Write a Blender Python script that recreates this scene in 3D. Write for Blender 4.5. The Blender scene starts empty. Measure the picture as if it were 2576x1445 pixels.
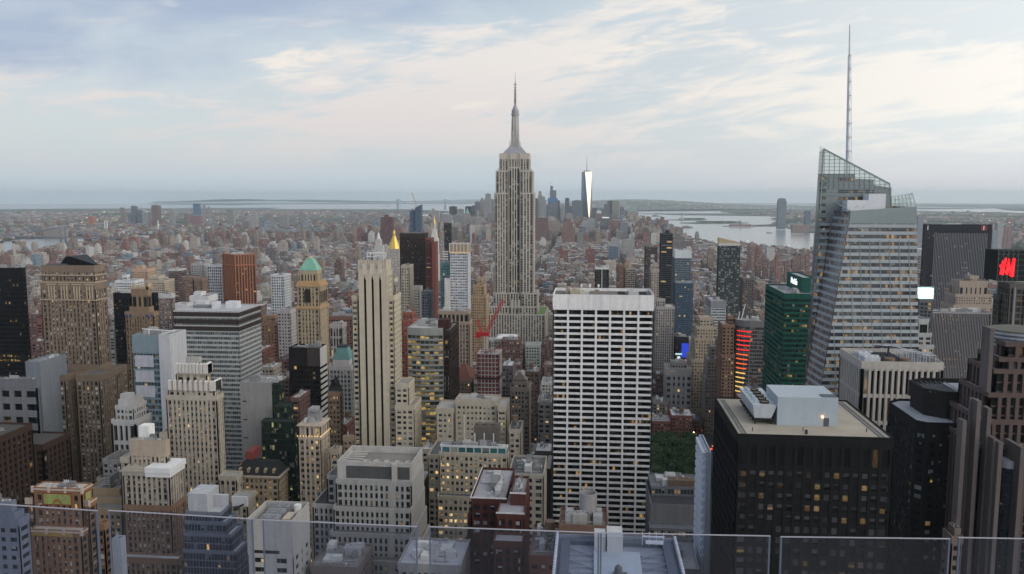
import bpy, math, random, bisect
from mathutils import Vector, geometry
random.seed(7)
SC = bpy.context.scene
COL = SC.collection
# ---------------------------------------------------------------- camera
H = 262.0; FPX = 2045.0; PW, PH = 2576.0, 1445.0
YAW = math.radians(5.45); PITCH = math.radians(6.4); RE = 7.4e6
cd = bpy.data.cameras.new('camera'); cam = bpy.data.objects.new('camera', cd); COL.objects.link(cam)
cam.location = (0, 0, H); cam.rotation_euler = (math.radians(90) - PITCH, 0, YAW)
cd.sensor_width = 36.0; cd.lens = 36.0 * FPX / PW; cd.clip_start = 0.05; cd.clip_end = 200000
SC.camera = cam
# ---------------------------------------------------------------- colour and light
SC.view_settings.view_transform = 'Standard'; SC.view_settings.look = 'None'
SC.view_settings.exposure = 0.0; SC.view_settings.gamma = 1.0; SC.view_settings.use_curve_mapping = False
SC.render.engine = 'CYCLES'
cy = SC.cycles
cy.max_bounces = 6; cy.diffuse_bounces = 3; cy.glossy_bounces = 3; cy.transmission_bounces = 4
cy.transparent_max_bounces = 12; cy.volume_bounces = 1; cy.use_denoising = True
cy.sample_clamp_indirect = 4.0; cy.caustics_reflective = False; cy.caustics_refractive = False
SUN_EL = math.radians(14); SUN_AZ = math.radians(-38)      # azimuth measured from +X, negative = behind the camera
sd = bpy.data.lights.new('sun', 'SUN'); sun = bpy.data.objects.new('sun', sd); COL.objects.link(sun)
sd.energy = 1.0; sd.angle = math.radians(50); sd.color = (1.0, 0.90, 0.82)
sv = Vector((math.cos(SUN_EL) * math.cos(SUN_AZ), math.cos(SUN_EL) * math.sin(SUN_AZ), math.sin(SUN_EL)))
sun.rotation_euler = sv.to_track_quat('Z', 'Y').to_euler(); sun.location = (300, -300, 900)
W = bpy.data.worlds.new('World'); SC.world = W; W.use_nodes = True
def build_world():
    nt = W.node_tree; nt.nodes.clear(); N = nt.nodes; L = nt.links
    def nd(t, **k):
        n = N.new(t)
        for a, b in k.items(): setattr(n, a, b)
        return n
    def val(sock, v):
        if hasattr(v, 'links'): L.new(v, sock)
        else: sock.default_value = v
    def M(op, a, b=0.0, c=0.0, clamp=False):
        n = nd('ShaderNodeMath', operation=op, use_clamp=clamp)
        val(n.inputs[0], a); val(n.inputs[1], b); val(n.inputs[2], c); return n.outputs[0]
    def MIX(f, a, b):
        n = nd('ShaderNodeMix', data_type='RGBA'); val(n.inputs[0], f)
        for s, v in ((n.inputs[6], a), (n.inputs[7], b)):
            if hasattr(v, 'links'): L.new(v, s)
            else: s.default_value = (*v, 1)
        return n.outputs[2]
    def SS(x, a, b):       # smoothstep
        n = nd('ShaderNodeMapRange', interpolation_type='SMOOTHSTEP'); val(n.inputs[0], x)
        n.inputs[1].default_value = a; n.inputs[2].default_value = b; return n.outputs[0]
    def noise(vec, sc, det=5, rough=.55, dist=0.0):
        n = nd('ShaderNodeTexNoise'); L.new(vec, n.inputs['Vector']); n.inputs['Scale'].default_value = sc
        n.inputs['Detail'].default_value = det; n.inputs['Roughness'].default_value = rough
        n.inputs['Distortion'].default_value = dist; return n.outputs['Fac']
    out = nd('ShaderNodeOutputWorld'); bg = nd('ShaderNodeBackground'); L.new(bg.outputs[0], out.inputs[0])
    sky = nd('ShaderNodeTexSky', sky_type='NISHITA'); sky.sun_disc = False
    sky.sun_elevation = SUN_EL; sky.sun_rotation = math.atan2(sv.x, sv.y); sky.altitude = 260
    sky.air_density = 1.0; sky.dust_density = 1.5; sky.ozone_density = 1.2
    tc = nd('ShaderNodeTexCoord'); sp = nd('ShaderNodeSeparateXYZ'); L.new(tc.outputs['Generated'], sp.inputs[0])
    x, y, z = sp.outputs
    az = M('ARCTAN2', x, y)             # 0 = down the avenues, + = right (west)
    el = M('ARCSINE', z)
    t = M('MULTIPLY', el, 57.2958); a = M('MULTIPLY', az, 57.2958)   # degrees
    # streak coordinates: long in azimuth, short in elevation, rising to the right
    def co(sa, se, tilt, off):
        c = nd('ShaderNodeCombineXYZ')
        u = M('MULTIPLY', a, sa); v = M('MULTIPLY', M('SUBTRACT', t, M('MULTIPLY', a, tilt)), se)
        val(c.inputs[0], u); val(c.inputs[1], v); c.inputs[2].default_value = off; return c.outputs[0]
    s1 = noise(co(.035, .16, .10, 3.1), 1.0, 7, .55, .5)
    s2 = noise(co(.06, .5, .05, 8.7), 1.0, 6, .6, .9)
    s3 = noise(co(.07, .11, .02, 1.3), 1.0, 6, .55, .4)
    s4 = noise(co(.16, .75, .14, 5.5), 1.0, 8, .62, 1.2)
    base = MIX(SS(t, 1, 15), (6.9, 7.3, 7.6), (6.5, 7.4, 8.1))           # between the clouds
    base = MIX(SS(a, -6, 26), base, (8.6, 9.0, 9.1))                    # brighter towards the west
    base = MIX(.18, base, sky.outputs[0])
    base = MIX(SS(t, .2, 4.5), MIX(SS(a, -10, 22), (5.7, 6.5, 7.1), (6.9, 6.9, 7.2)), base)
    pink = MIX(SS(t, 3, 11), (8.1, 7.25, 7.05), (9.5, 8.6, 7.9))
    pink = MIX(SS(a, -12, 25), pink, (10.2, 9.5, 8.6))
    # broad cream streaks
    m = M('MULTIPLY', SS(M('ADD', s1, M('ADD', M('MULTIPLY', M('SUBTRACT', s2, .5), .35), M('MULTIPLY', M('SUBTRACT', s4, .5), .36))), .46, .60), SS(t, .5, 5))
    col = MIX(M('MULTIPLY', m, .72), base, pink)
    # grey-blue cloud bank upper left
    bank = M('MULTIPLY', SS(M('ADD', M('SUBTRACT', t, M('MULTIPLY', M('ADD', a, 36), .17)), M('MULTIPLY', M('SUBTRACT', s3, .5), 14)), 6.5, 10.5),
             SS(M('ADD', a, M('MULTIPLY', M('SUBTRACT', s3, .5), 18)), 4, -10))
    col = MIX(M('MULTIPLY', bank, .93), col, MIX(SS(s2, .35, .7), (4.0, 4.85, 6.4), (5.0, 5.75, 7.0)))
    # bright wisps
    def wisp(a0, t0, ra, rt, tilt, thr, amp, c=(9.6, 8.8, 7.9)):
        da = M('SUBTRACT', a, a0); dt = M('SUBTRACT', M('SUBTRACT', t, t0), M('MULTIPLY', da, tilt))
        r = M('ADD', M('POWER', M('ABSOLUTE', M('DIVIDE', da, ra)), 2), M('POWER', M('ABSOLUTE', M('DIVIDE', dt, rt)), 2))
        f = SS(M('ADD', M('SUBTRACT', 1, r), M('ADD', M('MULTIPLY', M('SUBTRACT', s2, .5), 2.0), M('MULTIPLY', M('SUBTRACT', s4, .5), 5.0))), thr + .15, thr + 1.7)
        return M('MULTIPLY', f, amp), c
    for w in (wisp(-20.2, 8.9, 3.3, .9, .16, .25, .8), wisp(-21.0, 7.9, 2.2, .45, .1, .2, .75), wisp(-18, 7.7, 1.8, .4, .1, .2, .5),
              wisp(-27.5, 11.5, 1.2, 1.9, -1.0, .3, .45), wisp(-30.5, 12.5, 2.0, .5, -.2, .25, .5),
              wisp(-8, 6.2, 3.0, .45, .04, .2, .6), wisp(4, 9.9, 11, 1.0, .12, .2, .55), wisp(8, 6.9, 10, .7, .02, .3, .5),
              wisp(-12, 14.6, 7, .8, -.12, .15, .75), wisp(4.5, 13.2, 5, .4, .04, .2, .4), wisp(8.6, 11.1, .5, 1.0, .4, .3, .4), wisp(20, 10.6, 9, 1.2, .02, .25, .5)):
        col = MIX(w[0], col, w[1])
    # sky opposite (behind the camera, towards the sunset) is brighter
    glow = SS(M('ABSOLUTE', M('SUBTRACT', M('MODULO', M('ADD', a, 360), 360), 112)), 105, 20)
    up = SS(t, 22, 75)
    col2 = nd('ShaderNodeVectorMath', operation='SCALE'); L.new(col, col2.inputs[0])
    val(col2.inputs['Scale'], M('SUBTRACT', M('ADD', 1.0, M('MULTIPLY', glow, .75)), M('MULTIPLY', up, .5)))
    L.new(col2.outputs[0], bg.inputs[0]); bg.inputs[1].default_value = 0.1
build_world()
# ---------------------------------------------------------------- projection helpers (photo pixels <-> rays)
cp, sp_ = math.cos(PITCH), math.sin(PITCH); cyw, syw = math.cos(YAW), math.sin(YAW)
def ray(px, py):
    u = (px - PW / 2) / FPX; v = (PH / 2 - py) / FPX
    f = cp + v * sp_; z = v * cp - sp_
    return (u * cyw - f * syw, u * syw + f * cyw, z)
def proj(x, y, z):
    z -= H; r = x * cyw + y * syw; f = -x * syw + y * cyw
    d = f * cp - z * sp_; v = z * cp + f * sp_
    return (PW / 2 + FPX * r / d, PH / 2 - FPX * v / d)
def atY(px, py, Y):
    r = ray(px, py); k = Y / r[1]; return (r[0] * k, Y, H + r[2] * k)
def atZ(px, py, z):
    r = ray(px, py); k = (z - H) / r[2]; return (r[0] * k, r[1] * k, z)
def curv(x, y): return -(x * x + y * y) / (2 * RE)
def geo(lat, lon):
    dN = (lat - 40.7591) * 111050; dE = (lon + 73.9793) * 84350
    return (dN * .4848 - dE * .8746, -dN * .8746 - dE * .4848)
# ---------------------------------------------------------------- mesh collecting
class MB:
    def __init__(s): s.v = []; s.f = []; s.m = []; s.uv = []; s.c = []
    def quad(s, p, m=0, uv=None, c=(1, 1, 1)):
        i = len(s.v); s.v.extend(p); n = len(p); s.f.append(tuple(range(i, i + n))); s.m.append(m)
        s.uv.extend(uv if uv else [(0, 0)] * n); s.c.append(c)
    def box(s, x0, x1, y0, y1, z0, z1, m=0, c=(1, 1, 1), us=1.0, vs=1.0, uo=0.0, top=True, bot=False, tm=None, tc=None):
        P = ((x0, y0), (x1, y0), (x1, y1), (x0, y1)); u = uo
        for i in range(4):
            a, b = P[i], P[(i + 1) % 4]; w = (abs(a[0] - b[0]) + abs(a[1] - b[1])) * us
            s.quad(((a[0], a[1], z0), (b[0], b[1], z0), (b[0], b[1], z1), (a[0], a[1], z1)), m,
                   ((u, z0 * vs), (u + w, z0 * vs), (u + w, z1 * vs), (u, z1 * vs)), c); u += round(w) + 1
        if top: s.quad(((x0, y0, z1), (x1, y0, z1), (x1, y1, z1), (x0, y1, z1)), m if tm is None else tm, ((x0, y0), (x1, y0), (x1, y1), (x0, y1)), tc or c)
        if bot: s.quad(((x0, y1, z0), (x1, y1, z0), (x1, y0, z0), (x0, y0, z0)), m, None, c)
    def prism(s, pts, z0, z1, m=0, tm=None, us=1.0, vs=1.0, top=True, c=(1, 1, 1), z1s=None, cap_bot=False):
        n = len(pts); u = 0.0; zz = z1s or [z1] * n
        for i in range(n):
            a, b = pts[i], pts[(i + 1) % n]; j = (i + 1) % n; w = math.hypot(a[0] - b[0], a[1] - b[1]) * us
            s.quad(((a[0], a[1], z0), (b[0], b[1], z0), (b[0], b[1], zz[j]), (a[0], a[1], zz[i])), m,
                   ((u, z0 * vs), (u + w, z0 * vs), (u + w, zz[j] * vs), (u, zz[i] * vs)), c); u += round(w) + 1
        if top: s.quad([(p[0], p[1], zz[i]) for i, p in enumerate(pts)], m if tm is None else tm, [(p[0], p[1]) for p in pts], c)
        if cap_bot: s.quad([(p[0], p[1], z0) for p in reversed(pts)], m, None, c)
    def frustum(s, x0, x1, y0, y1, z0, X0, X1, Y0, Y1, z1, m=0, c=(1, 1, 1), us=1.0, vs=1.0, top=True):
        A = ((x0, y0), (x1, y0), (x1, y1), (x0, y1)); B = ((X0, Y0), (X1, Y0), (X1, Y1), (X0, Y1))
        for i in range(4):
            a, b, d, e = A[i], A[(i + 1) % 4], B[(i + 1) % 4], B[i]; w = math.hypot(a[0] - b[0], a[1] - b[1]) * us
            s.quad(((*a, z0), (*b, z0), (*d, z1), (*e, z1)), m, ((0, z0 * vs), (w, z0 * vs), (w, z1 * vs), (0, z1 * vs)), c)
        if top and (X1 - X0) > .01: s.quad([(*p, z1) for p in B], m, None, c)
    def cyl(s, x, y, z0, z1, r0, r1=None, n=12, m=0, c=(1, 1, 1), top=True, rot=0.0, us=1.0, vs=1.0, sy=1.0):
        if r1 is None: r1 = r0
        an = [rot + 2 * math.pi * i / n for i in range(n)]
        for i in range(n):
            a, b = an[i], an[(i + 1) % n]
            p = [(x + r0 * math.cos(a), y + sy * r0 * math.sin(a), z0), (x + r0 * math.cos(b), y + sy * r0 * math.sin(b), z0)]
            u0, u1 = i * 2 * math.pi * r0 / n * us, (i + 1) * 2 * math.pi * r0 / n * us
            if r1 > 1e-4:
                p += [(x + r1 * math.cos(b), y + sy * r1 * math.sin(b), z1), (x + r1 * math.cos(a), y + sy * r1 * math.sin(a), z1)]
                s.quad(p, m, ((u0, z0 * vs), (u1, z0 * vs), (u1, z1 * vs), (u0, z1 * vs)), c)
            else:
                s.quad(p + [(x, y, z1)], m, ((u0, z0 * vs), (u1, z0 * vs), (u0, z1 * vs)), c)
        if top and r1 > 1e-4: s.quad([(x + r1 * math.cos(a), y + sy * r1 * math.sin(a), z1) for a in an], m, None, c)
    def beam(s, p, q, w, m=0, c=(1, 1, 1)):
        p = Vector(p); q = Vector(q); d = (q - p).normalized()
        up = Vector((0, 0, 1)) if abs(d.z) < .9 else Vector((1, 0, 0))
        a = d.cross(up).normalized() * w / 2; b = d.cross(a).normalized() * w / 2
        A = [p + a + b, p - a + b, p - a - b, p + a - b]; B = [v + (q - p) for v in A]
        for i in range(4):
            j = (i + 1) % 4; s.quad([tuple(A[i]), tuple(A[j]), tuple(B[j]), tuple(B[i])], m, None, c)
        s.quad([tuple(v) for v in reversed(A)], m, None, c); s.quad([tuple(v) for v in B], m, None, c)
    def build(s, name, mats, parent=None, smooth=False, col=False):
        if not s.f: return None
        ox, oy, oz = parent.get('_o', (0, 0, 0)) if parent else (0, 0, 0)
        me = bpy.data.meshes.new(name)
        me.from_pydata([(a - ox, b - oy, c - oz) for a, b, c in s.v] if (ox or oy or oz) else s.v, [], s.f)
        if not isinstance(mats, (list, tuple)): mats = [mats]
        for m in mats: me.materials.append(m)
        if len(mats) > 1: me.polygons.foreach_set('material_index', s.m)
        ul = me.uv_layers.new(name='UVMap'); ul.data.foreach_set('uv', [t for q in s.uv for t in q])
        if col:
            at = me.color_attributes.new('Col', 'FLOAT_COLOR', 'CORNER'); fl = []
            for f, c in zip(s.f, s.c):
                cc = tuple(c) + (1.0,) if len(c) == 3 else c
                fl.extend(cc * len(f))
            at.data.foreach_set('color', fl)
        if smooth: me.polygons.foreach_set('use_smooth', [True] * len(s.f))
        me.update()
        o = bpy.data.objects.new(name, me); COL.objects.link(o)
        if parent: o.parent = parent
        return o
def tag(o, label=None, cat=None, group=None, kind=None):
    if label: o['label'] = label
    if cat: o['category'] = cat
    if group: o['group'] = group
    if kind: o['kind'] = kind
    return o
def root(name, label, cat, loc, group=None):
    o = bpy.data.objects.new(name, None); COL.objects.link(o); o.location = loc; o.empty_display_size = 1
    o['_o'] = tuple(loc); tag(o, label, cat, group); return o
# ---------------------------------------------------------------- materials
MATS = {}
def mat_base(name):
    m = bpy.data.materials.new(name); m.use_nodes = True; nt = m.node_tree
    return m, nt, nt.nodes['Principled BSDF']
def mth(nt, op, a, b=0.0, c=0.0, clamp=False):
    n = nt.nodes.new('ShaderNodeMath'); n.operation = op; n.use_clamp = clamp
    for s, v in zip(n.inputs, (a, b, c)):
        if hasattr(v, 'links'): nt.links.new(v, s)
        else: s.default_value = v
    return n.outputs[0]
def mixc(nt, f, a, b, blend='MIX'):
    n = nt.nodes.new('ShaderNodeMix'); n.data_type = 'RGBA'; n.blend_type = blend
    for s, v in ((n.inputs[0], f), (n.inputs[6], a), (n.inputs[7], b)):
        if hasattr(v, 'links'): nt.links.new(v, s)
        elif isinstance(v, (tuple, list)): s.default_value = (*v[:3], 1)
        else: s.default_value = v
    return n.outputs[2]
def sstep(nt, x, a, b):
    n = nt.nodes.new('ShaderNodeMapRange'); nt.links.new(x, n.inputs[0]); n.inputs[1].default_value = a; n.inputs[2].default_value = b
    return n.outputs[0]
def noise(nt, vec, sc, det=3, rough=.6):
    n = nt.nodes.new('ShaderNodeTexNoise'); n.inputs['Scale'].default_value = sc; n.inputs['Detail'].default_value = det
    n.inputs['Roughness'].default_value = rough
    if vec is not None: nt.links.new(vec, n.inputs['Vector'])
    return n.outputs['Fac']
def wall(c, rough=.85, var=.22, metal=0.0, streak=True, scale=.35):
    """masonry / concrete / paint with weathering"""
    k = ('w', tuple(round(x, 3) for x in c), rough, var, metal, streak)
    if k in MATS: return MATS[k]
    m, nt, b = mat_base('wall_surface'); tc = nt.nodes.new('ShaderNodeTexCoord').outputs['Object']
    n1 = noise(nt, tc, scale, 5, .7); n2 = noise(nt, tc, .03, 2)
    mp = nt.nodes.new('ShaderNodeMapping'); nt.links.new(tc, mp.inputs[0]); mp.inputs['Scale'].default_value = (.5, .5, .03)
    n3 = noise(nt, mp.outputs[0], 1.0, 3)
    f = mth(nt, 'ADD', mth(nt, 'MULTIPLY', mth(nt, 'SUBTRACT', n1, .5), 1.2), mth(nt, 'MULTIPLY', mth(nt, 'SUBTRACT', n2, .5), .8))
    if streak: f = mth(nt, 'ADD', f, mth(nt, 'MULTIPLY', mth(nt, 'SUBTRACT', n3, .5), 1.4))
    g = mth(nt, 'ADD', 1.0, mth(nt, 'MULTIPLY', f, var * 1.6))
    v = nt.nodes.new('ShaderNodeVectorMath'); v.operation = 'SCALE'; v.inputs[0].default_value = c
    nt.links.new(g, v.inputs['Scale']); nt.links.new(v.outputs[0], b.inputs['Base Color'])
    b.inputs['Roughness'].default_value = rough; b.inputs['Metallic'].default_value = metal
    b.inputs['Specular IOR Level'].default_value = .3 if max(c) > .1 else .12
    MATS[k] = m; return m
def metal(c, rough=.45): return wall(c, rough, .12, .6, False)
def glazing(tint=(.02, .025, .03), lit=.12, blind=.25, blindc=(.32, .31, .29), litc=(1.0, .62, .24), power=1.6, rough=.08, mull=0, rowlit=0.0, spec=.28, band=0.0):
    """window cells: one UV unit is one window; each cell is dark glass, blinds half drawn, or a lit room"""
    k = ('g', tint, lit, blind, blindc, litc, power, rough, mull, rowlit, spec, band)
    if k in MATS: return MATS[k]
    m, nt, b = mat_base('window_glass'); L = nt.links
    uv = nt.nodes.new('ShaderNodeTexCoord').outputs['UV']
    s = nt.nodes.new('ShaderNodeSeparateXYZ'); L.new(uv, s.inputs[0])
    fu = mth(nt, 'FLOOR', s.outputs[0]); fv = mth(nt, 'FLOOR', s.outputs[1])
    ru = mth(nt, 'FRACT', s.outputs[0]); rv = mth(nt, 'FRACT', s.outputs[1])
    oi = nt.nodes.new('ShaderNodeObjectInfo').outputs['Random']
    def wn(a, bb, cc):
        q = nt.nodes.new('ShaderNodeCombineXYZ')
        for i, t in enumerate((a, bb, cc)):
            if hasattr(t, 'links'): L.new(t, q.inputs[i])
            else: q.inputs[i].default_value = t
        w = nt.nodes.new('ShaderNodeTexWhiteNoise'); L.new(q.outputs[0], w.inputs[0]); return w
    off = mth(nt, 'MULTIPLY', oi, 977.0)
    w1 = wn(fu, fv, off); w2 = wn(fu, fv, mth(nt, 'ADD', off, 31.7)); w3 = wn(mth(nt, 'FLOOR', mth(nt, 'MULTIPLY', fu, .22)), fv, off)
    w4 = wn(0.0, fv, mth(nt, 'ADD', off, 7.0))
    clus = mth(nt, 'ADD', mth(nt, 'MULTIPLY', w1.outputs[0], .4), mth(nt, 'MULTIPLY', w3.outputs[0], .6))
    thr = lit + 0.0
    islit = mth(nt, 'LESS_THAN', clus, .05 + lit * .72) if lit > 0 else None
    if rowlit > 0:
        rl = mth(nt, 'MULTIPLY', mth(nt, 'LESS_THAN', w4.outputs[0], rowlit), mth(nt, 'LESS_THAN', w1.outputs[0], .75))
        islit = mth(nt, 'MAXIMUM', islit, rl) if islit else rl
    isbl = mth(nt, 'MULTIPLY', mth(nt, 'LESS_THAN', w2.outputs[0], blind), mth(nt, 'GREATER_THAN', rv, mth(nt, 'MULTIPLY', mth(nt, 'FRACT', mth(nt, 'MULTIPLY', w2.outputs[0], 71.3)), .75)))
    bv = nt.nodes.new('ShaderNodeVectorMath'); bv.operation = 'SCALE'; bv.inputs[0].default_value = blindc
    L.new(mth(nt, 'ADD', .45, mth(nt, 'MULTIPLY', mth(nt, 'FRACT', mth(nt, 'MULTIPLY', w1.outputs[0], 17.0)), .75)), bv.inputs['Scale'])
    tv = nt.nodes.new('ShaderNodeVectorMath'); tv.operation = 'SCALE'; tv.inputs[0].default_value = tuple(t * .75 for t in tint)
    L.new(mth(nt, 'ADD', .55, w2.outputs[0]), tv.inputs['Scale'])
    c = mixc(nt, isbl, tv.outputs[0], bv.outputs[0])
    if band: c = mixc(nt, mth(nt, 'LESS_THAN', rv, band), c, blindc)
    if mull:
        mm = mth(nt, 'LESS_THAN', mth(nt, 'ABSOLUTE', mth(nt, 'SUBTRACT', mth(nt, 'FRACT', mth(nt, 'MULTIPLY', s.outputs[0], float(mull))), .5)), .06)
        c = mixc(nt, mm, c, (.03, .03, .03))
    L.new(c, b.inputs['Base Color']); b.inputs['Roughness'].default_value = rough
    b.inputs['Specular IOR Level'].default_value = spec
    if islit:
        nn = noise(nt, None, 1.0)  # placeholder replaced below
        nz = nt.nodes[-1]; q = nt.nodes.new('ShaderNodeVectorMath'); q.operation = 'MULTIPLY'; L.new(uv, q.inputs[0]); q.inputs[1].default_value = (3.1, 4.3, 1)
        L.new(q.outputs[0], nz.inputs['Vector'])
        st = mth(nt, 'MULTIPLY', islit, mth(nt, 'ADD', .12, mth(nt, 'MULTIPLY', mth(nt, 'POWER', w1.outputs[0] if not lit else mth(nt, 'FRACT', mth(nt, 'MULTIPLY', w2.outputs[0], 13.0)), 1.8), 1.0)))
        st = mth(nt, 'MULTIPLY', st, mth(nt, 'MULTIPLY', sstep(nt, nn, .3, .72), 1.3))
        part_ = mth(nt, 'LESS_THAN', rv, mth(nt, 'ADD', .35, mth(nt, 'MULTIPLY', mth(nt, 'FRACT', mth(nt, 'MULTIPLY', w2.outputs[0], 29.0)), .9)))
        st = mth(nt, 'MULTIPLY', mth(nt, 'MULTIPLY', st, mth(nt, 'ADD', .12, mth(nt, 'MULTIPLY', part_, .88))), power * .72)
        L.new(mixc(nt, mth(nt, 'FRACT', mth(nt, 'MULTIPLY', w1.outputs[0], 53.0)), litc, tuple(q * .55 + w_ for q, w_ in zip(litc, (.42, .36, .2)))), b.inputs['Emission Color']); L.new(st, b.inputs['Emission Strength'])
    m['_glass'] = 1
    MATS[k] = m; return m
def emit(c, s):
    k = ('e', c, s)
    if k in MATS: return MATS[k]
    m, nt, b = mat_base('light_source'); b.inputs['Base Color'].default_value = (*[x * .2 for x in c], 1)
    b.inputs['Emission Color'].default_value = (*c, 1); b.inputs['Emission Strength'].default_value = s
    MATS[k] = m; return m
def farwall():
    """distant buildings: wall colour per building, openings drawn per storey and bay"""
    if 'far' in MATS: return MATS['far']
    m, nt, b = mat_base('city_wall'); L = nt.links
    uv = nt.nodes.new('ShaderNodeTexCoord').outputs['UV']; s = nt.nodes.new('ShaderNodeSeparateXYZ'); L.new(uv, s.inputs[0])
    at = nt.nodes.new('ShaderNodeAttribute'); at.attribute_name = 'Col'
    u = mth(nt, 'DIVIDE', s.outputs[0], 3.4); v = mth(nt, 'DIVIDE', s.outputs[1], 3.5)
    q = nt.nodes.new('ShaderNodeCombineXYZ'); L.new(mth(nt, 'FLOOR', u), q.inputs[0]); L.new(mth(nt, 'FLOOR', v), q.inputs[1])
    w = nt.nodes.new('ShaderNodeTexWhiteNoise'); L.new(q.outputs[0], w.inputs[0])
    cu = mth(nt, 'ABSOLUTE', mth(nt, 'SUBTRACT', mth(nt, 'FRACT', u), .5)); cv = mth(nt, 'ABSOLUTE', mth(nt, 'SUBTRACT', mth(nt, 'FRACT', v), .5))
    win = mth(nt, 'MULTIPLY', mth(nt, 'LESS_THAN', cu, .26), mth(nt, 'LESS_THAN', cv, .27))
    win = mth(nt, 'MULTIPLY', win, at.outputs['Alpha'])
    glass = mixc(nt, mth(nt, 'GREATER_THAN', w.outputs[0], .72), (.035, .04, .05), (.26, .26, .26))
    c = mixc(nt, win, at.outputs['Color'], glass)
    L.new(c, b.inputs['Base Color']); b.inputs['Roughness'].default_value = .7; b.inputs['Specular IOR Level'].default_value = .3
    litm = mth(nt, 'MULTIPLY', win, mth(nt, 'LESS_THAN', w.outputs[0], .025))
    b.inputs['Emission Color'].default_value = (1, .6, .28, 1); L.new(mth(nt, 'MULTIPLY', litm, .6), b.inputs['Emission Strength'])
    MATS['far'] = m; return m
def farroof():
    if 'fr' in MATS: return MATS['fr']
    m, nt, b = mat_base('city_roof'); at = nt.nodes.new('ShaderNodeAttribute'); at.attribute_name = 'Col'
    tc = nt.nodes.new('ShaderNodeTexCoord').outputs['Object']
    n = noise(nt, tc, .12, 4, .7)
    c = mixc(nt, sstep(nt, n, .35, .65), at.outputs['Color'], mixc(nt, .35, at.outputs['Color'], (.05, .05, .05)))
    nt.links.new(c, b.inputs['Base Color']); b.inputs['Roughness'].default_value = .9
    MATS['fr'] = m; return m
def grass_mat(c=(.05, .09, .035)):
    k = ('gr', c)
    if k in MATS: return MATS[k]
    m, nt, b = mat_base('foliage'); tc = nt.nodes.new('ShaderNodeTexCoord').outputs['Object']
    n = noise(nt, tc, .25, 6, .75); cc = mixc(nt, sstep(nt, n, .35, .65), tuple(x * .5 for x in c), tuple(x * 1.5 for x in c))
    nt.links.new(cc, b.inputs['Base Color']); b.inputs['Roughness'].default_value = .9; MATS[k] = m; return m
# ================================================================ THE SETTING
def structure(name, mb, mats, label=None, smooth=False, col=False):
    o = mb.build(name, mats, None, smooth, col); o['kind'] = 'structure'
    return o
def water_mat():
    m, nt, b = mat_base('harbour_water'); tc = nt.nodes.new('ShaderNodeTexCoord').outputs['Object']
    mp = nt.nodes.new('ShaderNodeMapping'); nt.links.new(tc, mp.inputs[0]); mp.inputs['Scale'].default_value = (.0008, .0035, 1)
    n = noise(nt, mp.outputs[0], 1.0, 4, .6)
    nt.links.new(mixc(nt, n, (.20, .22, .235), (.30, .315, .33)), b.inputs['Base Color'])
    b.inputs['Roughness'].default_value = .22; b.inputs['Specular IOR Level'].default_value = .6
    n2 = noise(nt, tc, .02, 5, .7); bp = nt.nodes.new('ShaderNodeBump'); bp.inputs['Strength'].default_value = .25; bp.inputs['Distance'].default_value = 3
    nt.links.new(n2, bp.inputs['Height']); nt.links.new(bp.outputs[0], b.inputs['Normal'])
    return m
def ground_mat(a=(.045, .045, .047), b2=(.085, .082, .078), g=None):
    m, nt, b = mat_base('ground_surface'); tc = nt.nodes.new('ShaderNodeTexCoord').outputs['Object']
    n = noise(nt, tc, .01, 6, .7); c = mixc(nt, sstep(nt, n, .35, .65), a, b2)
    if g: c = mixc(nt, sstep(nt, noise(nt, tc, .0013, 5, .65), .48, .6), c, g)
    nt.links.new(c, b.inputs['Base Color']); b.inputs['Roughness'].default_value = .9
    return m
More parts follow.
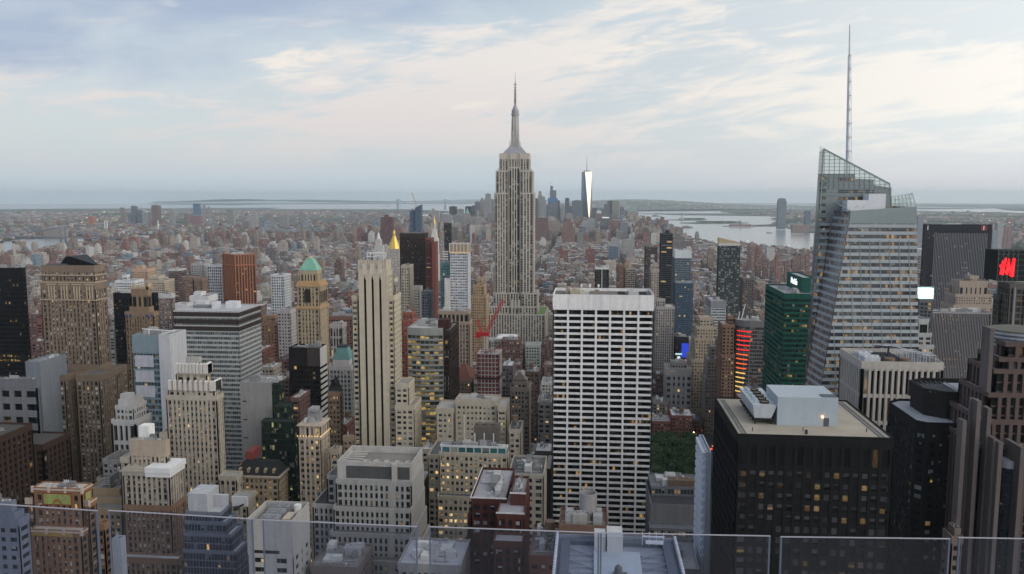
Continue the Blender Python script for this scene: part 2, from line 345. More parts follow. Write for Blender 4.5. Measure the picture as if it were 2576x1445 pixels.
# water: one sheet that follows the earth's curve to the horizon
mb = MB(); RR = [0, 300] + [300 * 1.09 ** i for i in range(1, 61)]; RR = [r for r in RR if r < 52000] + [52000]
NA = 96
for i in range(len(RR) - 1):
    for k in range(NA):
        a0, a1 = 2 * math.pi * k / NA, 2 * math.pi * (k + 1) / NA; r0, r1 = RR[i], RR[i + 1]
        pt = lambda r, a: (r * math.cos(a), r * math.sin(a), curv(r, 0) - 5.0)
        p = [pt(r0, a0), pt(r1, a0), pt(r1, a1), pt(r0, a1)] if r0 else [pt(0, 0), pt(r1, a0), pt(r1, a1)]
        mb.quad(p)
structure('water', mb, water_mat())
def land(name, pts, mat, hill=None, step=1200, rough=0.0):
    """a land mass from its shoreline (lat, lon), meshed and laid on the curve of the earth"""
    P = [geo(*p) for p in pts]
    n = len(P); V = []; E = []
    for i in range(n):
        a, b = P[i], P[(i + 1) % n]; d = math.hypot(a[0] - b[0], a[1] - b[1]); k = max(1, int(d / 1500))
        for j in range(k):
            t = j / k; wob = 25 if 0 < j else 0
            V.append(Vector((a[0] + (b[0] - a[0]) * t + random.uniform(-wob, wob), a[1] + (b[1] - a[1]) * t + random.uniform(-wob, wob))))
    nb = len(V); face = list(range(nb))
    xs = [p.x for p in V]; ys = [p.y for p in V]; x = min(xs)
    while x < max(xs):
        y = min(ys)
        while y < max(ys):
            V.append(Vector((x + random.uniform(-.2, .2) * step, y + random.uniform(-.2, .2) * step))); y += step
        x += step
    r = geometry.delaunay_2d_cdt(V, [], [face], 1, 1.0)
    mb = MB(); vs = []
    for p in r[0]:
        z = curv(p.x, p.y) + (hill(p.x, p.y) if hill else 0); vs.append((p.x, p.y, z))
    for f in r[2]:
        q = [vs[i] for i in f]
        ax, ay = q[1][0] - q[0][0], q[1][1] - q[0][1]; bx, by = q[2][0] - q[0][0], q[2][1] - q[0][1]
        if ax * by - ay * bx < 0: q.reverse()
        mb.quad(q)
    # shore wall down into the water
    for i in range(nb):
        a, b = V[i], V[(i + 1) % nb]; za = curv(a.x, a.y); zb = curv(b.x, b.y)
        mb.quad([(a.x, a.y, za - 7), (b.x, b.y, zb - 7), (b.x, b.y, zb), (a.x, a.y, za)])
    return structure(name, mb, mat)
MANH = [(40.7750, -73.9975), (40.7625, -74.0020), (40.7577, -74.0058), (40.7495, -74.0090), (40.7425, -74.0105), (40.7290, -74.0125),
        (40.7258, -74.0120), (40.7188, -74.0165), (40.7070, -74.0190), (40.7010, -74.0160), (40.7003, -74.0120), (40.7035, -74.0060),
        (40.7085, -73.9990), (40.7098, -73.9915), (40.7103, -73.9775), (40.7150, -73.9745), (40.7265, -73.9715), (40.7350, -73.9740),
        (40.7430, -73.9705), (40.7490, -73.9675), (40.7585, -73.9585), (40.7800, -73.9400)]
BKLYN = [(40.7700, -73.9370), (40.7480, -73.9580), (40.7380, -73.9625), (40.7215, -73.9640), (40.7145, -73.9675), (40.7060, -73.9700), (40.7030, -73.9790),
         (40.7048, -73.9825), (40.7045, -73.9895), (40.7035, -73.9955), (40.6970, -74.0010), (40.6915, -74.0035), (40.6870, -74.0090),
         (40.6760, -74.0185), (40.6690, -74.0150), (40.6660, -74.0050), (40.6600, -74.0150), (40.6480, -74.0270), (40.6380, -74.0370),
         (40.6085, -74.0360), (40.5960, -74.0040), (40.5735, -74.0120), (40.5740, -73.9400), (40.5850, -73.8800), (40.5950, -73.7000), (40.6300, -73.5000),
         (40.9000, -73.4500), (40.8800, -73.7500), (40.8100, -73.8500)]
def sihill(x, y):
    h = 3
    for la, lo, a, s in ((40.601, -74.108, 118, 1500), (40.617, -74.092, 95, 1300), (40.585, -74.13, 90, 1800), (40.63, -74.09, 60, 1000), (40.57, -74.15, 40, 2500)):
        X, Y = geo(la, lo); h += a * math.exp(-((x - X) ** 2 + (y - Y) ** 2) / (2 * s * s)) * 1.1
    return h
def njhill(x, y):
    return 4 + (max(0, math.sin(x / 900.0) * 8 + math.sin(y / 700.0) * 6 + 10) if x > 4500 else 0)
structure_ground = land('ground', MANH, ground_mat((.04, .04, .042), (.07, .068, .066)), None, 500)
land('far_shore_ground', BKLYN, ground_mat((.05, .05, .05), (.10, .09, .085), (.05, .07, .045)), lambda x, y: 3 + 14 * max(0, math.sin(x / 2100.0) * math.sin(y / 1900.0)) if y > 5200 else 0, 900)
woods = ground_mat((.035, .055, .035), (.075, .085, .06), (.10, .095, .09))
land('island_hills', [(40.6440, -74.0735), (40.6270, -74.0730), (40.6030, -74.0560), (40.5900, -74.0660), (40.5500, -74.1100), (40.5100, -74.1900), (40.5000, -74.2500),
                (40.5800, -74.2000), (40.6430, -74.1900), (40.6440, -74.1300)], woods, sihill, 500)
land('western_shore', [(40.8000, -73.9900), (40.7680, -74.0170), (40.7550, -74.0240), (40.7370, -74.0250), (40.7270, -74.0300), (40.7160, -74.0320), (40.7080, -74.0400), (40.7060, -74.0340), (40.7045, -74.0420),
                (40.6960, -74.0530), (40.6900, -74.0620), (40.6800, -74.0700), (40.6700, -74.0610), (40.6640, -74.0620), (40.6650, -74.0800), (40.6560, -74.0850), (40.6460, -74.0950), (40.6450, -74.1400),
                (40.6700, -74.1350), (40.7000, -74.1100), (40.7300, -74.1100), (40.7600, -74.0800), (40.80, -74.03)], ground_mat((.05, .05, .05), (.10, .095, .09), (.05, .075, .045)), None, 700)
land('mainland_plain', [(40.8300, -74.0400), (40.7700, -74.1000), (40.7350, -74.1350), (40.7000, -74.1450), (40.6600, -74.1650), (40.6350, -74.2050), (40.5500, -74.2550), (40.4900, -74.2850),
                (40.4600, -74.2200), (40.5000, -74.6000), (40.8600, -74.6000)], ground_mat((.05, .055, .05), (.08, .085, .07), (.045, .065, .04)), njhill, 1500)
land('headland_hills', [(40.4700, -74.0100), (40.4000, -73.9750), (40.2500, -73.9850), (40.2500, -74.3500), (40.4400, -74.2300), (40.4500, -74.1300), (40.4150, -74.0350)], woods,
     lambda x, y: 30 + 190 * max(0, .45 + .55 * math.sin(x / 2300.0 + 1) * math.cos(y / 5100.0)), 1200)
def isle(name, la, lo, rx, ry, rot, mat):
    X, Y = geo(la, lo); pts = []
    c, s = math.cos(rot), math.sin(rot)
    for k in range(22):
        a = 2 * math.pi * k / 22; r = 1 + .12 * math.sin(3 * a + 1) + .07 * math.sin(5 * a)
        dx, dy = rx * r * math.cos(a), ry * r * math.sin(a); pts.append((X + dx * c - dy * s, Y + dx * s + dy * c))
    mb = MB(); z = curv(X, Y); mb.prism(pts, z - 7, z, 0); return structure(name, mb, mat)
park = ground_mat((.04, .06, .035), (.08, .10, .06))
isle('monument_island', 40.6899, -74.0448, 240, 130, .5, park)
isle('station_island', 40.6993, -74.0396, 330, 150, .2, park)
isle('harbour_island', 40.6885, -74.0175, 650, 330, .9, park)
isle('terminal_pier_ground', 40.6640, -74.0680, 800, 130, .1, ground_mat())
# ---------------------------------------------------------------- haze
m = bpy.data.materials.new('haze_air'); m.use_nodes = True; nt = m.node_tree; nt.nodes.clear()
o_ = nt.nodes.new('ShaderNodeOutputMaterial'); v_ = nt.nodes.new('ShaderNodeVolumePrincipled'); nt.links.new(v_.outputs[0], o_.inputs['Volume'])
v_.inputs['Color'].default_value = (.82, .94, 1.0, 1); v_.inputs['Density'].default_value = 3.0e-5; v_.inputs['Anisotropy'].default_value = 0.3
mb = MB(); mb.box(-53000, 53000, -53000, 53000, -200, 475, bot=True); hz = mb.build('haze', m); hz['kind'] = 'stuff'; hz['label'] = 'thin pale blue evening haze over the whole city'
# ================================================================ FACADE BUILDER
def S(w, s=None, bay=3.2, fh=3.7, pw=.45, sh=.45, pd=.5, sd=None, tb=3.0, cw=1.2, roof=(.2, .2, .2), par=1.1, top=None, cells=1, **g):
    if sd is None: sd = pd * .8
    return dict(w=w, s=s, bay=bay, fh=fh, pw=pw, sh=sh, pd=pd, sd=sd, tb=tb, cw=cw, roof=roof, par=par, top=top, cells=cells, g=g)
def T(st, **k):
    d = dict(st); g = dict(st['g'])
    for a, b in k.items():
        if a in d: d[a] = b
        else: g[a] = b
    d['g'] = g; return d
def inset(pts, d):
    n = len(pts); out = []
    for i in range(n):
        a, b, c = pts[i - 1], pts[i], pts[(i + 1) % n]
        t1 = (b[0] - a[0], b[1] - a[1]); l1 = math.hypot(*t1); t1 = (t1[0] / l1, t1[1] / l1)
        t2 = (c[0] - b[0], c[1] - b[1]); l2 = math.hypot(*t2); t2 = (t2[0] / l2, t2[1] / l2)
        n1 = (-t1[1], t1[0]); n2 = (-t2[1], t2[0]); k = 1 + n1[0] * n2[0] + n1[1] * n2[1]
        out.append((b[0] + d * (n1[0] + n2[0]) / k, b[1] + d * (n1[1] + n2[1]) / k))
    return out
def rect(x0, x1, y0, y1): return [(x0, y0), (x1, y0), (x1, y1), (x0, y1)]
class Bld:
    def __init__(s, name, label, cat, loc, group=None):
        s.r = root(name, label, cat, loc, group); s.W = {}; s.cells = []; s.units = []; s.seed = random.random()
    def mb(s, name, mat):
        k = (name, mat.name)
        if k not in s.W: s.W[k] = (MB(), mat)
        return s.W[k][0]
    def mass(s, pts, z0, z1, st, flat=False, skip=()):
        """one block of a building: recessed glazing behind real piers and spandrels, a solid band and a parapet on top"""
        wm = wall(st['w']); sm = wall(st['s']) if st['s'] else wm
        Wm = s.mb('wall', wm); Sm = s.mb('wall' if not st['s'] else 'spandrel', sm)
        Tm = s.mb('wall', wall(st['top'])) if st['top'] else Wm
        n = len(pts); zb = z1 - st['tb']
        if flat or zb - z0 < 3: Wm.prism(pts, z0, z1, top=False); zb = z0
        else:
            G = s.mb('glazing', glazing(**st['g'])); core = inset(pts, st['pd'])
            Tm.prism(pts, zb, z1, top=False); fh, sh, sd, pd, cw = st['fh'], st['sh'], st['sd'], st['pd'], st['cw']
            Tm.quad([(*p, zb) for p in reversed(pts)])
            for i in range(n):
                a, b = pts[i], pts[(i + 1) % n]; ca, cb = core[i], core[(i + 1) % n]
                w = math.hypot(b[0] - a[0], b[1] - a[1]); t = ((b[0] - a[0]) / w, (b[1] - a[1]) / w); nn = (t[1], -t[0])
                c = min(cw, w * .2); nb = max(1, round((w - 2 * c) / st['bay'])); bay = (w - 2 * c) / nb; uo = 40 * (i + 1)
                sa = (ca[0] - a[0]) * t[0] + (ca[1] - a[1]) * t[1]; sb = (cb[0] - a[0]) * t[0] + (cb[1] - a[1]) * t[1]
                U = lambda q: (q - c) / bay * st['cells'] + uo; V = lambda z: (z - zb) / fh + 200 + st['sh'] / 2
                G.quad([(*ca, z0), (*cb, z0), (*cb, zb), (*ca, zb)], 0, [(U(sa), V(z0)), (U(sb), V(z0)), (U(sb), V(zb)), (U(sa), V(zb))])
                def P(q, d, z): return (a[0] + t[0] * q + nn[0] * (d - pd), a[1] + t[1] * q + nn[1] * (d - pd), z)
                def pier(q0, q1, d, M, dz=0):
                    M.quad([P(q0, d, z0), P(q1, d, z0), P(q1, d, zb), P(q0, d, zb)])
                    M.quad([P(q0, 0, z0), P(q0, d, z0), P(q0, d, zb), P(q0, 0, zb)])
                    M.quad([P(q1, d, z0), P(q1, 0, z0), P(q1, 0, zb), P(q1, d, zb)])
                pier(0, c, pd, Wm); pier(w - c, w, pd, Wm)
                if nn[1] > .9: 
                    if st['pw'] > 0:
                        for k in range(1, nb): pier(c + k * bay - st['pw'] * bay / 2, c + k * bay + st['pw'] * bay / 2, pd - .01, Wm)
                    continue
                if st['pw'] > 0:
                    for k in range(1, nb):
                        h = st['pw'] * bay / 2; pier(c + k * bay - h, c + k * bay + h, pd - .01, Wm)
                if sh > 0:
                    nf = int((zb - z0) / fh) + 1
                    for k in range(nf):
                        zc = zb - k * fh; zt = min(zb, zc + sh * fh / 2) if k else zb; zl = max(z0, zc - sh * fh / 2)
                        if zl >= zt - .05: continue
                        Sm.quad([P(c, sd, zl), P(w - c, sd, zl), P(w - c, sd, zt), P(c, sd, zt)])
                        Sm.quad([P(c, sd, zt), P(w - c, sd, zt), P(w - c, 0, zt), P(c, 0, zt)])
                        Sm.quad([P(c, 0, zl), P(w - c, 0, zl), P(w - c, sd, zl), P(c, sd, zl)])
                        if k + 1 < nf + 1 and nn[1] < -.7:
                            zl2 = zb - (k + 1) * fh + sh * fh / 2
                            if zl2 > z0:
                                for j in range(nb):
                                    s.cells.append((P(c + j * bay + st['pw'] * bay / 2, .06, zl2), t, bay * (1 - st['pw']), fh * (1 - sh), st))
        # roof and parapet
        R = s.mb('roof', wall(st['roof'], .9, .3, 0, False, .12)); ins = inset(pts, .45); zr = z1 - st['par']
        for i in range(n):
            a, b, c_, d = pts[i], pts[(i + 1) % n], ins[(i + 1) % n], ins[i]
            Tm.quad([(*a, z1), (*b, z1), (*c_, z1), (*d, z1)]); Tm.quad([(*c_, zr), (*d, zr), (*d, z1), (*c_, z1)])
        R.quad([(*p, zr) for p in ins])
        return zr
    def windows(s, n=100):
        """the windows that show largest become parts of their own; the rest stay in the glazing"""
        cs = sorted(s.cells, key=lambda c: -c[0][2])[:n]; cache = {}
        for p, t, w, h, st in cs:
            k = (round(w, 2), round(h, 2), id(st), random.randrange(3) if st['cells'] > 1 else 0)
            if k not in cache:
                m = MB(); g = glazing(**st['g']); fr = wall(tuple(x * .6 for x in st['w']))
                e = min(.12, w * .08)
                m.quad([(e, 0, e), (w - e, 0, e), (w - e, 0, h - e), (e, 0, h - e)], 0, [(.02 + (u_ := k[3] * 50), .02), (u_ + st['cells'] - .02, .02), (u_ + st['cells'] - .02, .98), (.02 + u_, .98)])
                for a0, a1, b0, b1 in ((0, w, 0, e), (0, w, h - e, h), (0, e, e, h - e), (w - e, w, e, h - e)):
                    m.quad([(a0, -.05, b0), (a1, -.05, b0), (a1, -.05, b1), (a0, -.05, b1)], 1)
                o = m.build('window', [g, fr]); cache[k] = o.data; me = o.data
            else:
                me = cache[k]; o = bpy.data.objects.new('window', me); COL.objects.link(o)
            ox, oy, oz = s.r['_o']; o.parent = s.r
            o.location = (p[0] - ox, p[1] - oy, p[2] - oz); o.rotation_euler = (0, 0, math.atan2(t[1], t[0]))
    def part(s, name, mb, mat, smooth=False, kind=None):
        o = mb.build(name, mat, s.r, smooth)
        if o and kind: o['kind'] = kind
        return o
    def clutter(s, x0, x1, y0, y1, z, n=4, cols=((.35, .35, .36), (.2, .2, .2), (.5, .5, .5)), tank=0, hmax=4):
        w, d = x1 - x0, y1 - y0
        for i in range(n):
            m = MB(); a = random.uniform(.08, .22) * w; b = random.uniform(.08, .25) * d; h = random.uniform(1.5, hmax)
            cx = random.uniform(x0 + a, x1 - a); cy_ = random.uniform(y0 + b, y1 - b)
            m.box(cx - a / 1.6, cx + a / 1.6, cy_ - b / 1.6, cy_ + b / 1.6, z, z + h)
            if i % 2 == 0:
                m.box(cx - a / 2.5, cx + a / 2.5, cy_ - b / 2.5, cy_ + b / 2.5, z + h, z + h + .4)
                for q in range(3): m.cyl(cx - a / 2 + a * q / 2.4, cy_, z + h + .4, z + h + .9, min(a, b) * .16, n=8)
            else: m.beam((cx - a / 2, cy_, z + h), (cx - a / 2, cy_, z + h + 2), .15)
            s.part('bulkhead' if i % 3 == 0 else 'roof_unit', m, wall(random.choice(cols), .8, .2, 0, False))
        m = MB()
        for i in range(n + 2):
            ax = random.uniform(x0 + 1, x1 - 1); ay = random.uniform(y0 + 1, y1 - 1); bx = random.uniform(x0 + 1, x1 - 1)
            m.beam((ax, ay, z + .5), (bx, ay, z + .5), .35); m.cyl(bx, ay, z, z + 1.4, .3, n=6)
        s.part('roof_pipe', m, wall((.3, .3, .31)))
        if n >= 3:
            m = MB(); yd = random.uniform(y0 + d * .2, y0 + d * .8); xa = x0 + w * .1; xb = x0 + w * .75
            m.box(xa, xb, yd, yd + .9, z + .2, z + 1.0); m.box(xb - .9, xb, yd, min(y1, yd + d * .25), z + .25, z + 1.05); s.part('duct', m, wall((.48, .49, .50), .5))
            for i in range(4):
                m = MB(); vx, vy = random.uniform(x0 + 1, x1 - 1), random.uniform(y0 + 1, y1 - 1); m.cyl(vx, vy, z, z + 1.1, .35, n=8); m.cyl(vx, vy, z + 1.1, z + 1.5, .6, .3, n=8); s.part('roof_vent', m, wall((.5, .5, .5)))
            m = MB()
            for i in range(9): xx = x0 + .3 + (w - .6) * i / 8; m.beam((xx, y0 + .3, z + .8), (xx, y0 + .3, z + 2.2), .1)
            m.beam((x0 + .3, y0 + .3, z + 2.2), (x1 - .3, y0 + .3, z + 2.2), .1); s.part('roof_rail', m, wall((.35, .35, .35)))
        for i in range(tank):
            cx = random.uniform(x0 + 3, x1 - 3); cy_ = random.uniform(y0 + 3, y1 - 3)
            water_tank(s.r, cx, cy_, z)
    def wing(s, xl, xr, yt, Y, e, st=None, z0=0, flat=False, x0=None, x1=None):
        """a lower wing: same pixel-read corners as a tier; x0 / x1 pin an edge against the tower"""
        f = list(foot((xl, xr, yt, Y, e)))
        if x0 is not None: f[0] = x0
        if x1 is not None: f[1] = x1
        s.mass(rect(*f[:4]), z0, f[4], st or s.st, flat); return f
    def done(s, win=0):
        if win: s.windows(win)
        for (nm, _), (m, mat) in s.W.items():
            o = m.build(nm, mat, s.r)
            if o and nm == 'glazing': o['kind'] = 'stuff'
        return s
def water_tank(par, x, y, z, r=2.2, h=4.0, leg=3.0):
    m = MB()
    for k in range(4):
        a = math.pi / 4 + k * math.pi / 2; m.beam((x + r * .8 * math.cos(a), y + r * .8 * math.sin(a), z), (x + r * .8 * math.cos(a), y + r * .8 * math.sin(a), z + leg), .3)
    m.cyl(x, y, z + leg, z + leg + h, r, n=14)
    o = m.build('water_tank', wall((.16, .11, .08)), par)
    m = MB(); m.cyl(x, y, z + leg + h, z + leg + h + 1.5, r * 1.12, 0, n=14); c = m.build('roof', wall((.28, .22, .16)), o)
    return o
def solve_back(Xe, z, xs, Y):
    lo, hi = Y + 1, Y + 400; f = lambda yy: proj(Xe, yy, z)[0] - xs
    s0 = f(lo)
    for _ in range(50):
        mid = (lo + hi) / 2
        if (f(mid) > 0) == (s0 > 0): lo = mid
        else: hi = mid
    return (lo + hi) / 2
BOXES = []      # footprints of everything placed by hand: (x0, x1, y0, y1, z)
def foot(t):
    """tier (xl, xr, ytop, Y, xs or depth) given on the photograph -> x0, x1, y0, y1, z"""
    xl, xr, yt, Y, e = t
    L = atY(xl, yt, Y); R = atY(xr, yt, Y); z = (L[2] + R[2]) / 2; x0, x1 = L[0], R[0]
    if e >= 60:
        Xe = x1 if e > xr else x0
        y1 = solve_back(Xe, z, e, Y)
    else: y1 = Y + e
    y1 = min(y1, Y + 95)
    return x0, x1, Y, y1, z
def B(name, label, st, tiers, cat='building', win=0, clut=3, tank=0, zb=0.0, flat=False, group=None, hold=False, tdy=0):
    F = [foot(t[:5]) for t in tiers]
    # lower tiers contain upper ones
    for i in range(1, len(F)):
        a, b = F[i - 1], F[i]; F[i] = (min(a[0] - .3, b[0]), max(a[1] + .3, b[1]), min(a[2] - .3, b[2]), max(a[3] + .3, b[3]), b[4])
    x0, x1, y0, y1, _ = F[-1]; b = Bld(name, label, cat, ((x0 + x1) / 2, (y0 + y1) / 2, zb), group); b.st = st
    for i, f in enumerate(F):
        zl = F[i + 1][4] - (tiers[i + 1][5] if len(tiers[i + 1]) > 5 else st)['par'] if i + 1 < len(F) else zb
        s_ = tiers[i][5] if len(tiers[i]) > 5 else st
        zr = b.mass(rect(*f[:4]), zl, f[4], s_, flat)
        if i == 0: b.zr = zr; b.top = f
    b.F = F
    if clut: b.clutter(F[0][0] + 1, F[0][1] - 1, F[0][2] + 1, F[0][3] - 1, b.zr, clut, tank=tank)
    BOXES.append((x0, x1, y0, y1, F[0][4]))
    if not hold: b.done(win)
    else: b.win = win
    return b
# ================================================================ BUILDINGS OF THE FOREGROUND, left to right
CREAM = (.50, .43, .33); LIME = (.40, .36, .30); BROWN = (.26, .185, .125); GREY = (.34, .34, .34); WHITE = (.62, .61, .60)
s_black = S((.012, .012, .014), None, 1.6, 3.8, .12, .5, .35, lit=.10, blind=.02, rowlit=.08, power=1.0, tint=(.008, .009, .01), litc=(1, .6, .12), roof=(.05, .05, .05), tb=9)
B('black_tower', 'black glass office tower with amber lit rows, cut by the left edge', s_black, [(-60, 55, 674, 640, 64)], win=100)
# brown twin-winged tower with hipped roof
s_br = S((.205, .155, .115), (.15, .115, .09), 3.0, 3.7, .55, .35, .6, .25, tb=5, cw=1.6, lit=.09, blind=.45, blindc=(.55, .53, .50), power=1.8, roof=(.14, .12, .11))
b = B('brown_tower', 'broad brown brick tower with dark hipped roof above two base wings', s_br,
      [(103, 236, 668, 590, 264), (101, 237, 712, 589.4, 266), (101, 239, 918, 589, 270)], win=100, clut=0, hold=True)
x0, x1, y0, y1, z = b.F[0]
m = MB(); m.frustum(x0 + 9, x1 - 2, y0 + 8, y1 - 4, b.zr, x0 + 22, x1 - 18, y0 + 20, y1 - 16, z + 7); b.part('hipped_roof', m, wall((.05, .055, .065)))
for q in range(6):
    m = MB(); m.box(x0 + 3 + q * 2.6, x0 + 5 + q * 2.6, y0 + 2, y0 + 6, b.zr, b.zr + 2); b.part('roof_unit', m, wall((.12, .13, .16)))
for (a, c) in ((101, 162), (189, 249)):
    f = foot((a, c, 943, 566, 20)); b.mass(rect(f[0], f[1], f[2], b.F[2][2] - .3), 0, f[4], s_br)
f = foot((249, 250, 930, 590, 291)); b.mass(rect(b.F[2][1] + .05, b.F[2][1] + 9, b.F[2][2] + 2, f[3]), 0, f[4], s_br)
m = MB()
for k in range(4):      # pale arched crown windows and belt courses
    cx = x0 + (x1 - x0) * (.18 + .24 * k)
    for j in range(3): m.cyl(cx + (j - 1) * 2.2, b.F[1][2] - .02, z - 26, z - 16, .55, n=6)
    m.box(cx - 4, cx + 4, b.F[1][2] - .35, b.F[1][2], z - 15.2, z - 14.2)
for zz in (z - 8, z - 13.5, z - 27.2): m.box(b.F[1][0] - .3, b.F[1][1] + .3, b.F[1][2] - .45, b.F[1][3] + .3, zz, zz + .8)
b.part('belt_course', m, wall((.42, .34, .25))); b.done(100)
# pale lower blocks beside it
s_pb = S((.155, .16, .175), None, 9, 9, .35, .5, 1.2, tb=6, lit=.02, blind=0, tint=(.01, .012, .015), roof=(.36, .37, .39))
B('grey_block', 'low pale grey office block with large dark square windows, left of brown tower', s_pb, [(-40, 92, 953, 500, 99)], clut=3, win=20)
B('plant_block', 'plain pale blue grey rooftop block behind the low grey office block', S((.19, .21, .24), roof=(.28, .30, .33)), [(63, 100, 910, 545, 30)], flat=True, clut=2)
# dark brown gridded slab lower left
near = atZ(-70, 1126, 118); far = atZ(94, 1065, 118)
b = Bld('dark_brown_block', 'dark brown office block with deep window grid at the left edge', 'building', ((near[0] - 20), near[1] + 30, 0))
s_db = S((.055, .035, .028), None, 4.6, 4.1, .42, .3, 1.1, .7, tb=4, lit=.05, blind=.05, tint=(.012, .012, .013), power=1.2, roof=(.09, .085, .08))
b.mass(rect(near[0] - 60, near[0], near[1], far[1]), 0, 118, s_db); b.mass(rect(near[0] - 50, near[0] + 6, far[1] + .1, far[1] + 28), 0, 104, s_db)
b.clutter(near[0] - 40, near[0] - 4, near[1] + 5, far[1] - 4, 117, 8, cols=((.3, .28, .2), (.2, .2, .2)))
m = MB(); m.cyl(near[0] - 12, far[1] - 20, 117, 120.5, 2.4, n=20); b.part('satellite_dish', m, wall((.7, .7, .7)), True); b.done(100)
BOXES.append((near[0] - 60, near[0] + 6, near[1], far[1] + 28, 118))
B('black_slab', 'black glass slab standing just behind the gothic crowned tower', T(s_black, tb=6), [(284, 388, 738, 770, 398)], win=60)
# gothic crowned tower
s_go = S((.27, .19, .125), (.19, .14, .095), 2.6, 3.6, .5, .4, .7, .4, tb=4, lit=.10, blind=.3, blindc=(.4, .36, .3), power=1.5, roof=(.15, .12, .1))
b = B('gothic_tower', 'tan brick tower with pinnacled gothic crown and blue tile spots', s_go,
      [(329, 371, 728, 712, 381, T(s_go, bay=4.2, fh=16, sh=.18, tb=6, lit=0)), (325, 375, 772, 711, 386), (313, 386, 785, 710, 399)], clut=0, hold=True, win=100)
x0, x1, y0, y1, z = b.F[0]
for i in range(7):
    for (px_, py_) in ((x0 + (x1 - x0) * i / 6, y0), (x1, y0 + (y1 - y0) * i / 6)):
        m = MB(); m.box(px_ - .7, px_ + .7, py_ - .7, py_ + .7, z, z + 2.5); m.cyl(px_, py_, z + 2.5, z + 6.5, .8, 0, n=4); b.part('pinnacle', m, wall((.45, .33, .22)))
m = MB()
for t in (b.F[2],):
    for fx in (.06, .2, .78, .94): m.box(t[0] + (t[1] - t[0]) * fx - 1.1, t[0] + (t[1] - t[0]) * fx + 1.1, t[2] - .3, t[2], t[4] - 5, t[4] - 2.5)
b.part('tile_panel', m, wall((.06, .07, .22))); b.done(100)
# white and glass slab
s_wg = S((.19, .25, .29), (.16, .22, .26), 2.2, 4.0, .1, .35, .25, tb=12, cw=.5, lit=.09, blind=.1, tint=(.05, .075, .09), power=1.0, roof=(.25, .26, .27))
f = foot((331, 428, 844, 520, 466)); z = f[4]
b = Bld('white_glass_slab', 'slender tower, blue grey glass front and blank white side wall', 'building', ((f[0] + f[1]) / 2, (f[2] + f[3]) / 2, 0))
xm = f[0] + (f[1] - f[0]) * .70
b.mass(rect(f[0], xm, f[2], f[3]), 0, z, s_wg); b.mass(rect(xm + .05, f[1], f[2] - .6, f[3] + 1), 0, z + .7, S((.47, .48, .51), roof=(.3, .3, .3)), flat=True)
m = MB()
for i in range(3):
    for j in range(3): m.box(f[1] - .02, f[1] + .12, f[2] + (f[3] - f[2]) * (.3 + .22 * i), f[2] + (f[3] - f[2]) * (.3 + .22 * i) + 1.4, z - 30 - j * 9, z - 26.5 - j * 9)
b.part('window', m, glazing(lit=0)); m = MB()
for j in range(3): m.box(f[0] + 1.5, xm - 4.5, f[2] - .25, f[2] + .2, z - 22 - j * 10.5, z - 14 - j * 10.5)
b.part('screen_panel', m, wall((.42, .42, .47))); b.clutter(f[0] + 2, f[1] - 2, f[2] + 2, f[3] - 2, z - 1, 4); m = MB()
m.beam((f[0] + 8, f[2] + 8, z - 1), (f[0] + 8, f[2] + 8, z + 3), .5); m.beam((f[0] + 3, f[2] + 8, z + 3), (f[0] + 26, f[2] + 10, z + 1.5), .5); b.part('window_cleaning_crane', m, wall((.7, .7, .7))); b.done(80)
BOXES.append((f[0], f[1], f[2], f[3], z))
# striped office block
s_st = S((.42, .42, .42), None, 1.55, 3.7, .08, .42, .22, .2, tb=1.2, cw=.4, lit=.03, blind=.45, blindc=(.17, .20, .20), rowlit=.03, litc=(1, .5, .15), tint=(.05, .075, .08), power=.7, roof=(.45, .46, .48))
b = B('striped_office_block', 'wide office block of white and glass stripes with dark top bands', s_st, [(436, 600, 782, 600, 655)], clut=0, hold=True)
x0, x1, y0, y1, z = b.F[0]; m = MB()
for k in range(3): m.box(x0 - .3, x1 + .3, y0 - .3, y1 + .3, z - 4.6 - k * 5.6, z - 1.2 - k * 5.6, top=True, bot=True)
b.part('louvre_band', m, wall((.045, .035, .033)))
for (a, c, d, h, col) in ((.42, .5, .45, 5, (.6, .6, .62)), (.62, .80, .5, 5.5, (.62, .62, .64)), (.1, .35, .5, 2, (.2, .2, .22)), (.03, .2, .75, 4, (.55, .56, .58))):
    m = MB(); m.box(x0 + (x1 - x0) * a, x0 + (x1 - x0) * c, y0 + (y1 - y0) * d, y0 + (y1 - y0) * (d + .18), b.zr, b.zr + h); b.part('bulkhead', m, wall(col))
b.done(100)
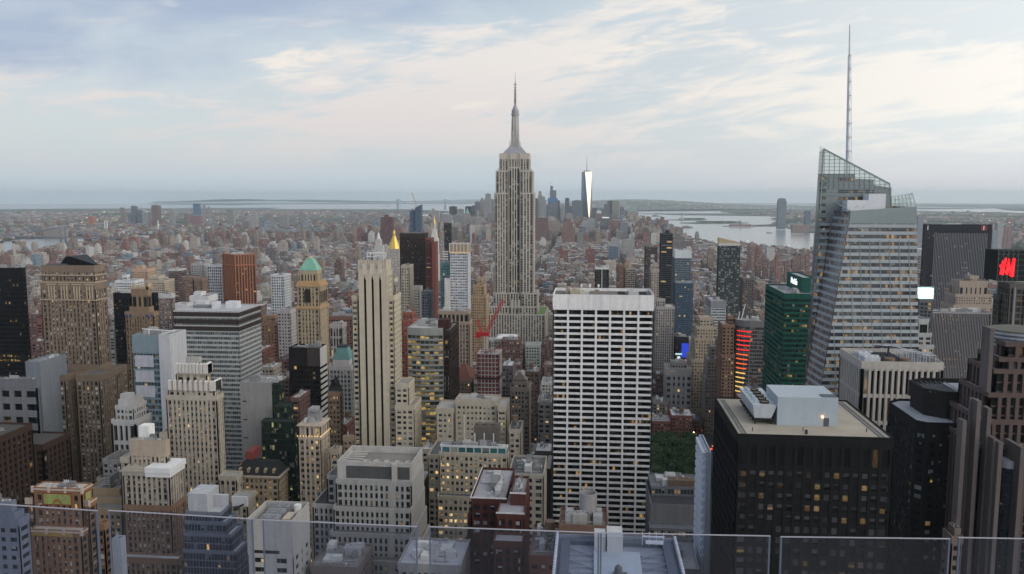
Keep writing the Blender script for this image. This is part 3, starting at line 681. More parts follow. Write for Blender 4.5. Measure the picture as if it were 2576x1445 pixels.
# stepped cream art deco tower
s_k = S((.41, .37, .31), (.30, .24, .19), 2.7, 3.6, .5, .38, .7, .35, tb=3, cw=1.2, lit=.07, blind=.35, blindc=(.5, .48, .45), power=1.6, roof=(.3, .3, .3))
b = B('stepped_cream_tower', 'cream art deco tower with scalloped stepped crown and boxy penthouse', s_k,
      [(467, 501, 899, 461, 3, S((.40, .38, .36), roof=(.4, .4, .4))), (441, 519, 923, 459.5, 530, T(s_k, bay=4, fh=13, sh=.25, tb=5)), (421, 538, 966, 459, 554, T(s_k, bay=3.4, fh=12, sh=.25, tb=4)), (417, 545, 995, 458.5, 562)],
      clut=1, hold=True)
g = b.F[3]; q = b.wing(545, 595, 1197, 456, 611, x0=g[1] + .1); b.wing(560, 622, 1252, 446, 644, x0=q[1] + .1); b.wing(400, 417, 1090, 454, 30, x1=g[0] - .1)
for f in b.F[1:3]:
    m = MB(); n = 9
    for k in range(n):
        for (ax, ay) in ((f[0] + (f[1] - f[0]) * (k + .5) / n, f[2]), (f[1], f[2] + (f[3] - f[2]) * (k + .5) / n)):
            m.box(ax - .9, ax + .9, ay - .9, ay + .9, f[4] - 4, f[4] + 1.6); m.cyl(ax, ay, f[4] + 1.6, f[4] + 2.4, 1.3, .3, n=4, rot=.785)
    b.part('crown_moulding', m, wall((.58, .55, .52)))
b.done(100)
# ornate tower with copper roof
s_f = S((.42, .34, .235), (.27, .21, .15), 3.0, 3.7, .55, .4, .5, .3, tb=3, cw=1.6, lit=.05, blind=.3, power=1.4, roof=(.25, .2, .15))
b = B('copper_roofed_tower', 'ornate cream and gold tower with green copper hipped roof', s_f,
      [(753, 797, 681, 747, 809, T(s_f, bay=3, fh=9, sh=.3)), (749, 800, 709, 744, 818), (746, 803, 716, 742, 823), (748, 801, 772, 740, 824)], clut=0, hold=True)
x0, x1, y0, y1, z = b.F[0]; ax, ay, az_ = atY(783, 650, (y0 + y1) / 2)
m = MB(); m.frustum(x0 - .5, x1 + .5, y0 - .5, y1 + .5, z, (x0 + x1) / 2 - 2.5, (x0 + x1) / 2 + 2.5, (y0 + y1) / 2 - 2.5, (y0 + y1) / 2 + 2.5, z + 11.5)
for k in range(8): m.beam((x0 - .5 + (x1 - x0 + 1) * k / 7, y0 - .5, z), ((x0 + x1) / 2 - 2 + 4 * k / 7, (y0 + y1) / 2 - 2.5, z + 11.5), .25)
b.part('copper_roof', m, wall((.20, .42, .33), .6, .3)); m = MB(); m.cyl((x0 + x1) / 2, (y0 + y1) / 2, z + 11.5, z + 13.5, 2.2, n=8); b.part('lantern', m, wall((.5, .42, .3)))
for f in b.F[1:4]:
    m = MB(); m.box(f[0] - .9, f[1] + .9, f[2] - .9, f[3] + .9, f[4] - 2.2, f[4] - .9, bot=True); m.box(f[0] - .4, f[1] + .4, f[2] - .4, f[3] + .4, f[4] - .9, f[4] + .4, bot=True); b.part('cornice', m, wall((.42, .28, .15)))
f = b.F[3]; m = MB(); mw = (f[0] + f[1]) / 2
m.box(mw - 3, mw + 3, f[2] - .12, f[2] + .1, f[4] + 4, f[4] + 14); m.quad([(mw + 3 * math.cos(math.pi * k / 8), f[2] - .12, f[4] + 14 + 3 * math.sin(math.pi * k / 8)) for k in range(9)])
for q in range(4): m.box(f[1] - .1, f[1] + .12, f[2] + 5 + q * 5, f[2] + 7.4 + q * 5, f[4] + 3, f[4] + 14)
b.part('arched_window', m, wall((.03, .028, .025), .4)); b.done(100)
# black slab with white louvred flank
b = B('white_flanked_slab', 'black bronze office slab whose right flank has white horizontal blades', S((.018, .016, .017), None, 2.4, 3.8, .1, .3, .3, tb=14, lit=.015, blind=.03, tint=(.012, .011, .012), roof=(.12, .11, .1)), [(726, 804, 875, 600, 821)], clut=4, hold=True)
x0, x1, y0, y1, z = b.F[0]; m = MB(); m.box(x1 - .05, x1 + .25, y0 + .3, y1 - .3, z - 15, z - .2)
k = 0
while z - 19 - k * 4.4 > 20: m.box(x1 - .05, x1 + .7, y0 + .3, y1 - .3, z - 19 - k * 4.4, z - 17 - k * 4.4, bot=True); k += 1
b.part('flank_blade', m, wall((.66, .64, .62))); m = MB(); m.box(x0 + (x1 - x0) * .6, x1 - .3, y0 - .12, y0, z - 14.5, z - .2); b.part('louvre_panel', m, wall((.07, .055, .05))); b.done(60)
# small pale tower with green pyramid
b = B('green_pyramid_block', 'pale pink grey block with truncated green pyramid roof', S((.50, .47, .46), (.3, .34, .35), 3, 4, .3, .4, .4, tb=4, lit=.04, tint=(.05, .08, .09)), [(837, 879, 906, 684, 885), (826, 884, 920, 680, 60)], clut=0, hold=True)
x0, x1, y0, y1, z = b.F[0]; m = MB(); m.frustum(x0, x1, y0, y0 + (x1 - x0), z, x0 + 3.2, x1 - 3.2, y0 + 3.2, y0 + (x1 - x0) - 3.2, z + 10.5)
for k in range(7): m.beam((x0 + (x1 - x0) * k / 6, y0, z), (x0 + 3.2 + (x1 - x0 - 6.4) * k / 6, y0 + 3.2, z + 10.5), .2)
b.part('copper_roof', m, wall((.13, .27, .25), .6)); m = MB(); m.box(x0 + 3, x1 - 3, y0 + 3, y0 + (x1 - x0) - 3, z + 10.5, z + 12); b.part('roof_unit', m, wall((.05, .05, .06))); b.done(40)
# 500-like cream tower with three black stripes
s_c = S((.50, .44, .345), None, 3.1, 3.75, .42, .5, .45, .3, tb=3, cw=1.6, lit=.06, blind=.42, blindc=(.3, .3, .3), power=1.5, roof=(.3, .29, .27))
T1 = foot((901, 974, 679, 540, 987)); T0 = foot((902, 971, 655, 541.2, 984))
b = Bld('striped_cream_tower', 'tall cream stone tower with three black vertical stripes down its front', 'building', ((T1[0] + T1[1]) / 2, (T1[2] + T1[3]) / 2, 0))
sbl = T(s_c, bay=(T1[1] - T1[0] - 8) / 3.0)
b.mass(rect(*T0[:4]), T1[4] - 1, T0[4], S(s_c['w'], roof=(.2, .2, .2)), flat=True)
# front wall as solid panels with dark recessed slots between
wx0, wx1, wy0 = T1[0], T1[1], T1[2]; Wd = wx1 - wx0; sl = [(.185, .262), (.448, .525), (.71, .787)]
m = b.mb('wall', wall(s_c['w'])); prev = 0.0
for a, c in sl + [(1.0, 1.0)]:
    m.box(wx0 + Wd * prev, wx0 + Wd * a, wy0, wy0 + 2.5, 0, T1[4] - 7, top=False); prev = c
m.box(wx0, wx1, wy0, wy0 + 2.5, T1[4] - 7, T1[4], bot=True)
m2 = b.mb('stripe', wall((.006, .006, .006), .3))
for a, c in sl: m2.box(wx0 + Wd * a, wx0 + Wd * c, wy0 + .5, wy0 + .8, 0, T1[4] - 7); m2.cyl(wx0 + Wd * (a + c) / 2, wy0 - .05, T1[4] - 7.1, T1[4] - 4, Wd * .03, 0, n=6)
b.mass(rect(T1[0], T1[1], T1[2] + 2.6, T1[3]), 0, T1[4] - .5, s_c)
for (a, c, yt, yy, xs) in ((884, 900, 744, 543, 30), (976, 990, 744, 543, 1009), (990.3, 992, 700, 556, 1001)):
    f = foot((a, c, yt, yy, xs)); b.mass(rect(f[0], f[1], f[2], f[3]), 0, f[4], s_c)
f1 = foot((990, 1042, 1020, 538, 1060)); b.mass(rect(foot((990, 992, 744, 543, 1009))[1] + .2, f1[1], f1[2], f1[3]), 0, f1[4], s_c)
f2 = foot((1000, 1034, 959, 546, 1043)); b.mass(rect(foot((990, 992, 744, 543, 1009))[1] + .3, f2[1], f1[2] + .6, f2[3]), f1[4] - 1, f2[4], s_c)
m = MB(); z = T0[4]
for k in range(12): m.box(T0[0] + (T0[1] - T0[0]) * k / 11 - .3, T0[0] + (T0[1] - T0[0]) * k / 11 + .3, T0[2] - .3, T0[2], T1[4] - 1, z + .15)
for a, c in sl: m.box(wx0 + Wd * (a + c) / 2 - 1.6, wx0 + Wd * (a + c) / 2 + 1.6, wy0 - .25, wy0, T1[4] - 3, T1[4] + 4); 
for a in (884, 886, 888): pass
b.part('crown_fin', m, wall((.56, .51, .43))); m = MB(); ex0, ex1 = T0[0] + 5, T0[1] - 3
for xx in (ex0, ex1):
    for yy in (T0[2] + 4, T0[2] + 12): m.beam((xx, yy, z - 1), (xx, yy, z + 4.5), .45)
for zz in (z + 2, z + 4.5):
    m.beam((ex0 - 1, T0[2] + 4, zz), (ex1 + 1, T0[2] + 4, zz), .5); m.beam((ex0, T0[2] + 12, zz), (ex1, T0[2] + 12, zz), .5); m.beam((ex0, T0[2] + 4, zz), (ex0, T0[2] + 12, zz), .5)
m.beam((ex1 - 3, T0[2] + 6, z), (ex1 - 3, T0[2] + 6, z + 10), .3); m.box(ex0 + 4, ex1 - 3, T0[2] + 5, T0[2] + 11, z - 1, z + 2.6)
b.part('steel_frame', m, wall((.62, .62, .6))); b.clutter(T0[0] + 1, T0[1] - 1, T0[2] + 1, T0[3] - 1, z - 1, 4); b.done(100)
BOXES.append((foot((884, 900, 744, 543, 30))[0], f1[1], 538, T1[3] + 5, T0[4]))
# office with amber floors
s_y = S((.30, .31, .30), None, 4.2, 3.95, .05, .35, .35, .3, tb=5, cw=.05, lit=.85, blind=.05, rowlit=.4, litc=(1, .62, .16), power=1.0, tint=(.05, .075, .08), roof=(.45, .43, .42), mull=3)
f = foot((1023, 1113, 826, 600, 1139)); z = f[4]
b = Bld('amber_lit_office', 'curved glass office block with many amber lit floors and dark brown end', 'building', ((f[0] + f[1]) / 2, (f[2] + f[3]) / 2, 0))
pts = []; W_ = f[1] - f[0]
for k in range(9): t_ = k / 8; pts.append((f[0] + W_ * t_, f[2] + 2.5 * (2 * t_ - 1) ** 2))
b.mass(pts + [(f[1], f[3]), (f[0], f[3])], 0, z, s_y); b.mass(rect(f[1] + .05, f[1] + 5, f[2] + 2.6, f[3]), 0, z - 2, S((.04, .028, .024), None, 2.6, 4, .3, .3, .2, lit=.03, tint=(.02, .016, .014)))
m = MB(); m.box(f[1] - 4, f[1] + 4.5, f[2] + 3, f[2] + 14, z - 1, z + 6); b.part('lift_housing', m, wall((.06, .025, .025))); b.clutter(f[0] + 3, f[1] - 5, f[2] + 8, f[3] - 3, z - 1, 7); b.done(100)
BOXES.append((f[0], f[1] + 5, f[2], f[3], z))
# white tower with glowing crown, teal block and masonry block below
s_x = S((.56, .57, .60), None, 2.9, 3.3, .12, .45, .4, .3, tb=11, cw=.8, lit=.05, blind=.5, blindc=(.4, .43, .47), tint=(.12, .14, .16), roof=(.3, .3, .3), power=1)
b = B('white_crowned_tower', 'slim white residential tower with bronze fins glowing at its crown', s_x, [(1131, 1176, 614, 960, 1184)], clut=0, hold=True)
x0, x1, y0, y1, z = b.F[0]; m = MB(); m.box(x0 - .1, x1 + .1, y0 - .15, y1 + .1, z - 10.8, z - .4); b.part('bronze_crown', m, wall((.34, .25, .16), .5)); m = MB()
for k in range(6): m.box(x0 + (x1 - x0) * k / 5 - .5, x0 + (x1 - x0) * k / 5 + .5, y0 - .9, y0 - .1, z - 11, z + 1)
b.part('fin', m, wall((.55, .55, .55))); m = MB(); m.box(x0, x1, y0 - .35, y0 - .2, z - 11, z - 9.5); b.part('crown_light', m, emit((1, .62, .25), .55)); b.done(100)
B('white_annex', 'blank white wall block attached left of the slim white tower', S((.6, .58, .54)), [(1118, 1130, 701, 955, 20)], flat=True, clut=0)
B('teal_glass_block', 'teal glass block half hidden left of the slim white tower', S((.17, .30, .31), None, 2.5, 3.3, .1, .3, .25, tint=(.10, .20, .22), blind=.3, blindc=(.3, .45, .46), lit=.04), [(1107, 1130, 661, 985, 25)], win=40)
s_m = S((.36, .28, .22), (.22, .18, .15), 3.0, 4.0, .5, .45, .7, .35, tb=3, lit=.04, blind=.25, roof=(.3, .31, .3))
b = B('colonnaded_block', 'brown masonry tower block with colonnaded attic below the slim white tower', s_m, [(1101, 1180, 783, 800, 1186, T(s_m, bay=4.5, fh=11, sh=.2, pw=.35)), (1103, 1178, 808, 802, 1185)], win=90, hold=True)
b.done(90)
b = B('red_pyramid_block', 'dark brick block with steep reddish brown pyramid roof', S((.16, .12, .10), None, 3, 3.8, .5, .5, .4, lit=.12, blind=.3), [(1133, 1186, 955, 705, 50)], clut=0, hold=True)
x0, x1, y0, y1, z = b.F[0]; m = MB(); m.frustum(x0, x1, y0, y1 - 15, z, (x0 + x1) / 2 - .5, (x0 + x1) / 2 + .5, (y0 + y1) / 2 - 8, (y0 + y1) / 2 - 7, z + 12); b.part('pyramid_roof', m, wall((.12, .045, .03))); b.done(60)
# scaffold-red building with crane
s_rc = S((.50, .47, .46), None, 2.7, 3.4, .14, .14, .5, .45, tb=.6, cw=.5, tint=(.22, .045, .035), lit=.0, blind=.5, blindc=(.2, .06, .05), rough=.6, roof=(.32, .13, .10))
b = B('red_unfinished_block', 'unfinished tower of pink and white grid bays under a red crane', s_rc, [(1200, 1256, 890, 640, 1263)], clut=6, hold=True)
x0, x1, y0, y1, z = b.F[0]; m = MB()
for (ax, ay) in [(x0 + (x1 - x0) * i / 5, y0) for i in range(6)]: m.beam((ax, ay, z), (ax, ay + 1, z + 4), .3)
m.beam((x0, y0, z + 3.2), (x1, y0, z + 3.2), .3); m.beam((x1, y0, z + 3.2), (x1, y1, z + 3.2), .3); m.beam((x0, y0, z + 1.6), (x1, y0, z + 1.6), .2)
b.part('safety_rail', m, wall((.4, .06, .05))); m = MB(); m.box(x0 - .3, x1 + .3, y0 - .4, y1, z - 21, z - 19.6); b.part('dark_storey', m, wall((.05, .03, .03))); b.done(100)
cb = (x0 + 6, y0 + 8, z); tip = atY(1266, 754, y0 - 4)
r_ = root('tower_crane', 'red luffing tower crane on the unfinished pink grid tower', 'crane', cb)
def lattice(m, p, q, w, n, bw=.28):
    p = Vector(p); q = Vector(q); d = (q - p); dn = d.normalized(); up = Vector((0, 0, 1)) if abs(dn.z) < .9 else Vector((1, 0, 0))
    a = dn.cross(up).normalized() * w / 2; b_ = dn.cross(a).normalized() * w / 2; C = [a + b_, a - b_, -a - b_, -a + b_]
    for c in C: m.beam(p + c, q + c, bw)
    for i in range(n):
        s0 = p + d * (i / n); s1 = p + d * ((i + 1) / n)
        for j in range(4): m.beam(s0 + C[j], s1 + C[(j + 1) % 4], bw * .7)
m = MB(); lattice(m, (cb[0], cb[1], z - 1), (cb[0], cb[1], z + 13), 2.2, 5, .4); m.build('mast', wall((.6, .6, .6)), r_)
m = MB(); m.box(cb[0] - 5, cb[0] + 3, cb[1] - 1.6, cb[1] + 1.6, z + 13, z + 16); m.box(cb[0] - 8, cb[0] - 4, cb[1] - 2, cb[1] + 2, z + 11.5, z + 16.5); m.build('cab', wall((.5, .03, .03), .5, .1), r_)
m = MB(); lattice(m, (cb[0] + 1, cb[1], z + 16), tip, 1.9, 14, .26); m.build('jib', wall((.55, .04, .04), .5, .1), r_)
m = MB(); lattice(m, (cb[0] - 3, cb[1], z + 16), (cb[0] - 7, cb[1], z + 26), 1.6, 5, .35); m.beam((cb[0] - 7, cb[1], z + 26), Vector(tip) * .7 + Vector(cb) * .3, .2); m.build('back_stay', wall((.5, .03, .03), .5, .1), r_)
# ---------------------------------------------------------------- lower left foreground
s_fr = S((.235, .128, .075), (.18, .11, .07), 2.6, 3.6, .5, .36, .6, .3, tb=3, cw=2, lit=.04, blind=.4, blindc=(.5, .48, .44), power=1.4, roof=(.16, .13, .11))
b = B('mosaic_tower', 'orange brick setback tower with a green and gold mosaic panel near its top', s_fr, [(81, 205, 1228, 330, 232)], clut=3, hold=True)
x0, x1, y0, y1, z = b.F[0]
sh1 = b.wing(66, 81, 1256, 331, 6, x1=x0 - .1); b.wing(50, 66, 1304, 332, 6, x1=sh1[0] - .1); sh2 = b.wing(205, 222, 1262, 331, 6, x0=x1 + .1); b.wing(222, 262, 1318, 335, 280, x0=sh2[1] + .1)
lf = b.wing(96, 212, 1334, 325, 4.8, x0=x0 + 1, x1=x1 + 2); b.F.append(lf); b.F.append(sh1); b.F.append(sh2)
px0 = x0 + (x1 - x0) * .2; px1 = x0 + (x1 - x0) * .80; m = MB(); m.box(px0, px1, y0 - .3, y0 - .05, z - 8, z - 2.2); m.box(x1 + .05, x1 + .3, y0 + 1.5, y1 - 1.5, z - 8, z - 2.2)
b.part('panel_frame', m, wall((.24, .06, .035))); m = MB(); m.box(px0 + .6, px1 - .6, y0 - .4, y0 - .32, z - 7.4, z - 2.8); m.box(x1 + .32, x1 + .4, y0 + 2, y1 - 2, z - 7.4, z - 2.8); b.part('mosaic_panel', m, wall((.27, .31, .11), .5, .6, scale=1.5))
m = MB(); cx = (px0 + px1) / 2
for k in range(9):
    a0, a1 = math.pi * k / 9, math.pi * (k + 1) / 9
    P = lambda r, a: (cx + r * math.cos(a), y0 - .46, z - 7.2 + r * math.sin(a))
    m.quad([P(1.2, a0), P(2.2, a0), P(2.2, a1), P(1.2, a1)])
b.part('sun_emblem', m, wall((.30, .13, .05))); m = MB(); m.box(lf[0] + 1, lf[1] - 4, lf[2] - .2, lf[2] - .02, lf[4] - 3, lf[4] - .6); b.part('tile_band', m, wall((.38, .24, .07)))
for f in b.F:
    m = MB(); m.box(f[0] - .2, f[1] + .2, f[2] - .25, f[3] + .15, f[4] - 1.2, f[4] - .5, bot=True)
    for k in range(4): m.box(f[0] + (f[1] - f[0]) * k / 3 - .5, f[0] + (f[1] - f[0]) * k / 3 + .5, f[2] - .35, f[2] + .6, f[4] - 2.2, f[4] + .4)
    b.part('terracotta_trim', m, wall((.50, .42, .36)))
water_tank(b.r, x0 + (x1 - x0) * .66, y0 + 4, b.zr, 2, 1.6, .3); b.done(100)
b = B('blue_grey_low_block', 'low blue grey office block with setback top under the left glass rail', S((.17, .19, .245), None, 3.6, 3.9, .5, .5, .4, lit=.04, blind=.2, roof=(.3, .32, .34)), [(-40, 28, 1262, 302, 3), (-40, 38, 1290, 300, 5), (-60, 46, 1305, 299, 6)], clut=3, win=30)
b = B('tan_terraced_block', 'tan brick office block with big rooftop cooling plant left of the white corniced tower', S((.30, .22, .14), None, 3.2, 3.7, .45, .45, .5, lit=.06, blind=.3, power=1.5, roof=(.2, .19, .18)), [(222, 300, 1228, 430, 20), (215, 306, 1252, 425, 35), (226, 306, 1280, 415, 35)], clut=2, hold=True)
x0, x1, y0, y1, z = b.F[0]; m = MB(); m.box(x0 + 8, x1 - 6, y0 + 1, y0 + 14, b.zr, b.zr + 1.8); m.box(x0 + 9, x1 - 7, y0 + 2, y0 + 13, b.zr + 1.8, b.zr + 7); b.part('cooling_tower', m, wall((.12, .12, .12)))
for k in range(4):
    m = MB(); m.box(x0 + 8.6, x1 - 6.6, y0 + 1.6, y0 + 1.9, b.zr + 2.5 + k * 1.2, b.zr + 3 + k * 1.2); b.part('louvre', m, wall((.3, .3, .3)))
m = MB(); m.box(x1 - 8, x1, y0 + 12, y1 - .5, b.zr, b.zr + 9); b.part('bulkhead', m, wall((.4, .4, .4))); b.done(60)
s_mm = S((.225, .145, .10), (.16, .11, .08), 2.7, 3.6, .48, .4, .6, .3, tb=3, cw=1.6, lit=.025, blind=.5, blindc=(.5, .48, .46), power=1.6, roof=(.4, .4, .4))
s_ml = T(s_mm, w=(.40, .355, .30), s=(.24, .19, .15), bay=2.7, sh=.25)
b = B('white_corniced_tower', 'brown and cream tower with half of its cornice painted white and boxed penthouse', s_mm,
      [(325, 417, 1108, 407, 426, T(s_ml, w=(.40, .33, .26), tb=9)), (345, 425, 1180, 400, 461, s_ml), (345, 426, 1272, 399.6, 463)], clut=3, hold=True)
x0, x1, y0, y1, z = b.F[1]
f = b.wing(301, 345, 1152, 408, 30, s_ml, x1=x0 - .1)
b.wing(306, 492, 1405, 392, 6, x0=f[0], x1=x1 + 7)
m = MB(); m.box(x0 - .8, x1 + .3, y0 - 1.0, y1, z - 1.9, z - .9, bot=True); m.box(x0 - .3, x1 + .2, y0 - .5, y1, z - 4, z - 1.9); b.part('cornice', m, wall((.40, .36, .31)))
xm = x0 + (x1 - x0) * .5; m = MB(); m.box(xm, x1 + 1.4, y0 - 1.4, y1 + .5, z - 2.0, z + .9, bot=True); m.box(xm, x1 + .8, y0 - .9, y1, z - 4.3, z - 2.0, bot=True); b.part('painted_cornice', m, wall((.74, .74, .75), .6, .08))
t = b.F[0]; m = MB(); m.box(t[0] + 2, t[0] + 8, t[2] + 6, t[2] + 12, t[4] - 1, t[4] + 6); b.part('white_bulkhead', m, wall((.8, .8, .78))); b.done(100)
b = B('narrow_white_block', 'narrow blank white block tucked between mosaic tower and corniced tower', S((.34, .36, .40), roof=(.3, .3, .31)), [(281, 303, 1356, 330, 316)], flat=True, clut=2)
s_n = S((.16, .18, .23), None, 1.6, 3.7, .1, .12, .25, .2, tb=1.6, cw=.3, tint=(.035, .045, .07), lit=.03, blind=.15, blindc=(.12, .14, .2), rough=.15, roof=(.42, .44, .46), litc=(1, .55, .2))
b = B('terraced_glass_block', 'blue grey glass office block stepping outward like a ziggurat', s_n,
      [(466, 555, 1288, 369, 580), (464, 568, 1312, 368.2, 590), (462, 582, 1342, 367.4, 606), (460, 594, 1385, 366.6, 618)], clut=0, hold=True)
x0, x1, y0, y1, z = b.F[0]; m = MB(); m.box(x0, x0 + 10, y0 + 3, y0 + 16, b.zr, b.zr + 9); m.box(x0 + 10, x0 + 17, y0 + 12, y1 - 1, b.zr, b.zr + 6); b.part('bulkhead', m, wall((.42, .43, .46)))
m = MB(); m.box(x0 + 19, x0 + 27, y0 + 11, y0 + 12, b.zr, b.zr + 5); b.part('screen_wall', m, wall((.5, .5, .52))); m = MB(); m.cyl(x0 + 23, y0 + 7, b.zr, b.zr + 1.4, 1.4, n=10); m.beam((x0 + 22, y0 + 6, b.zr + .5), (x0 + 26, y0 + 9, b.zr + 2), .8); b.part('fan_unit', m, wall((.04, .04, .04))); b.done(100)
b = B('mansard_block', 'low block with black mansard roof, dormers and lit top floors', S((.34, .27, .19), None, 3.0, 3.9, .45, .42, .5, lit=.30, blind=.1, power=1.5, tb=1.5, roof=(.05, .055, .06)), [(588, 700, 1197, 470, 724)], clut=0, hold=True)
x0, x1, y0, y1, z = b.F[0]; m = MB(); m.frustum(x0 - .4, x1 + .4, y0 - .4, y1, z + .2, x0 + 4, x1 - 4, y0 + 7, y1 - 4, z + 7); b.part('mansard_roof', m, wall((.022, .024, .026), .7))
for k in range(5):
    m = MB(); xx = x0 + (x1 - x0) * (.12 + k * .19); m.box(xx - .8, xx + .8, y0 + 1, y0 + 4, z + 1.5, z + 3.6); m.cyl(xx, y0 + 2.5, z + 3.6, z + 4.6, 1.4, 0, n=4, rot=.785); b.part('dormer', m, wall((.30, .24, .16)))
m = MB(); m.box(x0 + 4, x1 - 20, y0 + 9, y0 + 22, z + 6, z + 12); b.part('bulkhead', m, wall((.20, .05, .045)))
m = MB(); m.box(x0 - .9, x1 + .9, y0 - .9, y1 + .3, z - 1.2, z + .15, bot=True); b.part('cornice', m, wall((.42, .36, .28))); b.done(80)
# grey slab with green glass
b = Bld('green_glass_tower', 'blank grey slab wall joined to dark green glass tower, stepping down right', 'building', (0, 0, 0)); b.r['_o'] = (0, 0, 0)
f = foot((603, 683, 962, 530, 714)); b.mass(rect(f[0], f[1], f[2], f[3]), 0, f[4], S((.27, .265, .265), roof=(.35, .36, .36)), flat=True)
s_gg = S((.028, .042, .036), None, 1.7, 3.9, .08, .14, .25, .2, tb=.8, cw=.3, tint=(.018, .036, .028), lit=.12, blind=.08, litc=(.95, .85, .3), power=.8, roof=(.2, .3, .28))
g = b.wing(684, 698, 966, 530, 715, s_gg, x0=f[1] + .1); h = b.wing(690, 722, 1022, 522, 738, s_gg, x0=g[1] + .1); b.wing(684, 738, 1060, 510, 748, s_gg, x0=f[1] + .2)
m = MB()
for k in range(6): m.box(f[0] + 1.5, f[0] + 4.5, f[2] - .1, f[2] + .1, f[4] - 14 - k * 13, f[4] - 13.2 - k * 13)
b.part('vent_slot', m, wall((.03, .03, .03))); b.clutter(f[0] + 2, g[1], f[2] + 2, f[3] - 2, f[4] - 1, 5); b.done(60); BOXES.append((f[0], h[1] + 3, 510, f[3], f[4]))
s_t = S((.46, .39, .31), (.33, .27, .21), 2.9, 3.7, .45, .42, .5, .3, tb=1.5, cw=1.2, lit=.12, blind=.25, power=1.6, roof=(.35, .34, .33))
b = B('lit_corniced_block', 'cream office block whose top colonnade is lit warm from below', s_t, [(751, 806, 1068, 480, 827, T(s_t, bay=3.2, fh=9, sh=.22, lit=.5)), (750, 807, 1100, 479, 828)], clut=6, win=80, hold=True)
t = b.F[1]; m = MB()
for k in range(9): m.box(t[0] + (t[1] - t[0]) * k / 8 - .25, t[0] + (t[1] - t[0]) * k / 8 + .25, t[2] - .5, t[2] - .15, t[4] + .4, t[4] + .9); m.box(t[1] + .1, t[1] + .4, t[2] + (t[3] - t[2]) * k / 8 - .25, t[2] + (t[3] - t[2]) * k / 8 + .25, t[4] + .4, t[4] + .9)
b.part('cornice_lamp', m, emit((1, .6, .25), 1.6)); t = b.F[0]; m = MB(); m.box(t[0] - .8, t[1] + .8, t[2] - .8, t[3] + .8, t[4] - 1.2, t[4] - .3, bot=True); b.part('cornice', m, wall((.5, .42, .34)))
x0, x1, y0, y1, z = t; m = MB(); m.box(x0 + 3, x0 + 12, y0 + 10, y1 - 8, b.zr, b.zr + 8); m.box(x0 + 5, x0 + 10, y0 + 12, y1 - 12, b.zr + 8, b.zr + 10); b.part('bulkhead', m, wall((.3, .3, .3))); b.done(80)
s_w = S((.33, .25, .18), None, 2.9, 3.7, .5, .45, .4, lit=.14, blind=.3, power=1.3, roof=(.3, .3, .28))
B('brown_mid_block', 'brown brick block with white roof between lit corniced block and striped cream tower', s_w, [(862, 888, 1098, 520, 892)], clut=2, win=20)
B('terrace_block', 'small stone block with green rooftop terrace right of lit corniced block', S((.38, .33, .26), None, 3, 3.8, .4, .45, .4, lit=.1, roof=(.2, .26, .18)), [(829, 852, 1130, 480, 861)], clut=2, win=20)
b = B('dark_gabled_block', 'brown brick tower block with dark hipped roof beside the black white flanked slab', S((.24, .165, .11), None, 2.7, 3.6, .5, .45, .4, lit=.12, blind=.3, roof=(.05, .05, .05)), [(824, 856, 985, 560, 862)], clut=0, hold=True)
x0, x1, y0, y1, z = b.F[0]; m = MB(); m.frustum(x0, x1, y0, min(y1, y0 + 26), z, x0 + 5, x1 - 5, y0 + 8, min(y1, y0 + 26) - 8, z + 9); b.part('hipped_roof', m, wall((.04, .042, .045))); b.done(30)
b = B('temple_topped_block', 'pale stone block with stepped pyramid top and column row, left of glass slab', S((.46, .45, .44), None, 2.8, 3.8, .4, .4, .5, lit=.06, blind=.35, tb=2, roof=(.4, .4, .4)),
      [(302, 326, 992, 508, 6), (297, 332, 1006, 506, 14), (288, 335, 1022, 503, 22), (279, 340, 1056, 500, 28, S((.46, .45, .44), None, 3.4, 13, .4, .2, 1.2, lit=.25))], clut=0, win=20)
# ---------------------------------------------------------------- bottom middle
s_o = S((.40, .39, .375), None, 6, 4.2, .75, .5, .3, tb=16, cw=3, lit=.03, blind=.1, roof=(.13, .09, .07), par=4)
f = foot((620, 735, 1308, 320, 778)); z = f[4]
b = Bld('concrete_core_block', 'pale blank concrete block, few windows, sunken roof of cooling fans', 'building', ((f[0] + f[1]) / 2, (f[2] + f[3]) / 2, 0))
b.mass(rect(*f[:4]), 0, z, s_o); zr = z - 4; x0, x1, y0, y1, _ = f
for k in range(3):
    m = MB(); yy = y0 + 4 + k * 6.5; m.box(x0 + 4, x0 + 12, yy, yy + 5, zr, zr + 3)
    for q in range(2): m.cyl(x0 + 6 + q * 4, yy + 2.5, zr + 3, zr + 3.5, 1.5, n=14); m.beam((x0 + 4.5 + q * 4, yy + 1, zr + 3.3), (x0 + 7 + q * 4, yy + 1.8, zr + 4), .5)
    b.part('fan_unit', m, wall((.25, .26, .28)))
m = MB(); m.box(x0 + 13.5, x0 + 16.8, y0 + 5, y0 + 13, zr, zr + 2.5); b.part('duct', m, wall((.5, .42, .34))); m = MB(); m.cyl(x1 - 2.6, y0 + 14, zr, zr + 5.5, 1.6, n=12); b.part('tank', m, wall((.6, .6, .58)))
m = MB(); m.box(x0 + 3, x1 - 6, y0 - .05, y0 + .2, z - 15, z - 13.6); b.part('vent_slot', m, wall((.03, .03, .03))); b.done(40); BOXES.append(f)
s_p = S((.35, .345, .335), (.33, .32, .31), 2.55, 3.9, .48, .3, .7, .6, tb=2.0, cw=1.0, lit=.01, blind=.04, tint=(.02, .022, .026), roof=(.13, .12, .11))
b = B('stepped_grey_office', 'broad pale grey office block of tall slit windows, stepping out in tiers', s_p,
      [(848, 1036, 1163, 384, 1063, S((.44, .42, .40), tb=30, roof=(.22, .2, .18), par=3.5)), (846, 1035, 1210, 382, 1062), (840, 1034, 1277, 378, 1063), (838, 1034, 1342, 373, 1064), (836, 1034, 1410, 366, 1065)], clut=0, hold=True)
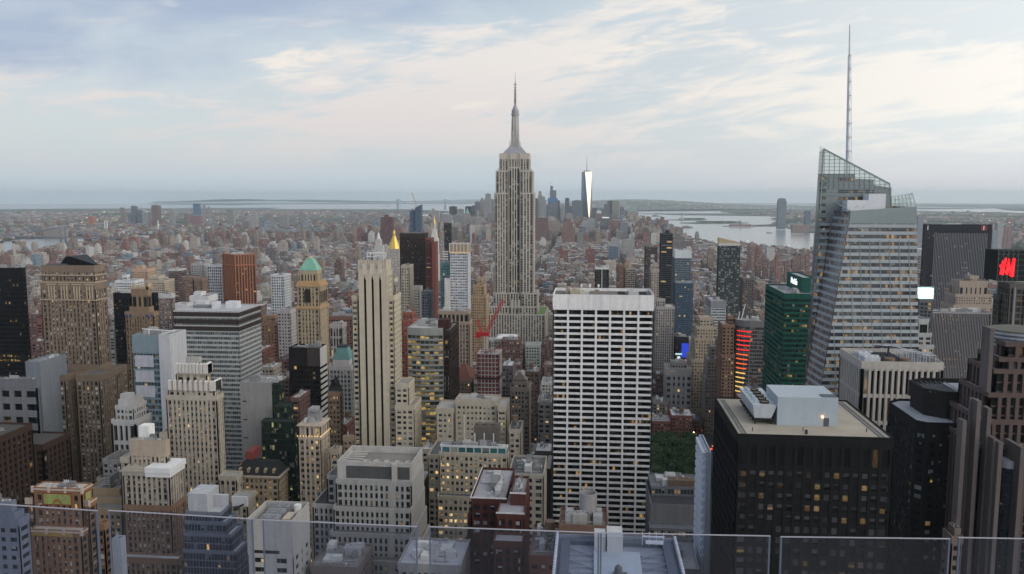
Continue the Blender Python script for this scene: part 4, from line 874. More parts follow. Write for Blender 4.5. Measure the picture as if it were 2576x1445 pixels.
x0, x1, y0, y1, z = b.F[0]; zr = z - 3.5
for k in range(5):
    m = MB(); cx = x0 + 14 + k * 5.4; m.cyl(cx, y0 + 5, zr, zr + 2.6, 2.2, n=16, top=False); m.cyl(cx, y0 + 5, zr, zr + 1.6, 2.0, n=16); b.part('cooling_fan', m, wall((.45, .44, .42)))
for k in range(5):
    m = MB(); m.beam((x0 + 1, y0 + 3 + k * 3, zr + 3.2), (x0 + 12, y0 + 1 + k * 4, zr + 3.2), .5); b.part('steel_beam', m, wall((.5, .49, .47)))
m = MB(); m.box(x0 + (x1 - x0) * .12, x0 + (x1 - x0) * .73, y0 - .12, y0, z - 8.5, z - 2.2); m.box(x0 + (x1 - x0) * .81, x0 + (x1 - x0) * .97, y0 - .12, y0, z - 8.5, z - 2.2); b.part('louvre_panel', m, wall((.09, .09, .09)))
m = MB(); m.box(x0 + (x1 - x0) * .74, x0 + (x1 - x0) * .8, y0 - 1.6, y0, z - 11, z - .3); b.part('pilaster', m, wall((.44, .42, .40)))
# slots between the two groups of columns on every tier, blank west flank
for f in b.F[1:]:
    m = MB(); g = f[0] + (f[1] - f[0]) * .755; m.box(g - 1.3, g + 1.3, f[2] - .35, f[2] + .6, 0 if f is b.F[-1] else f[4] - 22, f[4] - .2); m.box(f[1] - .3, f[1] + .22, f[2] + .02, f[3] - .02, 5, f[4] - .4); b.part('blank_panel', m, wall((.38, .365, .35)))
b.wing(822, 846, 1196, 392, 30, x1=b.F[1][0] - .1); b.wing(786, 838, 1268, 388, 36, x1=b.F[2][0] - .12, st=T(s_p, roof=(.07, .065, .065))); b.done(100)
s_tt = S((.43, .38, .30), (.38, .33, .26), 2.7, 3.65, .42, .45, .5, .35, tb=2, cw=1, lit=.52, blind=.3, blindc=(.5, .47, .4), litc=(1, .60, .25), power=2.2, roof=(.10, .11, .12))
b = B('amber_windowed_block', 'cream brick block with rows of amber windows and glazed penthouse', s_tt,
      [(1107, 1277, 1122, 450, 1279, S((.6, .62, .62), None, 4.5, 5, .12, .1, .4, lit=0, tint=(.05, .16, .16), tb=1, roof=(.035, .04, .05))), (1105, 1278, 1140, 448, 1281), (1102, 1279, 1250, 442, 1282)], clut=12, hold=True)
g = b.F[2]; b.wing(1076, 1101, 1144, 470, 30, T(s_tt, lit=.12), x1=g[0] - .1); x0, x1, y0, y1, z = b.F[0]
m = MB(); m.box(x0 + 18, x0 + 33, y0 + 12, y0 + 20, b.zr, b.zr + 9)
for k in range(3): m.cyl(x0 + 20.5 + k * 5, y0 + 16, b.zr + 9, b.zr + 10.2, 2, n=12)
b.part('cooling_tower', m, wall((.12, .105, .09)))
for k in range(3):
    m = MB(); m.cyl(x0 + 19 + k * 5.5, y0 + 9, b.zr, b.zr + 6, .3, n=6); b.part('flue', m, wall((.7, .7, .7)))
b.done(100)
s_uu = S((.44, .39, .31), None, 3.0, 3.7, .5, .5, .5, lit=.06, blind=.45, blindc=(.45, .42, .36), tb=3, cw=2, roof=(.42, .40, .38))
b = B('cream_slab_block', 'cream apartment style slab with blank upper wall, behind the amber windowed block', s_uu, [(1146, 1236, 1004, 540, 6, T(s_uu, tb=22)), (1146, 1252, 1009, 538, 20)], clut=3, hold=True)
g = b.F[1]; b.wing(1096, 1145, 1028, 536, 24, x1=g[0] - .1); b.wing(1237, 1274, 1022, 534, 24, x0=g[1] + .1); m = MB(); m.box(g[0] + 6, g[0] + 7, g[2] - .6, g[2], 40, g[4] - 10); b.part('flue', m, wall((.62, .6, .56))); b.done(60)
B('low_annex_block', 'low cream annex right of amber windowed block with white roof tank', S((.42, .38, .32), None, 4, 4, .45, .4, .6, lit=.07, roof=(.12, .12, .13), tb=2), [(1279, 1368, 1192, 432, 32)], clut=12, tank=0, win=40)
B('black_party_wall', 'black blank wall block pressed against the white gridded tower', S((.012, .012, .012)), [(1371, 1387, 1180, 480, 30)], flat=True, clut=0)
# red brick pair
s_ss = S((.078, .030, .025), (.065, .026, .022), 3.0, 3.6, .42, .42, .4, .25, tb=3, cw=1.2, lit=.03, blind=.4, blindc=(.45, .44, .46), roof=(.34, .33, .35), power=1.2)
s_sr = T(s_ss, w=(.105, .038, .03))
b = B('dark_red_brick_block', 'dark red brick block with white stepped copings, left of its lighter twin', s_ss, [(1185, 1274, 1252, 345, 40)], clut=5, hold=True)
g = b.F[0]; h = b.wing(1176, 1184, 1296, 347, 30, x1=g[0] - .1); b.wing(1166, 1176, 1370, 349, 30, x1=h[0] - .1)
m = MB(); m.box(g[0] - .25, g[1] + .1, g[2] - .3, g[2] - .02, g[4] - .5, g[4] + .15); m.box(g[0] - .3, g[0] + .02, g[2] + .02, g[3], g[4] - .5, g[4] + .15); b.part('coping', m, wall((.7, .68, .68))); b.done(90)
b = B('red_brick_block', 'red brick block with white stepped copings, right one of the brick pair', s_sr, [(1284, 1322, 1240, 343, 22), (1249, 1306, 1290, 332, 26)], clut=5, hold=True)
g = b.F[1]; b.wing(1249, 1306, 1362, 322, 9, x0=g[0] - .3, x1=g[1] + .3)
for (q, dz) in ((g, 0), (b.F[0], 0)):
    m = MB(); m.box(q[0] - .25, q[1] + .25, q[2] - .3, q[2] - .02, q[4] - .5, q[4] + .15); b.part('coping', m, wall((.75, .73, .73)))
b.done(80)
B('brick_court_block', 'low red brown brick block with rooftop tanks below the pale framed roof', S((.13, .055, .045), None, 3, 3.6, .5, .5, .4, lit=.02, blind=.3, roof=(.16, .13, .14)), [(1330, 1404, 1398, 300, 30)], clut=7, tank=1, win=20)
B('white_roofed_block', 'low block with pale cluttered roof garden, bottom edge beside glass joint', S((.3, .29, .29), None, 3, 3.8, .4, .5, .4, lit=.08, roof=(.40, .40, .44)), [(1000, 1160, 1420, 318, 26)], clut=9, win=30)
B('ducted_roof_block', 'low brown block with busy silver ducts on its roof at the bottom edge', S((.17, .14, .13), None, 3, 3.8, .4, .5, .4, lit=.04, roof=(.20, .19, .19)), [(780, 902, 1425, 330, 24)], clut=12, win=20)
# pale framed roof
s_q = S((.26, .29, .35), None, 3, 4, .3, .3, .4, tb=2, lit=.02, roof=(.07, .085, .115), par=6)
f = foot((1396, 1716, 1450, 228, 30)); L0 = atZ(1403, 1343, f[4]); R0 = atZ(1694, 1343, f[4]); F0 = atZ(1397, 1460, f[4]); R1 = atZ(1716, 1460, f[4])
x0, x1, y0, y1, z = min(L0[0], F0[0]), max(R0[0], R1[0]), F0[1] - 4, L0[1], f[4]
b = Bld('framed_roof_building', 'building with pale blue roof inside a ring of steel trusses, bottom centre', 'building', ((x0 + x1) / 2, (y0 + y1) / 2, 0))
b.mass(rect(x0, x1, y0, y1), 0, z, s_q); Wd = x1 - x0; zr = z - 6
m = MB()
for k in range(22):
    yy = y0 + (y1 - y0) * k / 21
    for xx in (x0 - .1, x1 + .1): m.cyl(xx, yy, z - 3, z + .5, .45, n=8)
b.part('rib', m, wall((.60, .63, .70))); m = MB(); m.box(x0 + 1.4, x0 + 4.2, y0, y1 - 2, zr, z - .6); m.box(x1 - 4.2, x1 - 1.4, y0, y1 - 2, zr, z - .6); m.box(x0 + 4.2, x1 - 4.2, y1 - 3.5, y1 - 1.2, zr, z - .7); b.part('walkway', m, wall((.10, .12, .16)))
m = MB(); 
for k in range(6):
    yy = y0 + 3 + k * 4.2
    m.beam((x0 + 4.2, yy, z - 1), (x0 + Wd * .31, yy + 1.5, z - 1.6), .35); m.beam((x1 - 4.2, yy, z - 1), (x0 + Wd * .69, yy + 1.5, z - 1.6), .35)
    if k % 2: m.beam((x0 + 4.2, yy + 4, z - 1), (x0 + Wd * .31, yy, z - 1.6), .35); m.beam((x1 - 4.2, yy + 4, z - 1), (x0 + Wd * .69, yy, z - 1.6), .35)
b.part('truss', m, wall((.22, .25, .31))); m = MB(); m.box(x0 + Wd * .31, x0 + Wd * .69, y0 + .5, y1 - 9, zr, z - 1.2); b.part('pale_deck', m, wall((.40, .45, .52), .6, .12))
m = MB(); m.box(x0 + Wd * .315, x0 + Wd * .41, y1 - 9, y1 - 2.5, zr, z + 3.4); m.box(x0 + Wd * .42, x0 + Wd * .55, y1 - 10, y1 - 1.5, zr, z + 4.0); b.part('bulkhead', m, wall((.46, .47, .48)))
m = MB(); m.box(x0 + Wd * .46, x0 + Wd * .57, y0 + 10, y0 + 13, z - 1.2, z - .9); m.cyl(x0 + Wd * .50, y0 + 11.5, z - .9, z + 1.2, 1.3, 1.1, n=16); m.cyl(x0 + Wd * .50, y0 + 11.5, z + 1.2, z + 2, 1.1, .3, n=16); b.part('fan_unit', m, wall((.12, .12, .13), .4))
m = MB(); m.box(x0 + Wd * .48, x0 + Wd * .57, y0 + 3, y0 + 4.4, z - 1.2, z - .4); b.part('skylight', m, wall((.30, .38, .60)))
m = MB(); xx = x0 + Wd * .72; m.beam((xx, y1 - 4, z + 2), (xx + 7, y1 - 4, z + 2), .35); m.beam((xx + 1, y1 - 5, z + .5), (xx + 6.4, y1 - 5, z + .5), .9)
for k in range(4): m.beam((xx + k * 2.2, y1 - 4, z - 1), (xx + k * 2.2, y1 - 4, z + 3.5), .18)
b.part('window_cleaning_crane', m, wall((.62, .66, .74))); b.done(40); BOXES.append((x0, x1, y0, y1, z))
# brown block with round white tank
b = B('round_tank_block', 'brown brick block carrying a big open grey drum around a water tank', S((.17, .10, .075), None, 3, 3.7, .5, .5, .4, lit=.02, roof=(.18, .13, .11)), [(1406, 1530, 1322, 300, 18)], clut=6, hold=True)
t = atZ(1480, 1305, b.zr + 1); cx, cy_ = t[0], b.F[0][2] + 10; r_ = 3.3
m = MB(); m.cyl(cx, cy_, b.zr, b.zr + 10.5, r_, n=24, top=False); m.cyl(cx, cy_, b.zr + 5, b.zr + 10.5, r_ - .35, n=24, top=False)
for k in range(24):
    a, c = 2 * math.pi * k / 24, 2 * math.pi * (k + 1) / 24; P = lambda r, a: (cx + r * math.cos(a), cy_ + r * math.sin(a), b.zr + 10.5)
    m.quad([P(r_, a), P(r_, c), P(r_ - .35, c), P(r_ - .35, a)])
b.part('tank_screen', m, wall((.33, .32, .33), .6)); m = MB(); m.cyl(cx, cy_, b.zr, b.zr + 6.5, r_ - .9, n=20); m.cyl(cx, cy_, b.zr + 6.5, b.zr + 8.3, r_ - .8, 0, n=20); b.part('water_tank', m, wall((.42, .30, .20)))
m = MB(); m.box(cx - 6, cx - 1.5, cy_ - 7, cy_ - 3, b.zr, b.zr + 4); b.part('bulkhead', m, wall((.34, .33, .31))); b.done(10)
# grey terraced plant block right of the gridded tower
s_rr = S((.16, .17, .19), None, 1.8, 3.9, .12, .28, .3, .25, tb=1, cw=.6, tint=(.045, .06, .075), lit=.28, blind=.15, litc=(1, .55, .16), power=.9, roof=(.06, .06, .07), par=1.2)
b = B('louvred_office', 'grey office block with louvred plant floors and amber rows, right of gridded tower', s_rr, [(1637, 1764, 1225, 448, 22), (1637, 1763, 1270, 432, 16, T(s_rr, tb=17, top=(.17, .17, .18)))], clut=9, hold=True)
g = b.F[1]; b.wing(1630, 1763, 1330, 424, 8, x0=g[0] - 1, x1=g[1] + .2); x0, x1, y0, y1, z = b.F[0]
m = MB(); m.box(x0 + 10, x0 + 25, y0 + 1, y0 + 7, b.zr, b.zr + 4.5)
for k in range(2): m.cyl(x0 + 14 + k * 7, y0 + 4, b.zr + 4.5, b.zr + 5.8, 2.8, 0, n=12)
b.part('tank_house', m, wall((.14, .10, .075))); b.done(80)
# white gridded tower (centre right)
s_g = S((.74, .73, .73), (.72, .71, .71), 9.0, 3.95, .135, .35, .75, .55, tb=9.8, cw=.8, tint=(.006, .007, .008), lit=.10, blind=.06, blindc=(.05, .05, .06), litc=(1, .52, .12), power=.8, rough=.05, cells=6, roof=(.16, .15, .13), par=2)
b = B('white_gridded_tower', 'broad white travertine office tower with black window bays in a grid', s_g, [(1391, 1646, 742, 520, 38)], clut=0, hold=True)
x0, x1, y0, y1, z = b.F[0]; y1 = b.F[0][3]; b.st = s_g
m = MB(); w7 = (x1 - x0 - 1.6) / 7
for k in range(7): m.box(x0 + .8 + k * w7 + .5, x0 + .8 + (k + 1) * w7 - .5, y0 - .03, y0 + .1, z - 10.6, z - 10.1)
b.part('dark_slot', m, wall((.01, .01, .01))); m = MB()
for k in range(1, 7): m.box(x0 + .8 + k * w7 - .45, x0 + .8 + k * w7 - .36, y0 - .03, y0 + .02, z - 10, z - .1); m.box(x0 + .8 + k * w7 + .36, x0 + .8 + k * w7 + .45, y0 - .03, y0 + .02, z - 13, z - .1)
b.part('panel_joint', m, wall((.35, .34, .34)))
for (a, c, d, e, h, col) in ((.17, .27, .3, .6, 3.2, (.38, .33, .24)), (.27, .36, .3, .6, 2.2, (.5, .48, .42)), (.12, .16, .4, .7, 4, (.3, .27, .2)), (.42, .46, .2, .4, 3, (.25, .2, .15)), (.76, .86, .35, .75, 2.6, (.45, .46, .46))):
    m = MB(); m.box(x0 + (x1 - x0) * a, x0 + (x1 - x0) * c, y0 + (y1 - y0) * d, y0 + (y1 - y0) * e, b.zr, b.zr + h); m.cyl(x0 + (x1 - x0) * (a + c) / 2, y0 + (y1 - y0) * (d + e) / 2, b.zr + h, b.zr + h + .8, 1.6, n=10); b.part('roof_unit', m, wall(col))
for k in range(3):
    m = MB(); m.box(x0 + (x1 - x0) * (.27 + k * .09), x0 + (x1 - x0) * (.27 + k * .09) + 1.1, y1 - 4, y1 - 3.4, b.zr + 3, b.zr + 5); m.beam((x0 + (x1 - x0) * (.27 + k * .09) + .5, y1 - 3, b.zr), (x0 + (x1 - x0) * (.27 + k * .09) + .5, y1 - 3, b.zr + 5), .2); b.part('antenna_panel', m, wall((.85, .85, .85)))
for k in range(2):
    m = MB(); m.box(x0 + (x1 - x0) * (.66 + k * .22), x0 + (x1 - x0) * (.73 + k * .22), y0 + 4, y1 - 6, b.zr, b.zr + .4); b.part('sunken_well', m, wall((.02, .02, .02)))
b.done(100)
# ================================================================ THE GREAT TOWER WITH THE MAST (centre)
LS = (.50, .455, .39); s_e = S(LS, (.19, .17, .16), 4.3, 3.75, .46, .42, .7, .3, tb=2.2, cw=1.3, lit=.05, blind=.3, blindc=(.36, .34, .31), litc=(1, .6, .2), power=.55, rowlit=.02, roof=(.3, .3, .3))
b = Bld('limestone_skyscraper', 'tallest limestone art deco skyscraper with tapering mast at the centre', 'skyscraper', (-90, 1300, 0)); b.st = s_e
YF = 1280
def er(xl, xr, yt, dy, dep): return foot((xl, xr, yt, YF + dy, dep))
c_ = er(1256, 1331, 386, 3, 36); m1 = er(1247, 1339, 429, 0, 42); m2 = er(1243.5, 1342, 485, -1.6, 45); m3 = er(1240, 1351, 737, -4, 50); m4 = er(1229, 1352, 771, -8, 54); m5 = er(1212, 1371, 790, -14, 60)
def notch(f, a, c, d):    # plan with a recessed centre bay on the north front
    x0, x1, y0, y1 = f[:4]; w = x1 - x0
    return [(x0, y0), (x0 + w * a, y0), (x0 + w * a, y0 + d), (x0 + w * c, y0 + d), (x0 + w * c, y0), (x1, y0), (x1, y1), (x0, y1)]
b.mass(notch(c_, .30, .70, .8), m1[4] - 1.1, c_[4], T(s_e, tb=9, lit=0))
b.mass(notch(m1, .345, .66, 3), m2[4] - 1.1, m1[4], s_e); b.mass(notch(m2, .36, .65, 4.4), m3[4] - 1.1, m2[4], s_e)
b.mass(notch(m3, .38, .64, 5.5), m4[4] - 1.1, m3[4], s_e); b.mass(notch(m4, .40, .62, 1.5), m5[4] - 1.1, m4[4], s_e); b.mass(rect(*m5[:4]), 0, m5[4], T(s_e, roof=(.12, .2, .06)))
# the central bay keeps rising in one plane to the crown
w = m2[1] - m2[0]; b.mass([(m2[0] + w * .36, m2[2] + 3.9), (m2[0] + w * .65, m2[2] + 3.9), (m2[0] + w * .65, m2[2] + 4.38), (m2[0] + w * .36, m2[2] + 4.38)], m4[4], m2[4] + 40, T(s_e, pd=.3, sd=.1))
zc = c_[4]; cx = (c_[0] + c_[1]) / 2; cy_ = (c_[2] + c_[3]) / 2
m = MB()
for i in range(6): m.box(c_[0] + 5 + i * 1.9, c_[1] - 5 - i * 1.9, c_[2] + 3 + i * 1.9, c_[3] - 3 - i * 1.9, zc - 1 + i * 2.2, zc + 1.1 + i * 2.2)
for i in range(6): m.box(c_[0] + 5.4 + i * 1.9, c_[1] - 5.4 - i * 1.9, c_[2] + 3.4 + i * 1.9, c_[3] - 3.4 - i * 1.9, zc + 1.1 + i * 2.2, zc + 1.25 + i * 2.2)
b.part('stepped_deck', m, wall((.36, .36, .40), .5)); px = lambda y: atY(1293, y, cy_)[2]
m = MB(); z0, z1 = px(362), px(291); m.cyl(cx, cy_, zc, z1, 6.2, 5.0, n=16); b.part('mast_drum', m, wall((.40, .38, .36), .5))
for k in range(8):
    m = MB(); a = math.pi / 8 + k * math.pi / 4; ca, sa = math.cos(a), math.sin(a)
    m.beam((cx + 7.2 * ca, cy_ + 7.2 * sa, zc), (cx + 5.2 * ca, cy_ + 5.2 * sa, z1 - 2), 1.2); b.part('mast_fin', m, wall((.52, .50, .48), .5))
for k in range(4):
    m = MB(); a = k * math.pi / 2 + math.pi / 4; ca, sa = math.cos(a), math.sin(a)
    for q in range(4): m.box(cx + (8.8 - q * 1.0) * ca - 1.2, cx + (8.8 - q * 1.0) * ca + 1.2, cy_ + (8.8 - q * 1.0) * sa - 1.2, cy_ + (8.8 - q * 1.0) * sa + 1.2, zc + 8, zc + 14 + q * 7)
    b.part('mast_wing', m, wall((.42, .40, .38), .5))
m = MB()
for (ya, yb, ra, rb) in ((291, 286, 6.4, 6.4), (286, 283, 5.0, 5.0), (283, 277, 5.8, 5.6), (277, 270, 4.6, 3.4), (270, 262, 3.0, 1.6)): m.cyl(cx, cy_, px(ya), px(yb), ra, rb, n=16)
b.part('mast_lantern', m, wall((.33, .33, .34), .4))
m = MB()
for (ya, yb, ra, rb) in ((262, 248, 1.7, 1.5), (248, 226, 1.3, 1.1), (226, 206, .8, .7), (206, 183, .38, .15)): m.cyl(cx, cy_, px(ya), px(yb), ra, rb, n=8)
for yy in (256, 250, 243, 236, 229, 222, 214): m.cyl(cx, cy_, px(yy), px(yy) + .8, 2.3, n=8)
b.part('antenna', m, wall((.24, .22, .23), .5)); m = MB()
for k in range(10): a = k * .628; m.beam((cx + 9 * math.cos(a), cy_ + 7 * math.sin(a), zc + 10), (cx + 9.6 * math.cos(a), cy_ + 7 * math.sin(a), zc + 17 + k % 3 * 2), .4)
for k in range(5): m.box(m1[1] - 9 + k * 1.7, m1[1] - 8 + k * 1.7, m1[2] + 3, m1[2] + 4, m1[4], m1[4] + 2.4); m.box(m1[0] + 3 + k * 1.2, m1[0] + 3.6 + k * 1.2, m1[2] + 3, m1[2] + 4, m1[4], m1[4] + 3)
b.part('antenna_cluster', m, wall((.4, .4, .4))); m = MB()
for fx in (.30, .36, .64, .70): m.box(c_[0] + (c_[1] - c_[0]) * fx - .5, c_[0] + (c_[1] - c_[0]) * fx + .5, c_[2] - .5, c_[2], m1[4], zc + 1.5)
b.part('buttress', m, wall(LS)); m = MB()
for k in range(3): m.box(m3[0] + (m3[1] - m3[0]) * (.415 + .0775 * k) - .1, m3[0] + (m3[1] - m3[0]) * (.455 + .0775 * k) + .9, m4[2] + .9, m4[2] + 1.45, m4[4] - 4, m4[4] + 9); m.cyl(m3[0] + (m3[1] - m3[0]) * (.435 + .0775 * k) + .4, m4[2] + 1.2, m4[4] + 9, m4[4] + 11, 1.9, .4, n=8)
b.part('stone_arch', m, wall(LS)); b.done(100); BOXES.append((m5[0], m5[1], m5[2], m5[3], 300))
# ================================================================ THE FACETED CRYSTAL TOWER (right)
def band_skin(B_, A0, A1, C0, C1, fh, frac, mat, off=.35, ztop=None, name='spandrel', phase=0.0):
    """horizontal bands on a tilted wall: left edge A0 (low) to A1 (high), right edge C0 to C1"""
    m = MB(); A0, A1, C0, C1 = map(Vector, (A0, A1, C0, C1)); n = (C0 - A0).cross(A1 - A0).normalized()
    if n.y > 0: n = -n
    z = phase; zt = min(A1.z, C1.z) if ztop is None else ztop
    def E(P, Q, z): t = (z - P.z) / (Q.z - P.z); return P + (Q - P) * t
    while z < zt - fh * frac:
        a, c, d, e = E(A0, A1, z), E(C0, C1, z), E(C0, C1, z + fh * frac), E(A0, A1, z + fh * frac); o = n * off
        m.quad([tuple(a + o), tuple(c + o), tuple(d + o), tuple(e + o)], 0, [(0, 0), ((c - a).length / 1.5, 0), ((c - a).length / 1.5, 1), (0, 1)])
        m.quad([tuple(e + o), tuple(d + o), tuple(d), tuple(e)]); m.quad([tuple(a), tuple(c), tuple(c + o), tuple(a + o)]); z += fh
    return m
def floor_skin(A0, A1, C0, C1, fh, us, uo=0, phase=0.0, ztop=None):
    """glazing of a tilted or slightly warped wall, one row of panes per floor"""
    m = MB(); A0, A1, C0, C1 = map(Vector, (A0, A1, C0, C1)); zt = min(A1.z, C1.z) if ztop is None else ztop; z = phase - fh
    def E(P, Q, z): return P + (Q - P) * ((z - P.z) / (Q.z - P.z))
    while z < zt:
        z0, z1 = max(z, 0), min(z + fh, zt); a, c, d, e = E(A0, A1, z0), E(C0, C1, z0), E(C0, C1, z1), E(A0, A1, z1); f = lambda q, r: 400 - (r - q).length * us + uo
        v = round(z / fh) + 2; m.quad([tuple(a), tuple(c), tuple(d), tuple(e)], 0, [(f(a, c), v + .001), (400 + uo, v + .001), (400 + uo, v + .999 * (z1 - z) / fh), (f(e, d), v + .999 * (z1 - z) / fh)]); z += fh
    return m
def quad_uv(m, P, us, vs, uo=0):
    P = [Vector(p) for p in P]; t = (P[1] - P[0]); t.z = 0; t.normalize()
    m.quad([tuple(p) for p in P], 0, [((p - P[0]).dot(t) * us + uo, p.z * vs) for p in P])
def screen_mat(tr=.5, c=(.62, .68, .66)):
    k = ('scr', tr, c)
    if k in MATS: return MATS[k]
    m, nt, b_ = mat_base('screen_glass'); b_.inputs['Base Color'].default_value = (*c, 1); b_.inputs['Roughness'].default_value = .15
    t = nt.nodes.new('ShaderNodeBsdfTransparent'); t.inputs[0].default_value = (.86, .93, .90, 1); x = nt.nodes.new('ShaderNodeMixShader'); x.inputs[0].default_value = tr
    nt.links.new(b_.outputs[0], x.inputs[1]); nt.links.new(t.outputs[0], x.inputs[2]); nt.links.new(x.outputs[0], nt.nodes['Material Output'].inputs[0])
    m['_screen'] = 1; MATS[k] = m; return m
b = Bld('crystal_tower', 'faceted pale glass skyscraper with slanted crown and tall white spire', 'skyscraper', atY(2160, 900, 545)[:2] + (0,))
YB = 520.0
def low(px, py, Y, px2, py2, Y2):       # extend an edge through two photo points down to the street
    p, q = Vector(atY(px, py, Y)), Vector(atY(px2, py2, Y2)); t = p.z / (p.z - q.z); return p + (q - p) * t
R1t = Vector(atY(2140, 532, YB)); R1b = low(2140, 532, YB, 2071, 941, YB - 5)
L1t = Vector(atY(2102, 510, YB + 27)); L1b = low(2102, 510, YB + 27, 2043, 870, YB + 22)
FRt = Vector(atY(2305, 521, YB)); FRb = low(2305, 521, YB, 2310, 870, YB)
SLt = Vector(atY(2072, 375, YB + 30)); SLb = low(2072, 375, YB + 30, 2037, 975, YB + 28)
L1b2 = L1b + Vector((0, .5, 0))
BLt = Vector(atY(2062, 369, YB + 62)); BLb = low(2062, 369, YB + 62, 2023, 975, YB + 60); BRt = FRt + Vector((-3, 55, 0)); BRb = FRb + Vector((0, 62, 0))
gl = glazing(tint=(.04, .045, .055), lit=.46, blind=.22, blindc=(.17, .18, .17), litc=(1, .50, .12), power=.62, rough=.06, mull=0, spec=.6)
gl2 = glazing(tint=(.085, .085, .10), lit=.14, blind=.3, blindc=(.21, .19, .22), litc=(1, .5, .25), power=.4, rough=.2, spec=.4)
sp1 = wall((.35, .39, .42), .3, .08, 0, False); sp2 = wall((.29, .33, .36), .25, .08, 0, False)
FH = 4.35; g1 = b.part('glazing', floor_skin(R1b, R1t, FRb, FRt, FH, 1 / 1.5, phase=FH * .77), gl, kind='stuff')
b.part('lilac_facet', floor_skin(L1b, L1t, R1b, R1t, FH, 1 / 1.5, 300, phase=FH * .8), gl2, kind='stuff')
m = MB(); quad_uv(m, (FRb, BRb, BRt, FRt), 1 / 1.5, 1 / FH, 600); b.part('side_glazing', m, gl, kind='stuff')
b.part('spandrel', band_skin(b, R1b, R1t, FRb, FRt, FH, .46, sp1, .4, phase=FH * .77), sp1)
b.part('spandrel', band_skin(b, L1b, L1t, R1b, R1t, FH, .40, sp2, .3, phase=FH * .80), sp2)
# column covers between window groups
m = MB()
def RZ(z): return R1b + (R1t - R1b) * (z / R1t.z), FRb + (FRt - FRb) * (z / FRt.z)
for k in range(1, 12):
    z = 0.0; prev = None
    while z < FRt.z - 14:
        L_, R_ = RZ(z); w_ = (R_ - L_).length; dd = k * 5.9 - 1.2
        if dd > w_ - .6: break
        p = R_ + (L_ - R_) * (dd / w_) + Vector((0, -.25, 0))
        if prev is not None: m.beam(prev, p, .5)
        prev = p; z += FH * 3
b.part('column_cover', m, wall((.22, .27, .275), .35, .08, 0, False))
m = MB()    # top glass skirt of the front volume, paler
zt = R1t.z; 
quad_uv(m, (R1t.lerp(R1b, .03) + Vector((0, -.5, 0)), FRt.lerp(FRb, .04) + Vector((0, -.5, 0)), FRt + Vector((0, -.5, 0)), R1t + Vector((0, -.5, 0))), .3, .25); b.part('top_band', m, wall((.24, .29, .30), .2, .1, 0, False))
# rear slab, west and rear walls, roof
SRt = Vector(atY(2238, 463, YB + 30)); SRb = Vector((SRt.x + 1.5, YB + 30, 0)); SRm = Vector(atY(2243, 521, YB + 30))
m = MB()
def slab_pt(px, py): return Vector(atY(px, py, YB + 30))
quad_uv(m, (SLb, SRb, slab_pt(2243, 473), slab_pt(2198, 466), slab_pt(2198, 452), slab_pt(2151, 450), slab_pt(2151, 438), slab_pt(2058, 438)), 1 / 1.5, 1 / FH, 900)
b.part('rear_wall', m, wall((.215, .25, .26), .3, .1, 0, False))
m = MB(); P = [slab_pt(*q) + Vector((0, -.05, 0)) for q in ((2058, 438), (2151, 438), (2151, 450), (2198, 452), (2198, 466), (2243, 473), (2238, 463), (2062, 368))]
m.quad([tuple(p) for p in P]); b.part('crown_screen', m, screen_mat(.55))
m = MB()    # crown grid
for i in range(1, 14):
    t = i / 14; a = slab_pt(2062 + 176 * t, 368 + 95 * t); c = slab_pt(2059 + 181 * t, 476); m.beam(a + Vector((0, -.2, 0)), Vector((c.x, c.y - .2, c.z)), .26)
yy = 384
while yy < 500:
    zz = slab_pt(2060, yy).z; t0 = slab_pt(2060, yy); xr = SRt.x if yy > 463 else slab_pt(2062 + (yy - 368) / 95 * 176, yy).x
    m.beam((t0.x, t0.y - .2, zz), (xr, t0.y - .2, zz), .26); yy += 9
m.beam(SLt, SRt, .9); m.beam(SLt, SLb, .7); m.beam(SRt, SRm, .6); b.part('crown_grid', m, wall((.22, .27, .27), .4, .05, 0, False))
m = MB()    # window strips on the rear slab
for (xa, xb, ya, yb_) in ((2062, 2079, 445, 452), (2062, 2079, 460, 467), (2061, 2078, 477, 485), (2061, 2077, 495, 502), (2060, 2077, 512, 519), (2059, 2076, 530, 536), (2058, 2076, 548, 555), (2110, 2150, 446, 454), (2110, 2198, 478, 486), (2109, 2182, 496, 503),
                          (2058, 2086, 566, 575), (2056, 2080, 584, 593), (2055, 2078, 603, 612), (2054, 2076, 621, 630), (2053, 2074, 639, 648)):
    a, c = slab_pt(xa, ya), slab_pt(xb, yb_); w_ = (c.x - a.x) / 1.5
    m = MB(); m.quad([(a.x, a.y - .3, c.z), (c.x, a.y - .3, c.z), (c.x, a.y - .3, a.z), (a.x, a.y - .3, a.z)], 0, [(ya, yb_ * 3), (ya + w_, yb_ * 3), (ya + w_, yb_ * 3 + 1), (ya, yb_ * 3 + 1)])
    b.part('window_strip', m, gl)
b.part('side_glazing', floor_skin(BLb, BLt, SLb, SLt, FH, 1 / 1.5, 900, phase=1), gl2, kind='stuff'); b.part('spandrel', band_skin(b, BLb, BLt, SLb, SLt, FH, .4, sp2, .3, phase=1), sp2)
b.part('corner_glazing', floor_skin(SLb, slab_pt(2054, 560), L1b, slab_pt(2090, 560), FH, 1 / 1.5, 1500, phase=FH * .77), gl, kind='stuff')
b.part('spandrel', band_skin(b, SLb, slab_pt(2054, 560), L1b, slab_pt(2090, 560), FH, .42, sp1, .35, phase=FH * .77), sp1)
zr = atY(2200, 528, YB + 10)[2]; m = MB(); m.quad([(R1t.x - 2, YB + 3, zr - 2), (FRt.x - 1, YB + 3, zr - 2), (FRt.x - 1, YB + 60, zr - 2), (L1t.x + 2, YB + 60, zr - 2), (L1t.x + 2, YB + 27, zr - 2)]); b.part('roof', m, wall((.05, .05, .055)))
